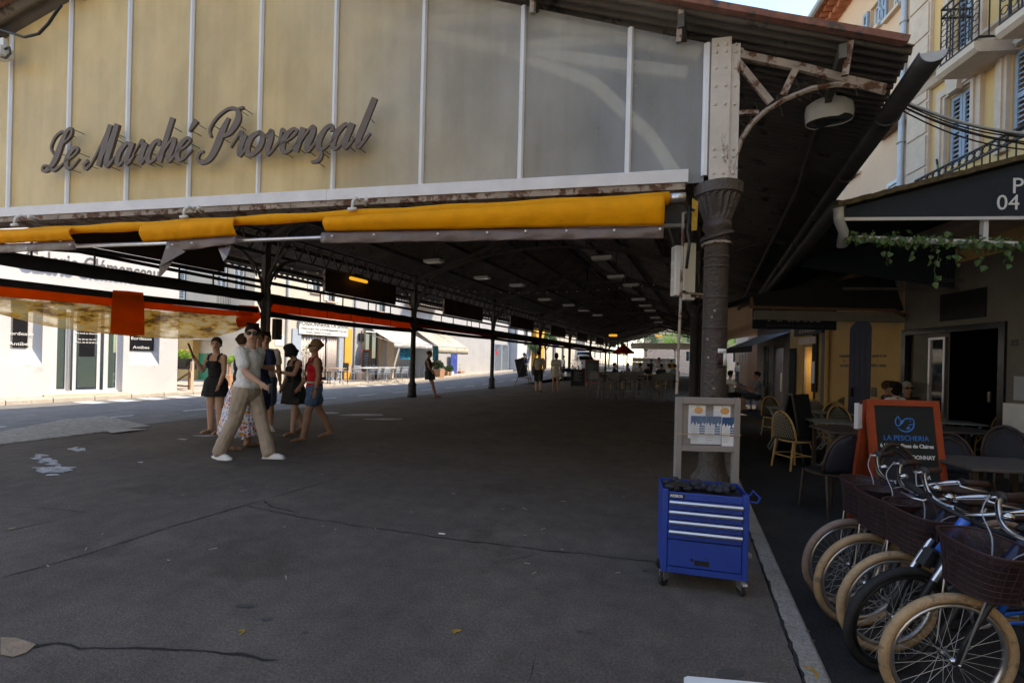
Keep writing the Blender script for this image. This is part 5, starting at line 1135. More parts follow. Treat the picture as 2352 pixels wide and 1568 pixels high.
# --- beige building
zo = 2.62
dB = (FB.uv(1999,860)[0], FB.uv(1949,860)[0]); s27 = FB.uv(1911,860)[0]; s53 = FB.uv(1812,860)[0]; s76 = FB.uv(1750,860)[0]; sD = (FB.uv(1873,860)[0], FB.uv(1841,860)[0])
zd = FB.uv(1975,736)[1]
wall(bb_, .01, s27, LZ, zo, [(dB[0],dB[1],LZ,zd-.18)], M['ochrewall'], .3, 'bar_front')
ar_ = MB(); c = (dB[0]+dB[1])/2; hw = (dB[1]-dB[0])/2; 
pts = [(c-hw,-.1,LZ),(c+hw,-.1,LZ),(c+hw,-.1,zd-.22)] + [(c+hw*math.cos(a),-.1,zd-.22+.22*math.sin(a)) for a in [math.pi*k/10 for k in range(1,10)]] + [(c-hw,-.1,zd-.22)]
o = ar_.prism(pts, (0,.105,0)).build('arched_door', M['doorblue'], bb_)
for k in range(1,4): MB().box(c-hw+2*hw*k/4-.006,c-hw+2*hw*k/4+.006,.005,.008,LZ+.05,zd-.25).build('door_groove', M['black'], o)
MB().box(c+hw*.55,c+hw*.75,.0,.05,.75,.95).build('handle', M['black'], o)
MB().sph((c-hw+.1-.5,.12,zo-.1),.06,8,6).build('wall_spot', M['black'], bb_)
def btxt(x, y, s_, size, m_=None): q = FB.uv(x, y); text('lettering', s_, size, m_ or M['textdim'], bb_, (q[0], .003, q[1]), (R_(90),0,R_(180)), 'CENTER', bold=.002)
btxt(1938,820,'\xc0 PARTAGER',.075); btxt(1938,831,'&',.075); btxt(1938,842,'COCKTAILS',.075); btxt(2016,820,'\xc0 PARTIR DE 18h',.075); btxt(2016,831,'-',.075); btxt(2016,842,'FERM\xc9 LE MARDI',.075)
q = FB.uv(2008,900); MB().box(q[0]-.08,q[0]+.08,0,.03,q[1]-.1,q[1]+.1).build('vent_grille', M['greystone'], bb_)
a = FB.uv(1905,850)[0]; MB().cyl((a,.08,LZ),(a,.08,zo),.045,n=10).build('downpipe', M['ochrewall'], bb_)
MB().box(a+.06, FB.uv(1889,850)[0], 0, .05, LZ, zo).build('stone_quoin', M['greystone'], bb_)
sq = FB.uv(1889,850)[0]
wall(bb_, s27+.002, s53, LZ, zo, [(sD[0],sD[1],LZ,2.05)], M['ochrewall'], .3, 'shop_front')
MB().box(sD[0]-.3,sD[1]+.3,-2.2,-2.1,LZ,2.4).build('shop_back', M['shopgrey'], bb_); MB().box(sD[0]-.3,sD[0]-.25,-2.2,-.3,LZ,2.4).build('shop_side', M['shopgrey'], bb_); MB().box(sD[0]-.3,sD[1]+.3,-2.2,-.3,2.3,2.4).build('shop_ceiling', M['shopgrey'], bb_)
frame_(bb_, sD[0], sD[1], LZ, 2.05, .05, M['steel'], -.1, .06, 'shop_door_frame', sill=False)
MB().box(sD[0]-.1,sD[1]+.1,.0,.08,2.06,2.26).build('shutter_box', M['stone'], bb_)
sg_ = MB().box(s27+.35,s53-.5,.02,.10,2.32,2.58).build('shop_sign', M['black'], bb_); text('lettering', 'LE 31 MASSENA', .14, M['paleoak'], sg_, ((s27+s53)/2-.05,.105,2.39), (R_(90),0,R_(180)), 'CENTER', bold=.003)
for (x0,x1,y0,y1) in ((1816,1829,800,905),(1869,1880,745,900)): q = rc(FB,x0,y0,x1,y1); MB().box(q[0],q[1],.03,.06,q[2],q[3]).build('menu_board', M['chalkboard'], bb_)
q = rc(FB,1868,830,1876,880); MB().box(q[0],q[1],.065,.07,q[2],q[3]).build('white_notice', M['paper'], bb_)
t = thing('pendant_lamp', 'lit warm pendant lamp inside the small ochre shop doorway', 'lamp', FB.w((sD[0]+sD[1])/2,-.7,1.62)); MB().sph((0,0,0),.045,10,6).build('bulb', M['warmlamp'], t); MB().lathe([(.16,-.0),(.05,.05),(.02,.06)],n=12).build('shade', M['black'], t); MB().cyl((0,0,.06),(0,0,.7),.006,n=4).build('cord', M['black'], t)
lp = bpy.data.lights.new('pendant_light','POINT'); lp.energy = 6; lp.color = (1,.75,.4); lp.shadow_soft_size = .05; l_ = bpy.data.objects.new('pendant_light', lp); col.objects.link(l_); l_.location = FB.w((sD[0]+sD[1])/2,-.7,1.52); 
t = thing('neon_sign', 'small red and green neon sign in the ochre shop doorway', 'sign', FB.w(sD[0]+.35,-.4,1.7), FB.a); MB().tube([(.07*math.cos(a)*(1+.3*math.cos(5*a)),0,.09+.07*math.sin(a)*(1+.3*math.cos(5*a))) for a in [6.28*k/25 for k in range(25)]],.009,5,closed=True).build('red_tube', M['redlight'], t); MB().box(.05,.25,-.01,.01,-.10,-.05).build('green_tube', M['greenlight'], t)
# grey shop beyond
t = thing('grey_shop', 'grey stone shop front with small blue awning beyond the ochre shop', 'building', FB.w(s53,0,0), FB.a); Lg = s76-s53+.6
wall(t, .004, Lg, LZ, 7.5, [(.5,1.3,LZ,2.1),(1.7,2.2,.7,2.1)], M['shopgrey'], .3); MB().box(.3,2.4,-1.5,-1.4,LZ,2.4).build('shop_back', M['darkroom'], t); 
window(t,1.7,2.2,.7,2.1,M['greystone']); o = frame_(t,.5,1.3,LZ,2.1,.08,M['greystone'],-.1,.06,'door'); MB().cyl((.62,.0,.6),(.62,0,1.2),.015).build('handle', M['steel'], o)
zb4 = 2.05; aw4 = MB().grid([[(k*.3,.02,2.5) for k in range(10)],[(k*.3,1.1,zb4) for k in range(10)]]).build('awning_canopy', M['bluegrey'], t); solid(aw4,.01); solid(MB().grid([[(k*.3,1.1,zb4) for k in range(10)],[(k*.3,1.11,zb4-.2) for k in range(10)]]).build('awning_valance', M['navyawning'], t),.01)
# upper floors of the beige building
ez = FB.uv(1930, 38)[1]; LBU = 16
def bw(x0,x1,y0,y1): return (FB.uv(x1,(y0+y1)/2)[0] if x1 > x0 else 0, FB.uv(x0,(y0+y1)/2)[0], FB.uv((x0+x1)/2,y1)[1], FB.uv((x0+x1)/2,y0)[1])
b1 = bw(2036,2072,212,290); b2 = bw(1998,2020,10,70); b3 = bw(2042,2068,-40,25); b4 = bw(1950,1972,372,402); b5 = bw(2040,2068,416,460)
wall(bb_, .012, LBU, zo+.002, ez, [b1,b2,b3,b4], M['beigewall'], .3, 'upper_wall')
for h in (b1,b2,b3,b4): window(bb_, *h, M['lampwhite'], sill=M['stone'])
shutter(bb_, b1[0], (b1[0]+b1[1])/2, b1[2], b1[3], M['bluegrey'], -.05); shutter(bb_, (b1[0]+b1[1])/2, b1[1], b1[2], b1[3], M['bluegrey'], -.05)
for h in (b2,b3):
    w_ = (h[1]-h[0])*.5; shutter(bb_, h[1]+.02, h[1]+w_+.02, h[2], h[3], M['bluepaint'], .02); shutter(bb_, h[0]-w_-.02, h[0]-.02, h[2], h[3], M['bluepaint'], .02)
MB().box(b1[0]-.1,b1[1]+.1,.0,.22,b1[2]-.12,b1[2]-.02).build('window_box', M['woodbrown'], bb_)
shutter(bb_, b5[0], b5[1], b5[2]-.5, b5[3], M['lampwhite'], .01)
MB().cyl((.08,.09,zo),(.08,.09,ez),.055,n=12).build('downpipe', M['zinc'], bb_)
for k in range(3): MB().tube([(.08+.07*math.cos(a),.09+.07*math.sin(a),zo+.9+k*2.4) for a in [6.28*i/10 for i in range(10)]],.012,5,closed=True).build('pipe_bracket', M['zinc'], bb_)
rf = MB().prism([(-.3,.55,ez+.30),(-.3,-3,ez+1.3),(-.3,-3,ez+1.2),(-.3,.5,ez+.22)], (LBU+.3,0,0)).build('roof', M['tile'], bb_)
for row in range(2):
    me = MB().tube([(0,0,0),(0,.26,0)], .075, 8).mesh('eave_tile', M['tile'])
    for k in range(52): put('eave_tile', me, rf, (.1+k*.2+.1*row, .0+.18*row, ez+.05+.13*row))
MB().cyl((-.3,.62,ez+.22),(LBU,.62,ez+.22),.07,n=10).build('eave_gutter', M['zinc'], bb_)
MB().box(-14.3,.3,-.6,.5,12.8,13.0).build('roof', M['tile'], ya_)
house('salmon_house', 'salmon house with red roof tiles beyond the beige house eaves', 2.4, 8, 24, 34, 9.2, mk('salmon',(.58,.34,.24),.9), [(2,3,5,6.8),(6,7,5,6.8)]).rotation_euler.z = R_(90)
bpy.data.objects['salmon_house'].location = (2.3, 24, 0)
t = thing('lane_house', 'plain dim house lining the far lane behind the terraces', 'building', (2.6,34.2,0), R_(90)); wall(t,0,22,LZ,8.5,[(x,x+1.1,z,z+1.8) for x in (2,6,10,14) for z in (.6,4.4)],M['beigewall']); MB().box(-.2,22.2,-5,.3,8.5,8.7).build('roof',M['tile'],t)
for x in (2,6,10,14):
    for z in (.6,4.4): window(t,x,x+1.1,z,z+1.8,M['bluegrey'])
# houses behind the camera's right shoulder: same terrace of tall houses along the lane
t = thing('near_house', 'tall plain yellow house along the lane right of the bicycles', 'building', (5.2,-6,0), R_(85)); wall(t,0,9.5,LZ,12.5,[],M['yellowwall']); MB().box(-.2,9.7,-6,.4,12.5,12.8).build('roof',M['tile'],t)
# ================================================================ TERRACE CANOPY with the phone number
AW = Fr((1.3,6.2), math.atan2(1.1,3.45))
cn = thing('terrace_canopy', 'dark navy lean-to canopy with white lettering over the fish restaurant terrace', 'canopy', (1.3,6.2,0), AW.a)
zbar = AW.uv(1960,500)[1]; u0 = AW.uv(1908,487); u1 = AW.uv(2352,374); sl_ = (u1[1]-u0[1])/(u1[0]-u0[0]); Lc = 3.45
top = lambda s: u0[1] + sl_*(s-u0[0])
MB().prism([(0,0,zbar),(Lc,0,zbar),(Lc,0,top(Lc)),(0,0,top(0))], (0,.012,0)).build('cheek', M['navyawning'], cn)
MB().box(0,Lc,-.015,.0,zbar-.035,zbar+.0).build('white_bar', M['alu'], cn)
p1 = AW.uv(2321,444); text('lettering', 'PESCHERIA', .44*.55, M['textwhite'], cn, (p1[0],-.004,p1[1]), (R_(90),0,0), 'LEFT', bold=.0)
p2 = AW.uv(2286,482); text('lettering', '04 93 34', .235, M['textwhite'], cn, (p2[0],-.004,p2[1]), (R_(90),0,0), 'LEFT')
dv = Vector((1.30-1.3, 13.8-6.2, 0)); ex = dv.dot(AW.d), dv.dot(AW.n)         # outer edge runs parallel to the hall
dA = FA.d*7.4; eA = dA.dot(AW.d), dA.dot(AW.n)
T0 = (-.03,-.03,top(0)+.02); T1 = (Lc,-.03,top(Lc)+.02); T2 = (ex[0]+3.2,ex[1]+.3,top(Lc)-.1); T3 = (ex[0],ex[1],top(0)+.02)
o = MB().add([T0,T1,T2,T3],[(0,1,2,3)]).build('canopy_roof', M['blackcloth'], cn); solid(o,.05,1)
mo = MB(); n = 30
for k in range(n): a = k/n; b = (k+1)/n; mo.bar((Lc*a-.04,-.03,top(Lc*a)+.045+rnd.uniform(-.008,.008)),(Lc*b-.04,-.03,top(Lc*b)+.045),.09,.055)
mo.build('roof_edge', mk('mossedge',(.10,.072,.035),.95,var=.4,scale=14,bump=.6,bscale=50), cn)
MB().tube([(-.05,-.06,zbar+.1),(ex[0]-.05,ex[1],zbar+.1)], .085, 12).build('canopy_gutter', M['gutter'], cn, True)
MB().tube([(-.05,-.08,zbar+.09),(-.02,-.05,zbar-.05),(.06,.0,zbar-.16),(.1,.1,zbar-.3)], .05, 10).build('gutter_elbow', M['zinc'], cn, True)
MB().tube([(0.2,.05,zbar-.22),(Lc,.05,zbar-.36)], .035, 8).build('vine_rail', M['lampwhite'], cn)
MB().bar((1.55,.05,zbar-.3),(1.55,.05,zbar),.05,.05).build('hanger', M['alu'], cn)
# inner cheek with the shop kind
C2 = Fr((1.75,9.35), AW.a); z2 = C2.uv(2000,660)[1]; e2 = C2.uv(2300,668)
c2 = thing('inner_awning', 'dark inner awning reading Poissonnerie behind the ivy', 'awning', (1.75,9.35,0), AW.a)
MB().prism([(-.35,0,z2+.35),(2.1,0,z2),(2.1,0,z2+1.1),(-.3,0,z2+.62)], (0,.02,0)).build('cheek', M['navyawning'], c2); MB().box(.35,2.15,-.02,.03,z2-.05,z2+.0).build('bottom_bar', M['truss'], c2)
q = C2.uv(2143,648); text('lettering','Poissonnerie',.135,M['textdim'],c2,(q[0],-.004,q[1]),(R_(90),0,0),'LEFT')
q = C2.uv(2195,600); MB().tube([(q[0]+.16*math.cos(a),-.006,q[1]+.1*math.sin(a)) for a in [6.28*k/14 for k in range(10)]],.012,4).build('fish_logo', mk('logodim',(.01,.03,.09),.6), c2)
# fascia of the bar's canopy
BC = Fr((.8,10.2), math.atan2(1.0,2.7)); bc = thing('bar_canopy', 'pale box fascia and rusty gutter of the bar canopy next to the blue door', 'canopy', (.8,10.2,0), BC.a); zq = BC.uv(1740,728)[1]; zq2 = BC.uv(1740,705)[1]
MB().box(0,2.85,0,.06,zq,zq2-.06).build('fascia', M['greystone'], bc); MB().box(-.02,2.86,-.02,.07,zq-.05,zq).build('fascia_trim', M['greystone'], bc)
MB().tube([(-.1,-.06,zq2+.18),(-.1,-.06,zq2+.05),(-.05,-.06,zq2-.01),(2.6,-.06,zq2-.02),(2.8,-.05,zq2-.12)], .035, 8).build('gutter', M['woodbrown'], bc, True)
o = MB().add([(0,0.03,zq2-.02),(2.85,.03,zq2-.02),(2.6,.03,zq2+.75),(0,.03,zq2+.25)],[(0,1,2,3)]).build('end_panel', M['blackcloth'], bc); solid(o,.02)
o = MB().add([(0,.05,zq2+.25),(2.6,.05,zq2+.75),(1.5,8,zq2+.75),(.9,8.5,zq2+.1)],[(0,1,2,3)]).build('roof', M['blackcloth'], bc); solid(o,.04)
AS = Fr((.75,11.4), BC.a); a0 = AS.uv(1728,760); a1 = AS.uv(1920,756); asg = thing('bar_sign', 'navy bar sign reading Artistes, bar \xe0 viandes and cocktails club', 'sign', (.75,11.4,0), AS.a); zs = AS.uv(1820,756)[1]
MB().box(a0[0],a1[0],0,.04,zs,zs+.5).build('board', M['navyawning'], asg); text('lettering','Artistes',.36,M['textgrey'],asg,((a0[0]+a1[0])/2,-.004,zs+.17),(R_(90),0,0),'CENTER',bold=.004); text('lettering','BAR \xc0 VIANDES & COCKTAILS CLUB',.075,M['textdim'],asg,((a0[0]+a1[0])/2,-.004,zs+.05),(R_(90),0,0),'CENTER')
# ivy garland
iv = thing('ivy_garland', 'green ivy garland trailing from the white rail under the navy canopy', 'ivy', (1.3,6.2,0), AW.a); lv = []
for k in range(3):
    s_ = .040+.010*k; lv.append(MB().add([(0,0,0),(s_*.55,-.01,-s_*.35),(s_*.35,-.004,-s_*.95),(0,.004,-s_*1.35),(-s_*.35,-.004,-s_*.95),(-s_*.55,-.01,-s_*.35)],[(0,1,2,3),(0,3,4,5)]).mesh('leaf', M['leafvine']))
def leaf(x,y,z): put('leaf', rnd.choice(lv), iv, (x,y,z), (rnd.uniform(-.6,.3),rnd.uniform(-.5,.5),rnd.uniform(-.7,.7)))
st = MB(); cnt = 0
for k in range(225): s_ = rnd.uniform(.1,3.0); leaf(s_+rnd.gauss(0,.02), rnd.uniform(-.06,.1), zbar-.22-.0*s_-.14*s_/3.2+abs(rnd.gauss(0,.04))-.02)
for (s_, L) in ((.55,.22),(1.05,.42),(1.5,.25),(1.75,.2),(2.15,.35),(2.4,.55),(2.6,.3),(1.25,.2),(.8,.15),(2.9,.5)):
    pts = [(s_+.02*math.sin(j),.02,zbar-.28-.05*s_-L*j/8) for j in range(9)]; st.tube(pts,.004,4)
    for j in range(int(L*26)): f = rnd.random(); leaf(s_+rnd.gauss(0,.025),rnd.uniform(-.03,.06),zbar-.26-.05*s_-L*f)
st.build('stems', M['leaf'], iv)
sm = MB()
for k in range(620): s_ = rnd.uniform(.05,3.3); leaves(sm, (s_, rnd.uniform(-.05,.16), zbar-.22-.14*s_/3.2+rnd.gauss(.015,.035)), 1, .01, .055)
struct(sm.build('leaf_mass', M['leafvine'], iv), 'stuff')
# ================================================================ CHAIRS AND TABLES ON THE LANE
def rattan_chair(dark=False):
    t = thing('rattan_chair', 'x', 'chair', group='rattan terrace chairs' if not dark else 'dark bentwood terrace chairs'); fm_ = M['rattan'] if not dark else M['darkwood']
    MB().lathe([(.20,.425),(.215,.44),(.215,.455),(.20,.465)], n=18).build('seat', M['weave'] if not dark else M['black'], t)
    MB().tube([(.215*math.cos(a),.215*math.sin(a),.44) for a in [6.28*k/16 for k in range(16)]],.016,6,closed=True).build('seat_ring', fm_, t, True)
    for x, y in ((-.17,-.17),(.17,-.17)): MB().tube([(x*1.12,y*1.15,0),(x,y,.44)],.016,6).build('leg', fm_, t)
    for x in (-.17,.17): MB().tube([(x*1.1,.25,0),(x,.19,.44)],.016,6).build('leg', fm_, t)
    bk = [(.22*math.cos(a)*(1 if 1 else 1), .17+.10*max(0,math.sin(a))*.9+.02, .46+.44*math.sin(a)**.75 if math.sin(a)>0 else .46) for a in [math.pi*k/14 for k in range(15)]]
    MB().tube(bk,.016,6).build('back_frame', fm_, t, True)
    if dark: MB().tube([(p[0]*.82,p[1],.46+(p[2]-.46)*.86) for p in bk],.010,6).build('inner_frame', fm_, t, True)
    rows = []
    for j in range(9):
        v = j/8; rows.append([((-.2+.4*k/10)*math.sqrt(max(.0,1-v**2.6))*1.03, .19+.09*v+.03*(1-((k-5)/5)**2), .47+.42*v) for k in range(11)])
    o = MB().grid(rows).build('back_panel', M['weave'] if not dark else mk('darkpad',(.018,.02,.03),.7), t, True); solid(o,.012,0)
    if not dark:
        d_ = MB()
        for j in range(1,16):
            v = j/16
            for k in range(13):
                u_ = (-.19+.38*(k+.5*(j%2))/12.5)*math.sqrt(max(0,1-v**2.6)); f = u_/.2; y_ = .19+.09*v+.03*(1-min(1,f*f))
                for sg in (-.010,.010): d_.box(u_-.006,u_+.006,y_+sg-.001,y_+sg+.001,.47+.42*v-.006,.47+.42*v+.006)
        struct(d_.build('weave_dots', M['weavelight'], t),'stuff')
        MB().tube([(-.17,-.17,.2),(.17,-.17,.2)],.01,5).tube([(-.17,.2,.2),(.17,.2,.2)],.01,5).tube([(-.18,-.17,.22),(-.18,.2,.22)],.01,5).tube([(.18,-.17,.22),(.18,.2,.22)],.01,5).build('stretchers', fm_, t)
        for x in (-.17,.17): MB().tube([(x,-.17,.3),(x*.6,-.17,.43)],.009,5).build('brace', fm_, t)
    return t
def at_top(x, ytop, zt): 
    hz = 827+.025*(x-1176); D = (CAMH-zt)*FPX/(ytop-hz); p = dp(x, ytop, D); return Vector((p.x,p.y,-.19))
rc0 = rattan_chair(); rlist = [(1826,945,2.2,'rattan chair nearest the market column, turned to the slatted table'),(1782,913,.4,'rattan chair behind the tall thin table'),(1872,917,2.9,'rattan chair right of the dark folding board'),(1902,921,3.4,'rattan chair with high round back behind the cup'),(1938,911,3.0,'farthest rattan chair in front of the blue door'),(1944,935,.3,'rattan chair behind the slatted green table'),(2156,923,.2,'rattan chair right of the fish menu board'),(2288,946,-1.0,'leaning rattan chair far right near the meter box'),(1925,928,.1,'rattan chair close behind another near the blue door')]
for i, (x, yt, r_, l) in enumerate(rlist):
    p = at_top(x, yt, .70)
    if i == 0: rc0.location = p; rc0.rotation_euler.z = r_; rc0['label'] = l
    else: dup(rc0, p, r_, l)
dc0 = rattan_chair(True); dlist = [(2100,978,.3,'dark chair directly right of the fish menu board'),(2212,1004,.1,'dark bentwood chair at the wide dark table'),(2118,1036,.5,'dark brown chair in front of the fish menu board'),(2322,985,-.2,'dark chair at the far right frame edge'),(1905,990,3.6,'dark chair low beside the slatted table')]
for i, (x, yt, r_, l) in enumerate(dlist):
    p = at_top(x, yt, .70)
    if i == 0: dc0.location = p; dc0.rotation_euler.z = r_; dc0['label'] = l
    else: dup(dc0, p, r_, l)
def slat_table(label, p, w, d, m_, zt=.72, rz=0):
    t = thing('bistro_table', label, 'table', p, rz, 'terrace tables on the lane')
    n = 8
    for k in range(n): MB().box(-w,w,-d+2*d*k/n,-d+2*d*(k+.86)/n,zt-.02,zt).build('slat', m_, t)
    for y_ in (-d*.8,d*.8): MB().bar((-w*.8,y_,0),(w*.8,y_,zt-.02),.022,.022).build('leg', m_, t); MB().bar((w*.8,y_*.9,0),(-w*.8,y_*.9,zt-.02),.022,.022).build('leg', m_, t)
    MB().bar((-w*.8,-d*.8,.02),(-w*.8,d*.8,.02),.02,.02).bar((w*.8,-d*.8,.02),(w*.8,d*.8,.02),.02,.02).build('foot_bar', m_, t); return t
slat_table('slatted grey-green folding table in front of the fish menu board', at_top(1908,966,.53), .33,.3, M['tablegrey'], rz=.2)
tc = at_top(1905,946,.53); slat_table('grey-green folding table with a green cup behind the slatted one', tc, .3,.28, M['tablegrey'], rz=.2)
slat_table('tall thin grey table behind the dark folding board', at_top(1790,935,.62), .22,.2, M['tablegrey'], .81)
slat_table('grey-green table right of the fish menu board', at_top(2190,968,.53), .33,.3, M['tablegrey'])
t = thing('cup', 'pale green coffee cup and saucer on the folding table', 'cup', tc+Vector((.16,-.05,.72))); MB().lathe([(.03,.012),(.05,.03),(.055,.08),(.048,.08),(.03,.03)],n=14).build('cup_body', M['cupgreen'], t, True); MB().lathe([(.03,0),(.085,.014),(.08,.018)],n=14).build('saucer', M['cupgreen'], t); MB().tube([(.05,0,.065),(.085,0,.06),(.08,0,.03),(.045,0,.03)],.007,5).build('handle', M['cupgreen'], t)
def wide_table(label,x,y,w): 
    t = thing('wooden_table', label, 'table', at_top(x,y,.53), .25, 'dark wooden tables on the lane'); MB().bbox(-w,w,-.35,.35,.69,.72,.006).build('table_top', M['darktable'], t)
    for a in (-1,1):
        for b in (-1,1): MB().bar((a*(w-.06),b*.29,0),(a*(w-.06),b*.29,.69),.045,.045).build('leg', M['darkwood'], t)
    return t
wide_table('dark wooden table top at the right edge above the handlebars',2285,1062,.45); wide_table('dark low table near the rattan chair by the meter box',2200,985,.4); wide_table('brown wooden table tucked behind the slatted table',1935,985,.3)
# folding dark board seen edge-on
t = thing('folding_board', 'dark folding menu board seen from its side among the rattan chairs', 'menu board', at_top(1832,906,.93), R_(60)); 
for s_ in (-1,1): o = MB().prism([(-.3,s_*.22,0),(.3,s_*.22,0),(.3,s_*.02,1.12),(-.3,s_*.02,1.12)], (0,s_*.02,0)).build('panel', M['chalkboard'], t); MB().bar((-.3,s_*.23,0),(-.3,s_*.03,1.13),.03,.04).bar((.3,s_*.23,0),(.3,s_*.03,1.13),.03,.04).build('frame', M['black'], o)
# ================================================================ FISH MENU BOARD
bp0 = at_top(2068,917,1.10); mb_ = thing('menu_board', 'orange-red framed menu board advertising oysters and Chardonnay with a blue fish logo', 'menu board', bp0, R_(20)); MB_H = 1.30; W_ = .335
MB().add([(-W_-.0,-.0,MB_H),(W_,-.0,MB_H),(W_+.06,-.22,0),(-W_-.06,-.22,0)],[(0,1,2,3)]).v
bdr = put('front_panel', None, mb_); bdr.rotation_euler = (R_(-9),0,0); bdr.location = (0,-.21,0); bdr.empty_display_size=.1
def on(o): o.parent = bdr; return o
PB = MB().box(-W_+.048,W_-.048,-.01,.01,.10,MB_H-.058).mesh('slate', M['chalkboard'])
bpy.data.objects.remove(bdr); bdr = put('slate', PB, mb_, (0,-.21,0), (R_(-9),0,0))
MB().box(-W_-.012,-W_+.05,-.02,.02,0,MB_H).build('frame_side', M['redwood'], bdr); MB().box(W_-.05,W_+.012,-.02,.02,0,MB_H).build('frame_side', M['redwood'], bdr); MB().box(-W_+.05,W_-.05,-.02,.02,MB_H-.06,MB_H).build('frame_top', M['redwood'], bdr); MB().box(-W_+.05,W_-.05,-.02,.02,.06,.13).build('frame_bottom', M['redwood'], bdr)
bk = MB().box(-W_-.02,-W_+.05,-.02,.02,0,MB_H-.02).box(W_-.05,W_+.02,-.02,.02,0,MB_H-.02).box(-W_+.05,W_-.05,-.01,.01,.1,MB_H-.1).build('rear_panel', M['redwood'], mb_, loc=(0,.21,0), rz=(R_(9),0,0))
def bt(s, z, size, m_, bold=.0, sx_=1.0, x=0): text('lettering', s, size, m_, bdr, (x,-.0125,z), (R_(90),0,0), 'CENTER', .001, bold, sx_)
k_ = MB_H-.0
bt('LA PESCHERIA', .895, .072, M['logoblue'], .0, .95); bt('6 Huitres Fines de Claires', .825, .052, M['textwhite'], .0015, .93); bt('+', .775, .045, M['textwhite']); bt('1 verre CHARDONNAY', .715, .055, M['textwhite'], .0015, .9); bt('12', .645, .085, M['textwhite'], .002, 1, -.02); bt('\u20ac', .645, .045, M['textwhite'], .001, 1, .055)
MB().box(-.14,.14,-.0125,-.011,.60,.606).build('rule', M['logoblue'], bdr); bt('Carpaccio de BAR', .525, .055, M['textwhite'], .0015, .95); bt('Daurade', .435, .055, M['textwhite'], .0015, .95, -.02)
fish = MB()
def stroke(P, w, z0=0):
    pts = cat([(x,y,ww) for x,y,ww in P], 8); L_, R2 = [], []
    for i in range(len(pts)):
        a_ = pts[max(i-1,0)]; b_ = pts[min(i+1,len(pts)-1)]; tv = Vector((b_[0]-a_[0], b_[1]-a_[1])); tv = tv.normalized() if tv.length > 1e-9 else Vector((1,0)); ww = pts[i][2]*w
        L_.append((pts[i][0]-tv.y*ww,-.0125-z0,pts[i][1]+tv.x*ww)); R2.append((pts[i][0]+tv.y*ww,-.0125-z0,pts[i][1]-tv.x*ww))
    fish.grid([L_,R2])
fz = 1.065
stroke([(-.055,fz+.075,.3),(-.085,fz+.03,1),(-.08,fz-.02,1),(-.05,fz-.02,1),(-.025,fz+.01,1),(.01,fz+.045,1),(.05,fz+.05,1),(.085,fz+.045,.8)], .0055)
stroke([(.085,fz+.045,.6),(.09,fz-.0,1.2),(.07,fz-.05,1.3),(.02,fz-.08,1.2),(-.03,fz-.075,1),(-.07,fz-.045,.4)], .0055, .0004)
stroke([(-.055,fz+.075,.3),(-.05,fz+.05,.8),(-.035,fz+.03,.4)], .007, .0006); stroke([(.03,fz-.02,.2),(.055,fz-.01,1),(.085,fz-.005,.5)], .005, .0008)
stroke([(-.045,fz-.015,.3),(-.025,fz+.015,1.6),(-.01,fz+.025,.5)], .010, .001); stroke([(.01,fz-.055,.3),(.03,fz-.045,1.5),(.045,fz-.03,.3)], .009, .0012)
fish.build('fish_logo', M['logoblue'], bdr); MB().sph((.055,-.0125,fz+.025),(.007,.002,.007),8,5).build('fish_eye', M['logoblue'], bdr)
t_ = MB()
for k in range(6): t_.box(-.05,.05,-.004+.006*k,.0+.006*k,0,.26)
lf_ = thing('leaflet_stack', 'bundle of pale leaflets clipped to the left edge of the fish menu board', 'leaflets', bp0+Vector((-.37,-.13,.98)), R_(55)); t_.build('sheets', M['paper'], lf_); MB().box(-.02,.02,-.01,.04,.25,.275).build('clip', M['black'], lf_)

# unseen sunlit house row behind the viewpoint, added to bounce warm light forward
t = thing('bounce_house_row', 'unseen row of pale plaster houses behind the viewpoint, added for warm bounce light', 'building', (-34,-16,0)); hs = [(x,x+1.1,z,z+1.9) for x in range(2,40,4) for z in (1.0,4.6,8.0)]
t.location = (10,-16,0); t.rotation_euler.z = math.pi; wall(t,0,44,-.3,11.5,hs,mk('paleplaster',(.68,.60,.49),.9)); MB().box(-.3,44.3,-6,.4,11.5,11.8).build('roof',M['tile'],t)
t.rotation_euler.z = 0; t.location = (-34,-16,0)
for h in hs: window(t,*h,M['lampwhite'])
# ================================================================ BLUE TOOL CABINET
pL, pR = gp(1512,1350,0), gp(1722,1378,0); cdir = (pR-pL).normalized(); ca = math.atan2(cdir.y, cdir.x); CWd = .50; CH0, CH1 = .10, .615; CD = .30
tbx = thing('tool_cabinet', 'blue wheeled tool cabinet with four drawers in front of the corner column', 'tool cabinet', (pL+pR)/2 + Vector((-math.sin(ca)*.02, math.cos(ca)*.02, 0)), ca)
h = CWd/2
cb = MB(); cb.bbox(-h,h,0.012,CD,CH0,CH1-.03,.006).build('body', M['toolblue'], tbx)
for x in (-1,1): MB().bbox(min(x*h,x*(h-.035)),max(x*h,x*(h-.035)),-.004,.03,CH0,CH1,.004).build('corner_post', M['toolblue'], tbx)
MB().bbox(-h+.036,h-.036,-.002,.012,CH1-.055,CH1-.012,.003).build('top_strip', M['toolblue'], tbx)
o = MB().box(-h+.04,-h+.13,-.006,-.003,CH1-.045,CH1-.022).build('maker_plate', M['black'], tbx); text('lettering','AREBOS',.022,M['textwhite'],o,(-h+.043,-.0068,CH1-.041),(R_(90),0,0),'LEFT',.0004,.0006,.95)
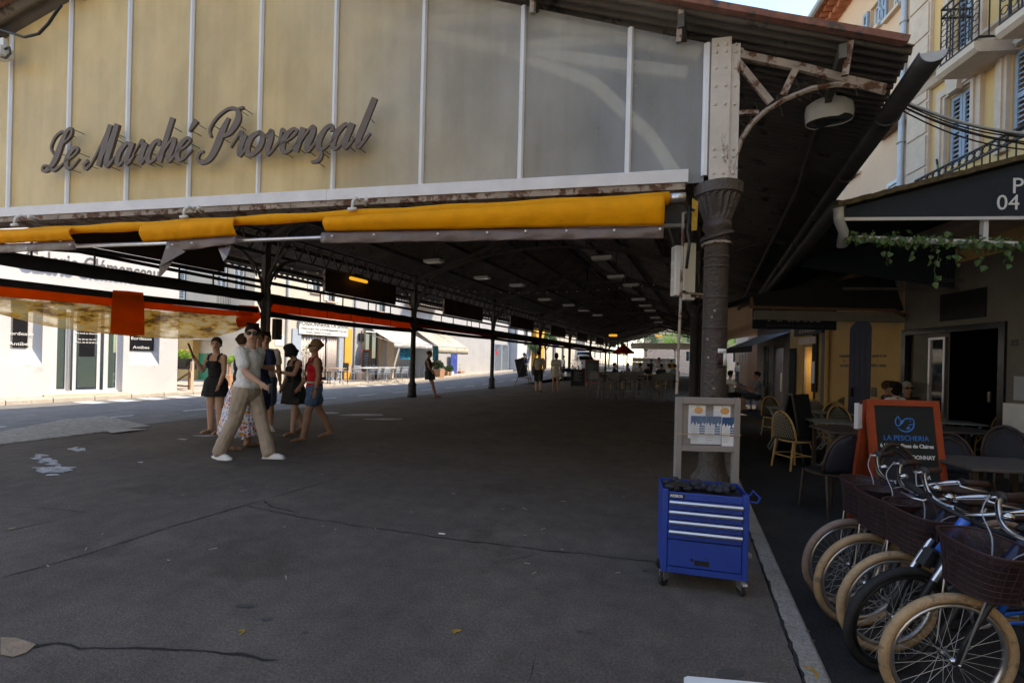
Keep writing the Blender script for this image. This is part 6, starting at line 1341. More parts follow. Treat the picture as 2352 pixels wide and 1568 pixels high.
for k in range(4):
    z1 = CH1-.06-k*.061; z0 = z1-.057; d_ = MB().bbox(-h+.038,h-.038,-.008,.012,z0,z1,.004).build('drawer', M['toolblue'], tbx)
    hd = MB().prism([(-h+.04,-.026,z1-.022),(-h+.04,-.030,z1-.012),(-h+.04,-.024,z1-.002),(-h+.04,-.008,z1-.001),(-h+.04,-.008,z1-.022)], (CWd-.08,0,0)).build('handle', M['steel'], d_)
    MB().box(-h+.04,h-.04,-.012,-.008,z0+.004,z0+.012).build('drawer_rib', M['toolblue'], d_); MB().box(-h+.038,h-.038,-.001,.011,z0-.004,z0).build('gap', M['black'], d_)
zp = CH1-.06-4*.061; dr_ = MB().bbox(-h+.038,h-.038,-.006,.012,CH0+.045,zp-.006,.003).build('door_panel', M['toolblue'], tbx); MB().box(-.055,.03,-.009,-.006,CH0+.065,CH0+.095).build('grip_slot', M['black'], dr_); MB().lathe([(.010,0),(.010,.001)],(0,0,0),12).build('lock', M['black'], dr_, loc=(-.07,-.0065,CH0+.095), rz=(R_(90),0,0))
MB().box(-h+.036,h-.036,-.004,.011,CH0+.002,CH0+.038).build('plinth', M['toolblue'], tbx)
MB().box(-h+.01,h-.01,.02,CD-.01,CH1-.03,CH1-.024).build('top_mat', M['black'], tbx)
for (a,b,c,d) in ((-h,h,CD-.006,CD),(-h,-h+.006,.03,CD-.007),(h-.006,h,.03,CD-.007)): MB().box(a,b,c,d,CH1-.031,CH1).build('top_rim', M['toolblue'], tbx)
MB().tube([(h,.06,CH1-.05),(h+.06,.06,CH1-.05),(h+.075,.06,CH1-.02),(h+.075,.22,CH1-.02),(h+.06,.22,CH1-.05),(h,.22,CH1-.05)],.006,6).build('push_handle', M['toolblue'], tbx)
for i, (x, y, r_) in enumerate(((-h+.02,.03,.9),(h-.03,.03,-1.3),(-h+.03,CD-.03,.4),(h-.03,CD-.03,.2))):
    w_ = MB().tube([(0,-.011,0),(0,-.009,0),(0,.009,0),(0,.011,0)],[.035,.04,.04,.035],18).build('caster', M['rubber'], tbx, loc=(x,y,.04), rz=r_)
    MB().box(-.022,.03,-.016,-.013,0,.055).box(-.022,.03,.013,.016,0,.055).box(-.025,.03,-.016,.016,.055,.062).build('fork', M['steel'], w_); MB().bar((.02,0,.05),(.05,0,.035),.03,.008).build('brake', M['steel'], w_)
t = thing('work_rags', 'heap of dark tools and rags on top of the blue cabinet', 'rags', tbx.location + Vector((0,0,CH1-.023)), ca); 
for k in range(26): x = -h+.05+.4*k/26+rnd.uniform(-.02,.02); MB().sph((x,.1+rnd.uniform(-.05,.12),.018+rnd.uniform(0,.022)),(rnd.uniform(.02,.04),rnd.uniform(.02,.035),rnd.uniform(.015,.026)),8,6).build('rag_fold', M['darkpad'], t, True)
MB().bar((-h+.05,.06,.045),(-h+.15,.05,.05),.025,.02).build('tool_handle', M['black'], t)
# ================================================================ MENU STAND behind the cabinet
s0_, s1_ = dp(1552,1000,3.45), dp(1699,1000,3.45); sc_ = (s0_+s1_)/2; sa = math.atan2(s1_.y-s0_.y,s1_.x-s0_.x); sw_ = (s1_-s0_).xy.length/2
ms = thing('menu_stand', 'taupe framed menu stand with printed menus behind the blue cabinet', 'menu stand', (sc_.x,sc_.y,0), sa); zt_ = 1.4-(912-837)/FPX*3.45; zm = 1.4-(1022-837)/FPX*3.45
for x in (-sw_,sw_-.045): MB().bbox(x,x+.045,0,.045,0,zt_,.003).build('post', M['taupe'], ms)
MB().bbox(-sw_+.046,sw_-.046,0,.045,zt_-.05,zt_,.003).build('top_rail', M['taupe'], ms); MB().bbox(-sw_+.046,sw_-.046,0,.045,zm-.045,zm,.003).build('middle_rail', M['taupe'], ms)
bk_ = MB().box(-sw_+.046,sw_-.046,.03,.04,zm+.001,zt_-.051).build('back_board', M['taupe'], ms); MB().box(-sw_-.05,sw_+.05,-.12,.2,-.0,.02).build('foot_plate', M['taupe'], ms)
def sheet(x0,x1,z0,z1,y,m_,print_=True):
    o = MB().box(x0,x1,y,y+.002,z0,z1).build('menu_sheet', m_, ms)
    if print_:
        W=x1-x0; n=14; sil=[(x0,y-.001,z1),(x1,y-.001,z1)]+[(x1-W*k/n,y-.001,z1-.045-(.012*((k*7)%3)+(.016 if k in (5,6,10) else 0))) for k in range(n+1)]
        MB().poly(list(reversed(sil))).build('skyline_print', M['navyprint'], o)
        for k in range(4): MB().box(x0+W*.55,x1-W*.08,y-.0012,y-.0004,z0+.075+k*.018,z0+.086+k*.018).build('price_block', M['navyprint'], o)
        for k in range(7): MB().box(x0+W*.08,x0+W*(.42+.05*(k%3)),y-.0012,y-.0004,z0+.03+k*.017,z0+.034+k*.017).build('print_line', M['textgrey'], o)
        MB().box(x0+W*.5,x1-W*.1,y-.0016,y-.0012,z1-.035,z1-.030).build('green_band', M['green'], o)
    return o
mw = 2*sw_-.09
for k in (0,1):
    o = sheet(-sw_+.10+k*.19,-sw_+.23+k*.19,zm+.05,zt_-.06,.026-k*.001,M['paper'],False); MB().sph((-sw_+.175+k*.2,.024,zt_-.10),(.035,.001,.026),10,6).build('food_print', M['orangeprint'], o); MB().sph((-sw_+.165+k*.19,.022,zt_-.068),.004,6,5).build('pin', M['gripbrown'], o)
sheet(-sw_+.115,-sw_+.23,zm+.01,zt_-.14,.012,M['paper']); sheet(-sw_+.232,-sw_+.345,zm+.01,zt_-.14,.011,M['paper']); sheet(-sw_+.35,-sw_+.46,zm+.0,zt_-.145,.009,M['paper'])
MB().box(-sw_+.11,-sw_+.347,.0085,.0095,zm+.012,zt_-.10).build('plastic_sleeve', M['cling'], ms)
MB().box(-sw_-.005,sw_+.005,-.006,-.001,zm+.083,zm+.089).build('elastic_band', M['paleoak'], ms)
# notices on the corner column
t = thing('notice', 'torn white paper notices stuck to the corner column', 'notice', (.03,4.13,0)); 
def cpaper(a0,a1,z0,z1,m_,r=.104): solid(MB().grid([[(r*math.cos(a),r*math.sin(a),z) for a in [a0+(a1-a0)*k/6 for k in range(7)]] for z in (z0,z1)]).build('paper_sheet', m_, t, True), .002)
cpaper(-1.3,-.5,1.50,1.535,M['paper']); cpaper(-.85,-.45,1.40,1.50,M['paper'],.106); cpaper(-1.3,-.6,1.385,1.40,M['black']); cpaper(-1.3,-.85,1.40,1.49,M['gripbrown'],.103)
for (a_,z_) in ((-2.1,1.45),(-1.9,1.78),(-1.6,1.2),(-1.7,1.83),(-2.2,1.6)): cpaper(a_,a_+.18,z_,z_+.02,M['kerb'],.1015)
# white bench corner at the bottom edge
wb = gp(1640,1560,.32); t = thing('white_bench', 'corner of a low white bench top cut by the bottom edge of the picture', 'bench', (wb.x,wb.y,0), R_(18)); 
o = MB().prism([(-.11,-.5,.30),(.35,-.5,.30),(.35,-.02,.30),(.33,.0,.30),(-.09,.0,.30),(-.105,-.01,.30),(-.11,-.03,.30)], (0,0,.025)).build('seat', M['white'], t)
for x in (-.06,.28):
    for y in (-.05,-.45): MB().cyl((x,y,0),(x,y,.30),.018).build('leg', M['white'], t)
# ================================================================ BICYCLES
BR = .30
def bike(name, label, hub, D, rz, lean, tyre, framem, basket, bar, turn=0, leverw=True):
    p = dp(hub[0], hub[1], D); t = thing('bicycle', label, 'bicycle', (p.x, p.y, -.19), (lean, 0, rz), 'bicycles parked along the kerb')
    t.rotation_euler = (lean, 0, rz)
    def wheel(x):
        c = (x,0,BR); w = MB().tube([(x+(BR-.0215)*math.cos(a),0,BR+(BR-.0215)*math.sin(a)) for a in [2*math.pi*k/48 for k in range(48)]], .0215, 10, closed=True).build('wheel', tyre, t, True)
        MB().tube([(x+(BR-.055)*math.cos(a),0,BR+(BR-.055)*math.sin(a)) for a in [2*math.pi*k/40 for k in range(40)]], .0125, 6, closed=True, flat=.8).build('rim', M['steel'] if tyre is not M['rubber'] else M['black'], w, True)
        MB().tube([(x,-.045,BR),(x,-.04,BR),(x,-.018,BR),(x,.018,BR),(x,.04,BR),(x,.045,BR)],[.008,.02,.014,.014,.02,.008],10).cyl((x,-.065,BR),(x,.065,BR),.007).build('hub', M['chrome'], w, True)
        s = MB()
        for k in range(32):
            a = 2*math.pi*k/32; b = a+(.5 if (k//2)%2 else -.5); sy_ = .03 if k%2 else -.03
            s.cyl((x+.018*math.cos(b),sy_,BR+.018*math.sin(b)),(x+(BR-.06)*math.cos(a),0,BR+(BR-.06)*math.sin(a)),.0009,n=3)
        struct(s.build('spokes', M['zinc'], w),'stuff'); return w
    wheel(0); wheel(-1.06); z = BR
    for y in (-.05,.05): MB().tube([(0,y,z),(-.02,y,z+.10),(-.11,y,z+.29),(-.15,y*.6,z+.37)],.0115 if framem is not M['bikeblue'] else .017,8).build('fork_blade', M['black'], t, True)
    if framem is M['bikeblue']:
        for y in (-.055,.055): MB().cyl((-.09,y,z+.26),(-.17,y,z+.42),.014).build('fork_stanchion', M['steel'], t)
    MB().tube([(-.14,-.06,z+.36),(-.155,0,z+.38),(-.14,.06,z+.36)],.016,8).build('fork_crown', M['black'], t)
    MB().cyl((-.16,0,z+.38),(-.27,0,z+.55),.024,n=12).build('head_tube', framem, t, True)
    fr_ = MB().tube([(-.19,0,z+.43),(-.40,0,z+.18),(-.58,0,z-.02)],.019 if framem is not M['bikeblue'] else .028,10).build('down_tube', framem, t, True); MB().tube([(-.24,0,z+.51),(-.46,0,z+.30),(-.66,0,z+.22)],.016,10).build('top_tube', framem, t, True); MB().tube([(-.58,0,z-.02),(-.72,0,z+.42)],.016,10).build('seat_tube', framem, t, True)
    for y in (-.05,.05): MB().tube([(-.58,y*.5,z-.02),(-1.06,y,z)],.010,6).build('chain_stay', framem, t); MB().tube([(-.70,y*.4,z+.36),(-1.06,y,z)],.009,6).build('seat_stay', framem, t)
    MB().cyl((-.72,0,z+.40),(-.745,0,z+.49),.013).build('seat_post', M['chrome'], t)
    sdl = MB().sph((-.79,0,z+.50),(.13,.075,.035),14,8).sph((-.67,0,z+.50),(.10,.03,.025),10,6).build('saddle', M['gripbrown'] if framem is not M['bikeblue'] else M['black'], t, True)
    ck = MB().tube([(-.58+.085*math.cos(a),-.05,z-.02+.085*math.sin(a)) for a in [6.28*k/20 for k in range(20)]],.008,5,closed=True).build('chainring', M['steel'], t); MB().bar((-.58,-.07,z-.02),(-.48,-.08,z-.14),.018,.012).box(-.53,-.43,-.17,-.08,z-.155,z-.13).build('pedal', M['black'], ck)
    MB().tube([(-.27,0,z+.52),(-.295,0,z+.54),(-.30,0,z+.55)],.014,8).build('stem', M['chrome'] if bar == 'chrome' else M['black'], t, True)
    bm = M['chrome'] if bar == 'chrome' else M['black']
    for s in (-1,1):
        ct, st = math.cos(turn), math.sin(turn)
        def tw(q): x_, y_ = q[0]+.30, q[1]; return (-.30+x_*ct-y_*st, x_*st+y_*ct, q[2])
        hb = [(-.30,0,z+.55),(-.29,s*.07,z+.55),(-.305,s*.14,z+.575),(-.37,s*.23,z+.63),(-.45,s*.285,z+.65),(-.52,s*.30,z+.65)] if bar == 'chrome' else [(-.30,0,z+.55),(-.29,s*.15,z+.56),(-.33,s*.33,z+.57)]
        hb = [tw(q) for q in hb]; hc = cat(hb,5); MB().tube(hc,.0125,10).build('handlebar', bm, t, True)
        g0, g1 = Vector(hc[-1]), Vector(hc[-6]); dd = (g0-g1).normalized(); MB().tube([g0-dd*.09, g0-dd*.085, g0+dd*.045, g0+dd*.05],[.015,.020,.019,.010],10).build('grip', M['gripbrown'] if bar == 'chrome' else M['rubber'], t, True)
        MB().tube([g0-dd*.105,g0-dd*.10,g0-dd*.09,g0-dd*.085],[.012,.03,.03,.012],10).build('shifter', M['black'], t)
        up = Vector((0,0,1)); fw_ = dd.cross(up).normalized()*s; l0 = g0-dd*.12
        MB().tube([l0, l0-fw_*-.03+Vector((0,0,-.015)), l0-fw_*-.055+dd*.03+Vector((0,0,-.02)), l0-fw_*-.06+dd*.12+Vector((0,0,-.03))],.0065,6).build('brake_lever', M['steel'], t, True)
        MB().tube(cat([tuple(l0-fw_*-.03),(-.27,s*.20,z+.60),(-.20,s*.07,z+.53),(-.16,s*.02,z+.42)],5),.0028,5).build('brake_cable', M['textgrey'] if bar == 'chrome' else M['black'], t)
    MB().sph((-.33,-.14,z+.61),(.026,.026,.018),12,6).build('bell', M['chrome'], t, True)
    MB().bar((-.12,.0,z+.39),(-.08,0,z+.31),.04,.05).build('brake_caliper', M['black'], t)
    if basket:
        cx_ = -.10; rows = []
        for (f, zz) in ((.74,z+.33),(.80,z+.41),(.92,z+.51),(1.0,z+.54)):
            rows.append([(cx_+.03*(1-f)-.01+.130*f*math.copysign(abs(math.cos(a))**.7,math.cos(a)), .165*f*math.copysign(abs(math.sin(a))**.7,math.sin(a)), zz) for a in [2*math.pi*k/28 for k in range(29)]])
        b = MB().grid(rows).build('basket', M['mesh'], t, True); MB().poly([q for q in rows[0][:-1]]).build('basket_floor', M['mesh'], b)
        MB().tube(rows[3][:-1],.006,6,closed=True).build('basket_rim', M['basket'], b); MB().tube(rows[0][:-1],.005,6,closed=True).build('basket_rim', M['basket'], b)
        ms_ = MB()
        for k in range(0,28): ms_.tube([rows[j][k] for j in range(4)],.0022,4)
        for j in range(10): f = j/9*3; i0 = min(int(f),2); fr2 = f-i0; ms_.tube([tuple(Vector(rows[i0][k]).lerp(Vector(rows[i0+1][k]),fr2)) for k in range(28)],.0018,3,closed=True)
        struct(ms_.build('basket_wires', M['basket'], b),'stuff')
        for y in (-.10,.10): MB().cyl((0,y*.6,z),(cx_+.06,y,z+.34),.004,n=5).build('basket_stay', M['steel'], t)
    return t
R0 = 180+23.5
bike('a','nearest bicycle with tan tyre, chrome handlebar and brown basket at the right frame edge',(2164,1497),2.09,R_(R0-3),R_(-5),M['tyretan'],M['darkblue'],True,'chrome')
bike('b','mountain bicycle with black tyre, blue frame and black handlebar in the parked row',(2042,1414),2.40,R_(R0+6),R_(-9),M['rubber'],M['bikeblue'],False,'black')
bike('c','tan-tyred bicycle just behind the black-tyred mountain bicycle',(2031,1382),2.56,R_(R0+2),R_(-6),M['tyretan'],M['darkblue'],True,'chrome',.1)
bike('d','second tan-tyred bicycle from the far end of the row',(1967,1332),2.82,R_(R0+3),R_(-6),M['tyretan'],M['darkblue'],True,'chrome',-.05)
bike('e','farthest bicycle with dull brown tyre beside the kerb',(1934,1292),3.07,R_(R0+3),R_(-5),M['tyretan2'],M['darkblue'],True,'chrome',.05)
# ================================================================ HALL INTERIOR: easels, boards, tall chairs
def a_board(label, x, yb, rz, w, hh, fm_, m_, easel=False):
    p = gp(x, yb, 0); t = thing('chalkboard', label, 'chalkboard', p, rz); o = MB().box(-w,w,-.012,.012,.25*hh if easel else .12,hh-.06).build('slate', m_, t, rz=(R_(-10),0,0), loc=(0,-.15,0))
    MB().box(-w-.05,-w,-.02,.02,0,hh).build('frame_side', fm_, o); MB().box(w,w+.05,-.02,.02,0,hh).build('frame_side', fm_, o); MB().box(-w,w,-.02,.02,hh-.06,hh).build('frame_top', fm_, o); MB().box(-w,w,-.02,.02,(.25*hh if easel else .12)-.05,(.25*hh if easel else .12)).build('frame_bottom', fm_, o)
    for s in (-1,1): MB().bar((s*w,.2,0),(s*w,.02,hh-.1),.04,.02).build('rear_leg', fm_, t)
    for k in range(9): MB().box(-w*.7,w*(.1+.25*((k*5)%3)),-.014,-.012,hh*(.86-.062*k),hh*(.86-.062*k)+.012).build('chalk_line', M['textgrey'], o)
    return t
a_board('tall orange-framed chalk menu on an easel inside the hall', 1358, 893, R_(18), .32, 1.55, M['redwood'], M['boardgreen'], True)
a_board('low black chalkboard left of the orange-framed menu', 1326, 889, R_(15), .34, 1.0, M['black'], M['chalkboard'])
p = gp(1205,888,0); t = thing('easel', 'wooden tripod easel with dark board left of the walking couple', 'easel', p, R_(20)); 
for a_ in ((-.55,0),(.38,-.1),(.2,.45)): MB().bar((a_[0],a_[1],0),(-.02,0,1.75),.03,.03).build('leg', M['woodbrown'], t)
MB().box(-.25,.25,-.03,.0,.55,1.55).build('board', M['chalkboard'], t, rz=(R_(-8),R_(-14),0)); MB().bar((-.3,-.05,.52),(.35,-.05,.45),.03,.05).build('ledge', M['woodbrown'], t)
def tall_chair():
    t = thing('tall_chair', 'x', 'chair', group='tall grey chairs in the hall'); m_ = mk('chairgrey',(.11,.10,.09),.6) if 'chairgrey' not in M else M['chairgrey']
    for x in (-.2,.2):
        MB().bar((x*1.15,-.24,0),(x,-.2,.62),.03,.03).build('leg', m_, t); MB().bar((x*1.15,.26,0),(x,.2,.62),.03,.03).build('leg', m_, t); MB().bar((x,.2,.62),(x*1.1,.26,1.0),.03,.03).build('back_post', m_, t); MB().bar((x*1.1,.25,.82),(x*1.3,-.18,.80),.03,.03).build('armrest', m_, t); MB().bar((x*1.08,-.22,.25),(x*1.08,.23,.25),.02,.025).build('stretcher', m_, t)
    MB().bbox(-.22,.22,-.22,.22,.62,.645,.008).build('seat', m_, t); MB().bbox(-.22,.22,.225,.25,.72,1.02,.008).build('backrest', m_, t); return t
tc0 = tall_chair(); M.setdefault('chairgrey', tc0.children[0].data.materials[0])
tl_ = [(1400,918,R_(-15),'tall grey chair nearest the orange-framed chalk menu'),(1372,912,R_(150),'tall grey chair behind the orange-framed chalk menu'),(1425,913,R_(170),'tall grey chair facing the first one across the table'),(1455,912,R_(160),'tall grey chair in the middle of the hall tables'),(1505,922,R_(-10),'front tall grey chair left of the rusty crank rod'),(1468,905,R_(20),'tall grey chair farther back in the middle of the hall tables'),(1530,910,R_(190),'tall grey chair right by the rusty crank rod')]
for i, (x, y, r_, l) in enumerate(tl_):
    p = gp(x, y, 0)
    if i == 0: tc0.location = p; tc0.rotation_euler.z = r_; tc0['label'] = l
    else: dup(tc0, p, r_, l)
def hall_table(label, x, y, w=.5):
    t = thing('hall_table', label, 'table', gp(x,y,0), R_(5), 'tables in the hall'); MB().bbox(-w,w,-.4,.4,.88,.91,.008).build('table_top', M['paleoak'], t)
    for a in (-1,1):
        for b in (-1,1): MB().bar((a*(w-.06),b*.33,0),(a*(w-.06),b*.33,.88),.05,.05).build('leg', M['darkwood'], t)
    return t
for x,y,w,l in ((1410,905,.5,'hall table between the two pairs of tall grey chairs'),(1490,906,.5,'hall table left of the rusty crank rod'),(1385,892,.8,'long pale table at the left of the seated guests'),(1450,884,.7,'long table in the middle of the seated guests'),(1520,888,.7,'long table at the right of the seated guests'),(1430,872,.8,'far long table along the street side of the hall')): hall_table(l,x,y,w)
# ================================================================ VEHICLES
def car_body(prof, w, tumble=.8):
    # prof: (x, zlow, zhigh, halfwidth factor low, factor high)
    rows = []
    for (x, zl, zs, zh, fl_, fh) in prof:
        rows.append([(x,-w*fl_*.92,zl),(x,-w*fl_,zl+.15),(x,-w*fl_,zs),(x,-w*fh,zh-.06),(x,-w*fh*.85,zh),(x,w*fh*.85,zh),(x,w*fh,zh-.06),(x,w*fl_,zs),(x,w*fl_,zl+.15),(x,w*fl_*.92,zl)])
    return rows
def car(label, loc, rz, prof, w, m_, wheels, wr, glass, lamp_x, name='parked_car', cat_='car'):
    t = thing(name, label, cat_, loc, rz); rows = car_body(prof, w); b = MB().grid(rows); b.poly(rows[0]); b.poly(list(reversed(rows[-1]))); o = b.build('body', m_, t, True)
    md = o.modifiers.new('sub','SUBSURF'); md.levels = 1; md.render_levels = 2
    for x in wheels:
        for s in (-1,1):
            w_ = MB().tube([(x,s*(w-.18),wr),(x,s*(w-.17),wr),(x,s*(w+.005),wr),(x,s*(w+.015),wr)],[wr*.85,wr,wr,wr*.85],20).build('wheel', M['rubber'], t); MB().cyl((x,s*(w+.0),wr),(x,s*(w+.02),wr),wr*.62,n=14).build('rim', M['steel'], w_)
    for g in glass: MB().add(g,[tuple(range(len(g)))]).build('window', M['blackgloss'], t)
    return t
prof5 = [(1.78,.30,.50,.62,.72,.62),(1.70,.22,.62,.78,.86,.74),(1.45,.20,.70,.92,.97,.80),(1.0,.20,.80,1.0,1,.84),(.78,.20,.86,1.06,1,.82),(.35,.20,.90,1.36,1,.72),(0,.20,.92,1.48,1,.72),(-.6,.20,.92,1.49,1,.72),(-1.1,.20,.92,1.40,1,.70),(-1.5,.22,.88,1.12,.96,.74),(-1.72,.28,.70,.85,.88,.74)]
cp = dp(1345, 850, 36); gz = zr(cp.y)
fz_ = [[(.83,-.60,1.02),(.83,.60,1.02),(.40,.54,1.36),(.40,-.54,1.36)],[(.62,-.80,.97),(.30,-.64,1.36),(-.35,-.64,1.40),(-.35,-.81,.97)],[(.62,.80,.97),(-.35,.81,.97),(-.35,.64,1.40),(.30,.64,1.36)]]
fz_ = [[(x*1.02, y*1.03, z+.012) for x, y, z in g] for g in fz_]
ct_ = car('small rounded white car parked facing the hall beyond the chalkboards', (-10.35, 40.0, zr(40.0)+.05), R_(-62), prof5, .80, M['carwhite'], (1.12,-1.12), .29, fz_, 1.6)
for s in (-1,1): o = MB().sph((1.62,s*.56,.72),(.08,.13,.13),12,8).build('headlight', M['chrome'], ct_, True)
MB().box(1.74,1.80,-.26,.26,.40,.50).build('number_plate', M['paper'], ct_); MB().box(1.70,1.79,-.6,.6,.24,.34).build('bumper', M['black'], ct_)
profv = [(2.0,.35,.7,.80,.8,.7),(1.95,.30,.9,1.0,.92,.84),(1.4,.28,1.05,1.2,1,.86),(1.0,.28,1.15,1.5,1,.84),(.6,.28,1.2,1.85,1,.84),(0,.28,1.2,1.92,1,.86),(-2.0,.28,1.2,1.92,1,.88),(-2.2,.35,1.2,1.85,.98,.86)]
vz = [[(1.10,-.66,1.36),(1.10,.66,1.36),(.66,.60,1.78),(.66,-.60,1.78)],[(.95,-.87,1.25),(.62,-.80,1.75),(-.05,-.82,1.78),(-.05,-.88,1.25)]]; vz = [[(x*1.03,y*1.03,z+.01) for x,y,z in g] for g in vz]
vt = car('pale van with roof rack parked behind the small white car', (-11.7, 45.0, zr(45)), R_(-75), profv, .88, M['vanwhite'], (1.3,-1.4), .32, vz, 1.8, 'parked_van', 'van')
m = MB()
for y in (-.6,-.2,.2,.6): m.bar((.5,y,2.05),(-1.9,y,2.05),.05,.05)
for x in (.4,-.7,-1.8): m.bar((x,-.65,2.0),(x,.65,2.0),.05,.05)
m.build('roof_rack', M['black'], vt)
def moto(label, loc, rz, m_, scoot=False):
    t = thing('motorcycle', label, 'motorcycle', loc, rz); r = .29
    for x in (0,-1.3): w_ = MB().tube([(x+(r-.06)*math.cos(a),0,r+(r-.06)*math.sin(a)) for a in [6.28*k/24 for k in range(24)]],.06,8,closed=True).build('wheel', M['rubber'], t, True); MB().cyl((x,-.03,r),(x,.03,r),.17,n=14).build('rim', M['steel'], w_)
    for y in (-.09,.09): MB().tube([(0,y,r),(-.25,y,.95)],.022,8).build('fork', M['steel'], t)
    MB().sph((-.62,0,.78),(.32,.16,.16),12,8).build('tank', m_, t, True); MB().sph((-1.0,0,.80),(.38,.15,.08),12,8).build('saddle', M['black'], t, True); MB().bbox(-.85,-.4,-.17,.17,.3,.62,.04).build('engine', M['steel'], t); MB().tube([(-.27,-.36,1.08),(-.25,0,1.0),(-.27,.36,1.08)],.014,8).build('handlebar', M['black'], t); MB().sph((-.1,0,.9),(.09,.1,.1),12,8).build('headlight', M['chrome'], t, True); MB().tube([(-.2,.05,.3),(0,0,.62),(.18,0,.5)],.03,6).build('mudguard', m_, t)
    for y in (-.36,.36): o=MB().cyl((-.27,y,1.08),(-.25,y,1.22),.006).sph((-.25,y,1.27),(.02,.06,.045),8,6).build('mirror', M['black'], t)
    return t
mp_ = gp(1201,862,zr(33)); moto('dark motorcycle ridden along the street by a rider in blue', (mp_.x,mp_.y,zr(mp_.y)), R_(-70), M['black'])
moto('dark scooter parked behind the walking couple', (-9.0+.0,32.5,0), R_(40), M['darkblue'])
# ================================================================ PEOPLE
mk('skin', (.52,.31,.22), .55, var=.08, scale=9, spec=.3); mk('skintan', (.34,.18,.115), .55, var=.08, scale=9, spec=.3)
mk('hairdark', (.016,.011,.009), .85, var=.4, scale=60, spec=.15, bump=.6, bscale=90); mk('hairbrown', (.075,.04,.022), .8, var=.4, scale=60, spec=.15, bump=.6, bscale=90); mk('hairblond', (.22,.135,.065), .8, var=.4, scale=60, spec=.15, bump=.6, bscale=90); mk('hairgrey', (.32,.29,.26), .6, var=.3, scale=40)
mk('clothwhite', (.80,.80,.79), .85, var=.05, scale=10, bump=.3, bscale=22); mk('clothblack', (.014,.014,.016), .85, var=.2, scale=10, bump=.3, bscale=22); mk('clothnavy', (.015,.025,.075), .85, var=.15, scale=10, bump=.3, bscale=22)
mk('chino', (.40,.315,.245), .85, var=.08, scale=8, bump=.35, bscale=16); mk('clothred', (.55,.012,.02), .8, var=.12, scale=14, bump=.3, bscale=60); mk('denim', (.07,.13,.24), .85, var=.3, scale=20, bump=.3, bscale=40)
mk('clothcream', (.50,.44,.34), .85, var=.06, scale=8, bump=.3, bscale=22); mk('clothdark', (.03,.03,.032), .85, var=.25, scale=10); mk('clothblue', (.02,.05,.30), .8, var=.15, scale=10); mk('clothgrey', (.20,.20,.22), .85, var=.15, scale=10)
mk('dots', (.05,.05,.05), .85, c2=(.012,.012,.013), scale=55); mk('sandal', (.20,.13,.08), .6, var=.1); mk('lips', (.35,.10,.09), .5); mk('yellowbag', (.62,.36,.02), .6)
fl_ = mk('floral', (.70,.70,.74), .85, var=.03); t = fl_.node_tree; b_ = t.nodes['Principled BSDF']; prev = b_.inputs['Base Color'].links[0].from_socket
for i_, (c_, sc__) in enumerate((((.05,.16,.55),26),((.65,.05,.06),17),((.75,.30,.02),15))):
    v_ = _n(t,'ShaderNodeTexVoronoi'); v_.inputs['Scale'].default_value = sc__; mp = _n(t,'ShaderNodeMapping'); mp.inputs['Location'].default_value = (i_*3.1,i_*1.7,i_); g_ = _n(t,'ShaderNodeNewGeometry'); t.links.new(g_.outputs['Position'], mp.inputs[0]); t.links.new(mp.outputs[0], v_.inputs['Vector'])
    r_ = _n(t,'ShaderNodeValToRGB'); t.links.new(v_.outputs['Distance'], r_.inputs[0]); e = r_.color_ramp.elements; e[0].color = (1,1,1,1); e[0].position = .28; e[1].color = (0,0,0,1); e[1].position = .34
    mx = _n(t,'ShaderNodeMix',data_type='RGBA'); t.links.new(r_.outputs[0], mx.inputs[0]); t.links.new(prev, mx.inputs[6]); mx.inputs[7].default_value = (*c_,1); prev = mx.outputs[2]
t.links.new(prev, b_.inputs['Base Color'])
fold_tex = bpy.data.textures.new('folds','CLOUDS'); fold_tex.noise_scale = .10; fold_tex.noise_depth = 1
def folds(o, amt=.022):                          # soft creases in cloth
    d_ = o.modifiers.new('folds','DISPLACE'); d_.texture = fold_tex; d_.texture_coords = 'GLOBAL'; d_.strength = amt; d_.mid_level = .45; return o
def skinned(o, vox, it=3, f=.5):
    m_ = o.modifiers.new('union','REMESH'); m_.mode = 'VOXEL'; m_.voxel_size = vox; m_.use_smooth_shade = True
    s_ = o.modifiers.new('soft','SMOOTH'); s_.factor = f; s_.iterations = it; return o
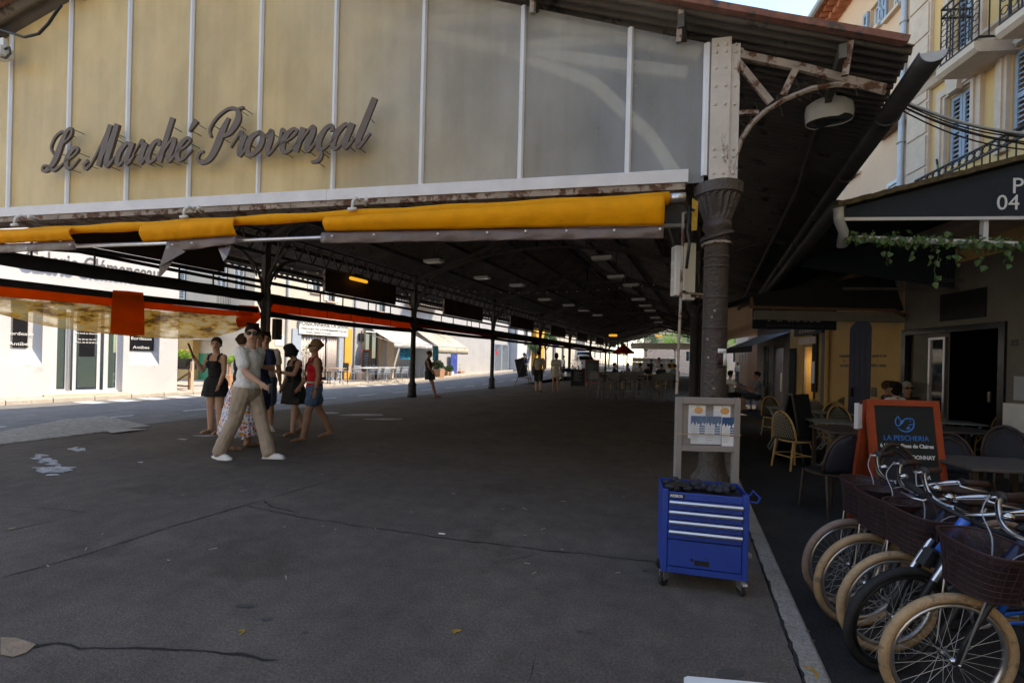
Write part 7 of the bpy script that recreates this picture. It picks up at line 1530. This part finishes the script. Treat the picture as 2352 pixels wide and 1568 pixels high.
def person(label, loc, rz, H=1.7, fem=False, legs=((0,0,.03),(0,0,.03)), arms=((.1,.12,.25,0),(.1,.12,.25,0)), lean=0, twist=0, head=(0,0), skin='skin', hair=('short','hairdark'), top=None, bottom=None, shoes='sandal', glasses=False, vox=.011, seat=None, hat=None, group=None, tilt=0, face=True):
    k = H/1.75; P = thing('person', label, 'person', loc, (0,0,rz), group); P.rotation_euler = (tilt, 0, rz) if tilt else (0,0,rz)
    hip = Vector((0,0,.93*k)); Mu = Matrix.Rotation(twist,4,'Z') @ Matrix.Rotation(-lean,4,'X')
    up = lambda x,y,z: hip + (Mu @ Vector((x*k,y*k,z*k)))            # upper body frame, metres at H=1.75 above the hips
    J = {}
    sw = .158 if fem else .18
    for i, s in enumerate((-1,1)):
        f, kn, ab = legs[i]; a = hip + Vector((s*.088*k,0,-.02*k)); d = Vector((s*math.sin(ab), math.sin(f)*math.cos(ab), -math.cos(f)*math.cos(ab))); b = a + d*.43*k
        d2 = Vector((s*math.sin(ab)*.6, math.sin(f-kn), -math.cos(f-kn))).normalized(); c = b + d2*.42*k; pf = f-kn; 
        toe = Vector((s*.12, math.cos(min(0,pf+.25)) , math.sin(min(0,pf+.25))*.9 if pf < -.25 else 0)).normalized(); J['leg%d'%i] = (a,b,c,d2,toe)
        f, ab, el, inn = arms[i]; sh = Vector((s*sw*k,0,.485*k)); d = Vector((s*math.sin(ab), math.sin(f)*math.cos(ab), -math.cos(f)*math.cos(ab))); e_ = sh + d*.285*k
        d2 = Vector((s*math.sin(ab)*.6 - s*math.sin(inn), math.sin(f+el)*math.cos(inn), -math.cos(f+el)*math.cos(inn))).normalized(); w_ = e_ + d2*.25*k
        T = lambda v: hip + (Mu @ v); J['arm%d'%i] = (T(sh),T(e_),T(w_),(Mu @ d2).normalized(), (Mu @ Vector((s,0,0))))
    zmin = min(min(J['leg%d'%i][2].z - .075*k, (J['leg%d'%i][2]+J['leg%d'%i][4]*.17*k).z - .03*k) for i in (0,1))
    off = Vector((0,0,-zmin)) if seat is None else Vector((0,0,seat-hip.z+.10*k))
    hip0 = hip.copy()
    for q in J: J[q] = tuple((v+off if n < 3 else v) for n, v in enumerate(J[q]))
    U = lambda x,y,z: up(x,y,z)+off
    hd = Matrix.Translation(U(0,.012,.565)) @ Mu @ Matrix.Rotation(head[0],4,'Z') @ Matrix.Rotation(head[1],4,'X')
    hp_ = lambda x,y,z: hd @ Vector((x*k,y*k,z*k)); hr = hd.to_3x3()
    B = MB(); wf = .86 if fem else 1
    def torso(m, g):
        m.sph(U(0,0,.0),(.172*k+g,.125*k+g,.135*k+g),14,10,Mu.to_3x3()); m.sph(U(0,.0,.17),((.145*wf)*k+g,.112*k+g,.18*k+g),14,10,Mu.to_3x3()); m.sph(U(0,.0,.36),(.175*wf*k+g,.122*k+g,.165*k+g),14,10,Mu.to_3x3())
        m.caps(U(-(sw-.025),0,.475),U(sw-.025,0,.475),.058*k+g,.058*k+g)
        if fem:
            for s in (-1,1): m.sph(U(s*.065,.085,.34),.055*k+g,10,8)
    torso(B,0)
    B.caps(U(0,-.005,.48),hp_(0,.0,.06),.064*k,.056*k); 
    B.sph(hp_(0,-.005,.165),(.082*k,.10*k,.105*k),16,12,hr); B.sph(hp_(0,.025,.095),(.062*k,.07*k,.066*k),12,10,hr); B.sph(hp_(0,.062,.06),(.026*k,.022*k,.022*k),8,6,hr)
    B.caps(hp_(0,.094,.16),hp_(0,.116,.12),.012*k,.017*k,8)
    for s in (-1,1): B.sph(hp_(s*.084,-.01,.14),(.012*k,.022*k,.034*k),8,6,hr)
    for i in (0,1):
        a,b,c,d2,toe = J['leg%d'%i]; B.caps(a,b,.100*k,.064*k); B.caps(b,b.lerp(c,.3)+Vector((0,-.012,0)),.060*k,.066*k); B.caps(b.lerp(c,.3)+Vector((0,-.012,0)),c,.066*k,.042*k); B.caps(c+Vector((0,0,-.03*k))-toe*.03*k,c+toe*.15*k+Vector((0,0,-.05*k)),.038*k,.026*k); B.sph(c+toe*.17*k+Vector((0,0,-.052*k)),(.038*k,.035*k,.02*k),10,6)
        sh,el,w,d,side = J['arm%d'%i]; B.caps(sh,el,.058*k*(.9 if fem else 1),.045*k*(.9 if fem else 1)); B.caps(el,el.lerp(w,.3),.044*k*(.93 if fem else 1),.047*k*(.9 if fem else 1)); B.caps(el.lerp(w,.3),w,.046*k*(.9 if fem else 1),.031*k)
        n_ = d.cross(side).normalized() if d.cross(side).length > .1 else Vector((0,1,0)); lat = n_                         # palm spans front-back of the arm
        pal = w + d*.075*k; B.caps(w,pal,.024*k,.026*k)
        for q in range(4):
            o_ = lat*(.026-.0175*q)*k; L = (.066,.075,.07,.055)[q]*k; base = w + d*.075*k + o_; mid = base + d*L*.55; tip = mid + (d*.8 - side*(-1 if i == 0 else 1)*(1 if i else -1)*.55*(1 if i else 1)).normalized()*L*.45
            B.caps(w + d*.03*k + o_*.8, base, .014*k, .010*k, 6); B.caps(base, mid, .0095*k, .009*k, 6); B.caps(mid, tip, .009*k, .0075*k, 6)
        th = w + d*.03*k + lat*.03*k; B.caps(w+d*.015*k, th, .014*k, .012*k, 6); B.caps(th, th + (d*.75+lat*.65).normalized()*.05*k, .0115*k, .009*k, 6)
    body = skinned(B.build('body', M[skin], P, True), vox, 2)
    if face:
        for s in (-1,1):
            if not glasses: MB().sph(hp_(s*.032,.090,.155),(.015*k,.008*k,.009*k),8,6,hr).build('eye', M['hairdark'], P, True)
            MB().caps(hp_(s*.045,.078,.178),hp_(s*.016,.088,.182),.005*k,.006*k,6).build('eyebrow', M[hair[1]], P)
        MB().sph(hp_(0,.091,.088),(.026*k,.010*k,.010*k),8,6,hr).build('mouth', M['lips'], P, True)
    if glasses:
        g_ = MB(); 
        for s in (-1,1): g_.sph(hp_(s*.036,.098,.158),(.034*k,.014*k,.024*k),10,8,hr); g_.caps(hp_(s*.066,.085,.162),hp_(s*.088,-.01,.162),.006*k,.006*k,6)
        g_.caps(hp_(-.02,.106,.162),hp_(.02,.106,.162),.007*k,.005*k,6); g_.build('sunglasses', M['blackgloss'], P, True)
    # hair
    Hm = MB(); kind, hm = hair
    if kind != 'none':
        Hm.sph(hp_(0,-.020,.190),(.094*k,.108*k,.106*k),14,10,hr)
        if kind == 'short': Hm.sph(hp_(0,.040,.255),(.070*k,.060*k,.036*k),10,8,hr); [Hm.sph(hp_(rnd.uniform(-.06,.06),rnd.uniform(-.06,.07),.275),.026*k,8,6) for _ in range(10)]
        if kind in ('bun','pony'): Hm.sph(hp_(0,-.115,.19 if kind == 'bun' else .20),.040*k,10,8)
        if kind == 'pony': Hm.caps(hp_(0,-.12,.19),hp_(0,-.13,.06),.03*k,.018*k)
        if kind == 'bob': Hm.sph(hp_(0,-.03,.11),(.095*k,.085*k,.10*k),12,10,hr)
        if kind == 'long': Hm.caps(hp_(0,-.07,.15),hp_(0,-.10,-.08),.075*k,.055*k)
        ho = skinned(Hm.build('hair', M[hm], P, True), max(.011,vox), 2)
    if hat == 'bucket': MB().lathe([(.135*k,.10*k),(.14*k,.11*k),(.105*k,.19*k),(.10*k,.275*k),(.08*k,.295*k),(.01,.297*k)],n=22).build('bucket_hat', M['clothblack'], P, True).matrix_local = hd
    if hat == 'helmet': MB().sph(hp_(0,-.01,.19),(.125*k,.14*k,.135*k),14,10,hr).build('helmet', M['clothgrey'], P, True)
    if hat == 'sunglasses': MB().caps(hp_(-.07,.0,.26),hp_(.07,.0,.26),.012*k,.012*k).build('raised_sunglasses', M['blackgloss'], P, True)
    # clothes
    def legcov(m, frac, g, cuff):
        m.sph(U(0,0,-.03),(.178*k+g*.7,.130*k+g*.7,.14*k+g),14,10,Mu.to_3x3())
        for i in (0,1):
            a,b,c,d2,toe = J['leg%d'%i]; tot = frac*2
            e1 = a.lerp(b,min(1,tot)); m.caps(a,e1,.104*k+g,(.104-.034*min(1,tot))*k+g+cuff*(1 if tot <= 1 else 0))
            if tot > 1: e2 = b.lerp(c,tot-1); m.caps(b,e2,.070*k+g,.054*k+g+cuff)
    if bottom:
        kind, mm = bottom; m_ = MB()
        if kind == 'trousers': legcov(m_,.985,.012,.020); folds(skinned(m_.build('trousers', M[mm], P, True), vox, 3))
        if kind == 'shorts': legcov(m_,.27,.016,.012); folds(skinned(m_.build('shorts', M[mm], P, True), vox, 2),.015)
        if kind == 'longshorts': legcov(m_,.46,.018,.014); folds(skinned(m_.build('shorts', M[mm], P, True), vox, 2),.015)
        if kind in ('skirt','longskirt','dress'):
            L = {'skirt':.33,'longskirt':.70,'dress':.25}[kind]; fl2 = {'skirt':.075,'longskirt':.17,'dress':.035}[kind]; rows = []; n = 40
            kx_ = (J['leg0'][1]+J['leg1'][1])/2
            for j in range(10):
                v = j/9; z = .12 - (.12+L)*v; r = []
                for q in range(n+1):
                    a = 2*math.pi*q/n; rr = 1+.05*v*math.sin(a*9+j*.2); cx2 = (kx_.x-0)*v*.4; cy2 = (kx_.y)*v*.35
                    px_ = (.15*wf+.06*min(1,v*4)+fl2*v)*rr*math.cos(a)*1.02; py_ = (.118+.045*min(1,v*4)+fl2*v*.9)*rr*math.sin(a); p0 = hip0+off+Vector((px_*k+cx2,py_*k+cy2,z*k)); r.append(p0)
                rows.append(r)
            folds(solid(MB().grid(rows).build('skirt', M[mm], P, True), .006, 0),.02)
    if top:
        kind, mm = top; m_ = MB(); g = .014
        if kind in ('tshirt','shirt','polo'):
            m_.sph(U(0,.0,.36),(.175*wf*k+g,.122*k+g,.165*k+g),14,10,Mu.to_3x3()); m_.sph(U(0,.0,.17),((.152*wf)*k+g,.118*k+g,.18*k+g),14,10,Mu.to_3x3()); m_.sph(U(0,.0,.06),(.178*k+g,.134*k+g,.10*k),14,10,Mu.to_3x3()); m_.caps(U(-(sw-.025),0,.475),U(sw-.025,0,.475),.058*k+g,.058*k+g); fr3 = .62
            for i in (0,1):
                sh,el,w,d,side = J['arm%d'%i]; m_.caps(sh,sh.lerp(el,fr3),.060*k+g*.6,.066*k+g*.7)
        if kind in ('tank','dresstop'):
            m_.sph(U(0,0,.02),(.176*k+g*.6,.128*k+g*.6,.12*k),14,10,Mu.to_3x3()); m_.sph(U(0,0,.17),(.145*wf*k+g,.112*k+g,.18*k),14,10,Mu.to_3x3()); m_.sph(U(0,.0,.325),(.170*wf*k+g,.122*k+g,.135*k),14,10,Mu.to_3x3())
            if fem:
                for s in (-1,1): m_.sph(U(s*.065,.085,.34),.058*k+g*.7,10,8)
            for s in (-1,1): m_.tube([U(s*.10,.095,.42),U(s*.105,.07,.50),U(s*.105,.0,.54),U(s*.10,-.07,.48),U(s*.09,-.095,.40)],.018*k,8)
        if kind == 'sleeveless':
            torso(m_,g); m_.caps(U(-.02,0,.52),U(.02,0,.52),.06*k,.06*k)
        folds(skinned(m_.build({'tshirt':'t_shirt','shirt':'shirt','polo':'polo_shirt'}.get(kind,'top'), M[mm], P, True), vox, 3),.018)
        if kind == 'tshirt': MB().tube([U(.07*math.cos(a),.01+.07*math.sin(a),.535-.025*math.sin(a)) for a in [6.28*q/18 for q in range(18)]],.009*k,6,closed=True).build('collar', M[mm], P, True)
    for i in (0,1):
        a,b,c,d2,toe = J['leg%d'%i]; h_ = c+Vector((0,0,-.045*k)); 
        if shoes == 'sneaker':
            m_ = MB(); m_.caps(h_-toe*.035*k,h_+toe*.13*k+Vector((0,0,-.006)),.048*k,.042*k); m_.sph(h_+toe*.16*k+Vector((0,0,-.01)),(.048*k,.05*k,.032*k),12,8); m_.caps(h_+Vector((0,0,.05*k)),h_,.046*k,.05*k); skinned(m_.build('shoe', M['white'], P, True), max(vox*.8,.008), 2)
            q0, q1 = h_-toe*.075*k+Vector((0,0,-.036*k)), h_+toe*.215*k+Vector((0,0,-.036*k)); MB().bar(q0,q1,.09*k,.024*k).build('sole', M['clothwhite'], P)
        elif shoes:
            q0, q1 = h_-toe*.065*k+Vector((0,0,-.032*k)), h_+toe*.20*k+Vector((0,0,-.032*k)); so2 = MB().bar(q0,q1,.085*k,.018*k).build('sandal_sole', M[shoes], P); st_ = h_+toe*.10*k; sd2 = toe.cross(Vector((0,0,1))).normalized()
            MB().tube([st_-sd2*.045*k+Vector((0,0,-.03*k)),st_-sd2*.03*k+Vector((0,0,.02*k)),st_+Vector((0,0,.03*k)),st_+sd2*.03*k+Vector((0,0,.02*k)),st_+sd2*.045*k+Vector((0,0,-.03*k))],.012*k,6).build('sandal_strap', M[shoes], P)
    P['h'] = H; return P, U, J, hp_
def away(rz): return rz
RZC = math.atan2(-_sy, -_cy)                      # helper: heading that faces the camera plane (forward = towards viewer)
def head_to(dx, dy): return math.atan2(-dx, dy)   # rz so that local +Y points along (dx,dy)
Rv = (_cy, _sy); Fv = (-_sy, _cy)                 # right and forward of the view
def hd_(r, f): return head_to(Rv[0]*r+Fv[0]*f, Rv[1]*r+Fv[1]*f)   # heading from view-right and view-forward amounts
# --- group in the left foreground
p_ = gp(564,1053); P,U,J,hp_ = person('man in white T-shirt, sunglasses, beige trousers and white sneakers striding right', p_, hd_(1,-.15), 1.79, legs=((.33,.06,.02),(-.27,.20,.02)), arms=((-.30,.15,.25,0),(.48,.14,.62,.0)), head=(-.95,.05), hair=('short','hairdark'), top=('tshirt','clothwhite'), bottom=('trousers','chino'), shoes='sneaker', glasses=True, vox=.009, lean=.05)
w_ = J['arm0'][2]; ph_ = thing('phone', 'grey phone in the far hand of the striding man in the white T-shirt', 'phone', P.matrix_basis @ (J['arm1'][2]+J['arm1'][3]*.13), hd_(1,0)); MB().bbox(-.035,.035,.03,.04,-.06,.06,.003).build('phone_body', M['clothgrey'], ph_); MB().box(-.03,.03,.0285,.0295,-.052,.052).build('screen', M['blackgloss'], ph_)
p_ = gp(492,994); P,U,J,hp_ = person('woman in short black dress holding a folded fan up, facing the camera', p_, hd_(-.15,-1), 1.63, True, legs=((.03,.03,.03),(-.02,.03,.05)), arms=((.1,.12,.3,.1),(.25,.25,2.3,.05)), head=(.5,0), hair=('bun','hairbrown'), top=('dresstop','clothblack'), bottom=('dress','clothblack'), vox=.011)
fn_ = P.matrix_basis @ (J['arm1'][2]+J['arm1'][3]*.09); t = thing('hand_fan', 'folded brown fan in the raised hand of the woman in black', 'fan', fn_); MB().bar((.03,0,-.04),(-.09,-.02,.20),.028,.018).build('fan_sticks', M['woodbrown'], t); MB().sph((.03,0,-.04),.012,8,6).build('rivet', M['steel'], t)
p_ = gp(553,1030); P,U,J,hp_ = person('woman in black top and white floral long skirt half hidden behind the striding man', p_, hd_(.6,.7), 1.66, True, legs=((.2,.1,.04),(-.18,.2,.04)), arms=((.05,.1,.3,0),(.0,.1,.2,0)), head=(.3,0), hair=('bun','hairbrown'), top=('tshirt','clothblack'), bottom=('longskirt','floral'), hat='sunglasses', shoes='sandal', vox=.012)
bg_ = P.matrix_basis @ (J['arm0'][2]+J['arm0'][3]*.08); t = thing('yellow_pouch', 'yellow folded pouch in the hand of the floral-skirt woman', 'pouch', bg_, hd_(1,0)); MB().bbox(-.10,.03,-.02,.02,-.16,.06,.008).build('pouch_body', M['yellowbag'], t); MB().box(-.10,.03,-.024,-.021,-.02,.05).build('pouch_flap', M['yellowbag'], t)
p_ = gp(587,1003); person('man in navy polo shirt with folded arms behind the striding man', p_, hd_(.3,-.9), 1.74, arms=((.35,.2,1.4,.7),(.35,.2,1.4,.7)), head=(.2,0), hair=('short','hairbrown'), top=('polo','clothnavy'), bottom=('longshorts','clothnavy'), shoes='sneaker', vox=.012)
p_ = gp(604,988); person('man in white shirt standing farthest behind the striding man at the column', p_, hd_(.5,-.8), 1.76, arms=((.0,.15,.2,0),(.05,.15,.2,0)), hair=('short','hairdark'), top=('tshirt','clothwhite'), bottom=('longshorts','denim'), shoes='sneaker', vox=.012)
p_ = gp(672,996); P,U,J,hp_ = person('woman in black bucket hat, black tank and dark skirt looking down at her wrist', p_, hd_(-.55,-.85), 1.56, True, legs=((.12,.05,.04),(-.22,.25,.04)), arms=((.55,.2,1.25,.75),(-.05,.35,.35,.0)), head=(.1,-.55), hair=('bob','hairdark'), top=('tank','clothblack'), bottom=('skirt','dots'), hat='bucket', vox=.011)
MB().caps(U(-.16,.13,.50),U(-.18,.15,.0),.012,.012).build('bag_strap', M['black'], P); w_ = J['arm0'][2]; MB().sph(w_-J['arm0'][3]*.02,(.035,.035,.022),10,6).build('wristwatch', M['black'], P, True)
t = thing('handbag', 'small black handbag hanging beside the woman in the bucket hat', 'handbag', P.matrix_basis @ U(-.20,.08,-.10), hd_(1,0)); MB().bbox(-.09,.09,-.035,.035,-.09,.07,.012).build('bag_body', M['clothblack'], t); MB().box(-.02,.02,-.04,-.035,-.01,.03).build('clasp', M['steel'], t)
p_ = gp(718,1008); P,U,J,hp_ = person('woman in red camisole, denim shorts and sunglasses walking left', p_, hd_(-.8,-.6), 1.65, True, legs=((.28,.1,.03),(-.30,.15,.03)), arms=((-.05,.18,.25,0),(.15,.1,.5,.1)), head=(-.1,.05), skin='skintan', hair=('bun','hairblond'), top=('tank','clothred'), bottom=('shorts','denim'), glasses=True, vox=.011)
MB().tube([U(-.14,.02,.53),U(-.05,.155,.40),U(.06,.15,.22),U(.18,.06,.02)],.014,6).build('bag_strap', M['clothdark'], P); MB().tube([U(.17*math.cos(a),.135*math.sin(a),.09) for a in [6.28*q/20 for q in range(20)]],.016,6,closed=True).build('belt', M['clothcream'], P)
MB().sph(J['arm0'][2]-J['arm0'][3]*.02,(.033,.033,.02),10,6).build('wristwatch', M['black'], P, True)
# --- others along the hall
p_ = gp(983,911); person('woman in short dark dress leaning back against the second street-side column', p_, hd_(1,.0), 1.67, True, legs=((.32,.05,.02),(.40,.12,.03)), arms=((.3,.1,2.2,.2),(.2,.12,.35,.1)), head=(.2,-.45), lean=-.10, skin='skintan', hair=('bun','hairbrown'), top=('sleeveless','clothdark'), bottom=('dress','clothdark'), vox=.014)
p_ = gp(1235,899); P,U,J,hp_ = person('man in cream shirt and dark shorts walking away with a shoulder bag', p_, hd_(.1,1), 1.80, legs=((.12,.1,.02),(-.15,.3,.02)), hair=('short','hairdark'), top=('shirt','clothcream'), bottom=('longshorts','clothdark'), shoes='clothblack', vox=.016)
t = thing('shoulder_bag', 'striped canvas bag on the shoulder of the man walking away', 'bag', P.matrix_basis @ U(-.24,-.05,.0), hd_(.3,1)); MB().sph((0,0,-.02),(.09,.17,.22),14,10).build('bag_body', mk('stripe',(.30,.27,.22),.8,c2=(.06,.06,.07),scale=14), t, True); MB().tube([(.0,.12,.12),(.06,.05,.50),(.06,-.08,.50),(0,-.12,.12)],.014,6).build('bag_handle', M['clothblack'], t)
p_ = gp(1275,901); person('woman in beige tiered dress walking away beside the man with the bag', p_, hd_(.05,1), 1.74, True, legs=((.06,.05,.02),(-.14,.25,.02)), skin='skintan', hair=('bob','hairdark'), top=('shirt','clothcream'), bottom=('dress','clothcream'), vox=.016)
p_ = gp(1292,869,.1); person('man in white T-shirt and dark shorts standing by the far street-side column', (p_.x,p_.y,.05), hd_(-.9,-.2), 1.76, hair=('short','hairdark'), top=('tshirt','clothwhite'), bottom=('longshorts','clothnavy'), shoes='sneaker', vox=.022)
person('rider in blue vest and grey helmet on the dark motorcycle', Vector((mp_.x,mp_.y,zr(mp_.y))) + Vector((.35,-.95,0))*0 + Matrix.Rotation(R_(-70),3,'Z') @ Vector((-.95,0,.0)), R_(-70)-R_(90), 1.75, legs=((1.2,1.2,.25),(1.2,1.2,.25)), arms=((.75,.3,.5,0),(.75,.3,.5,0)), lean=.15, skin='skintan', hair=('none','hairdark'), top=('tank','clothblue'), bottom=('longshorts','clothgrey'), hat='helmet', shoes='sneaker', vox=.022, seat=.78)
SIT = ((1.5,1.5,.1),(1.5,1.5,.1)); AT = ((.5,.2,1.0,.3),(.5,.2,1.0,.3))
tops = ['clothwhite','clothdark','clothred','clothnavy','clothcream','clothblack','clothblue','clothgrey','clothwhite']
seated = [(1409,893,hd_(1,-.2),'guest in dark vest sitting at the left end of the hall tables','clothblack'),(1468,888,hd_(-1,0),'guest in brown leaning over the hall table in the middle','clothcream'),(1487,890,hd_(-.3,1),'dark-haired guest seated with back to the camera left of the standing waiter','clothdark'),(1517,893,hd_(0,1),'guest in black seated in front of the standing waiter','clothblack'),(1535,884,hd_(.1,1),'guest in white seated right of the standing waiter','clothwhite'),(1440,878,hd_(.8,-.4),'small distant guest at the far street-side table','clothgrey'),(1548,893,hd_(.3,1),'guest in grey seated nearest the rusty crank rod','clothgrey')]
for (x,y,h_,l,c_) in seated:
    q = gp(x,y); person(l, q, h_, 1.72, legs=SIT, arms=AT, skin='skintan', hair=('short','hairdark'), top=('tshirt',c_), bottom=('longshorts','clothdark'), vox=.022, seat=.47, group='guests at the hall tables', face=False)
    s_ = thing('guest_chair', 'dark cane chair under the ' + ' '.join(l.split()[:9]), 'chair', q, h_, 'cane chairs of the hall guests'); MB().bbox(-.22,.22,-.2,.24,.43,.47,.01).build('seat', M['darkwood'], s_); MB().tube([(.21*math.cos(a),-.22,.47+.42*math.sin(a)) for a in [math.pi*q_/10 for q_ in range(11)]],.016,6).build('back_frame', M['rattan'], s_); MB().bbox(-.17,.17,-.225,-.205,.5,.82,.006).build('back_panel', M['weave'], s_)
    for a_ in (-.18,.18):
        for b_ in (-.18,.2): MB().cyl((a_,b_,0),(a_,b_,.43),.017,n=6).build('leg', M['rattan'], s_)
for (x,y,h_,l,c_) in [(1511,886,hd_(.2,-1),'waiter in white shirt standing among the hall tables','clothwhite'),(1540,874,hd_(-.5,-1),'standing figure in ochre beyond the waiter','yellowbag'),(1494,872,hd_(1,-.3),'standing figure in dark blue left of the waiter','clothnavy')]:
    person(l, gp(x,y), h_, 1.76, arms=AT, skin='skintan', hair=('short','hairdark'), top=('tshirt',c_), bottom=('trousers','clothdark'), shoes='sneaker', vox=.022, face=False)
for (x,y,D,h_,l,c_,hr_) in [(2038,890,8.9,hd_(.9,-.4),'man in dark blue shirt seated at the bar terrace under the blue door','clothnavy','hairbrown'),(2056,890,8.4,hd_(-.2,1),'dark-haired woman in white blouse seated with back to the camera','clothwhite','hairdark'),(2082,890,8.7,hd_(-.3,-1),'grey-blonde woman with glasses seated beside the dark-haired woman','clothdark','hairgrey')]:
    q = dp(x,y,D); person(l, (q.x,q.y,-.19), h_, 1.66, True, legs=SIT, arms=AT, skin='skintan', hair=('bob' if 'dark-haired' in l else 'short',hr_), top=('tshirt',c_), bottom=('longshorts','clothdark'), vox=.016, seat=.47, glasses='glasses' in l)
    s_ = thing('terrace_stool', 'round stool under the ' + ' '.join(l.split()[:6]), 'stool', (q.x,q.y,-.19)); MB().lathe([(.19,.43),(.2,.45),(.19,.47)],n=16).build('seat', M['darkwood'], s_)
    for a_ in range(4): MB().cyl((.17*math.cos(a_*1.57+.7),.17*math.sin(a_*1.57+.7),0),(.12*math.cos(a_*1.57+.7),.12*math.sin(a_*1.57+.7),.43),.015,n=6).build('leg', M['darkwood'], s_)
for (x,y,D,h_,l,c_) in [(1676,880,17,hd_(1,.2),'man in white T-shirt seated in the far lane right of the corner column','clothwhite'),(1738,885,16,hd_(-.8,.3),'person in pale shirt seated by the small blue awning','clothgrey')]:
    q = dp(x,y,D); person(l, (q.x,q.y,-.19), h_, 1.72, legs=SIT, arms=AT, skin='skintan', hair=('short','hairdark'), top=('tshirt',c_), bottom=('longshorts','clothdark'), vox=.022, seat=.47, face=False)
    s_ = thing('lane_chair', 'dark chair under the ' + ' '.join(l.split()[:6]), 'chair', (q.x,q.y,-.19), h_); MB().bbox(-.2,.2,-.2,.22,.44,.47,.01).build('seat', M['darkwood'], s_); MB().bbox(-.2,.2,-.23,-.205,.55,.9,.008).build('backrest', M['darkwood'], s_)
    for a_ in (-.17,.17):
        for b_ in (-.2,.18): MB().cyl((a_,b_,0),(a_,b_,.44),.016,n=6).build('leg', M['darkwood'], s_)
q = dp(1693,835,44); person('distant person in white walking at the sunny end of the lane', (q.x,q.y,-.1), hd_(0,1), 1.75, top=('tshirt','clothwhite'), bottom=('trousers','clothgrey'), vox=.03, face=False)
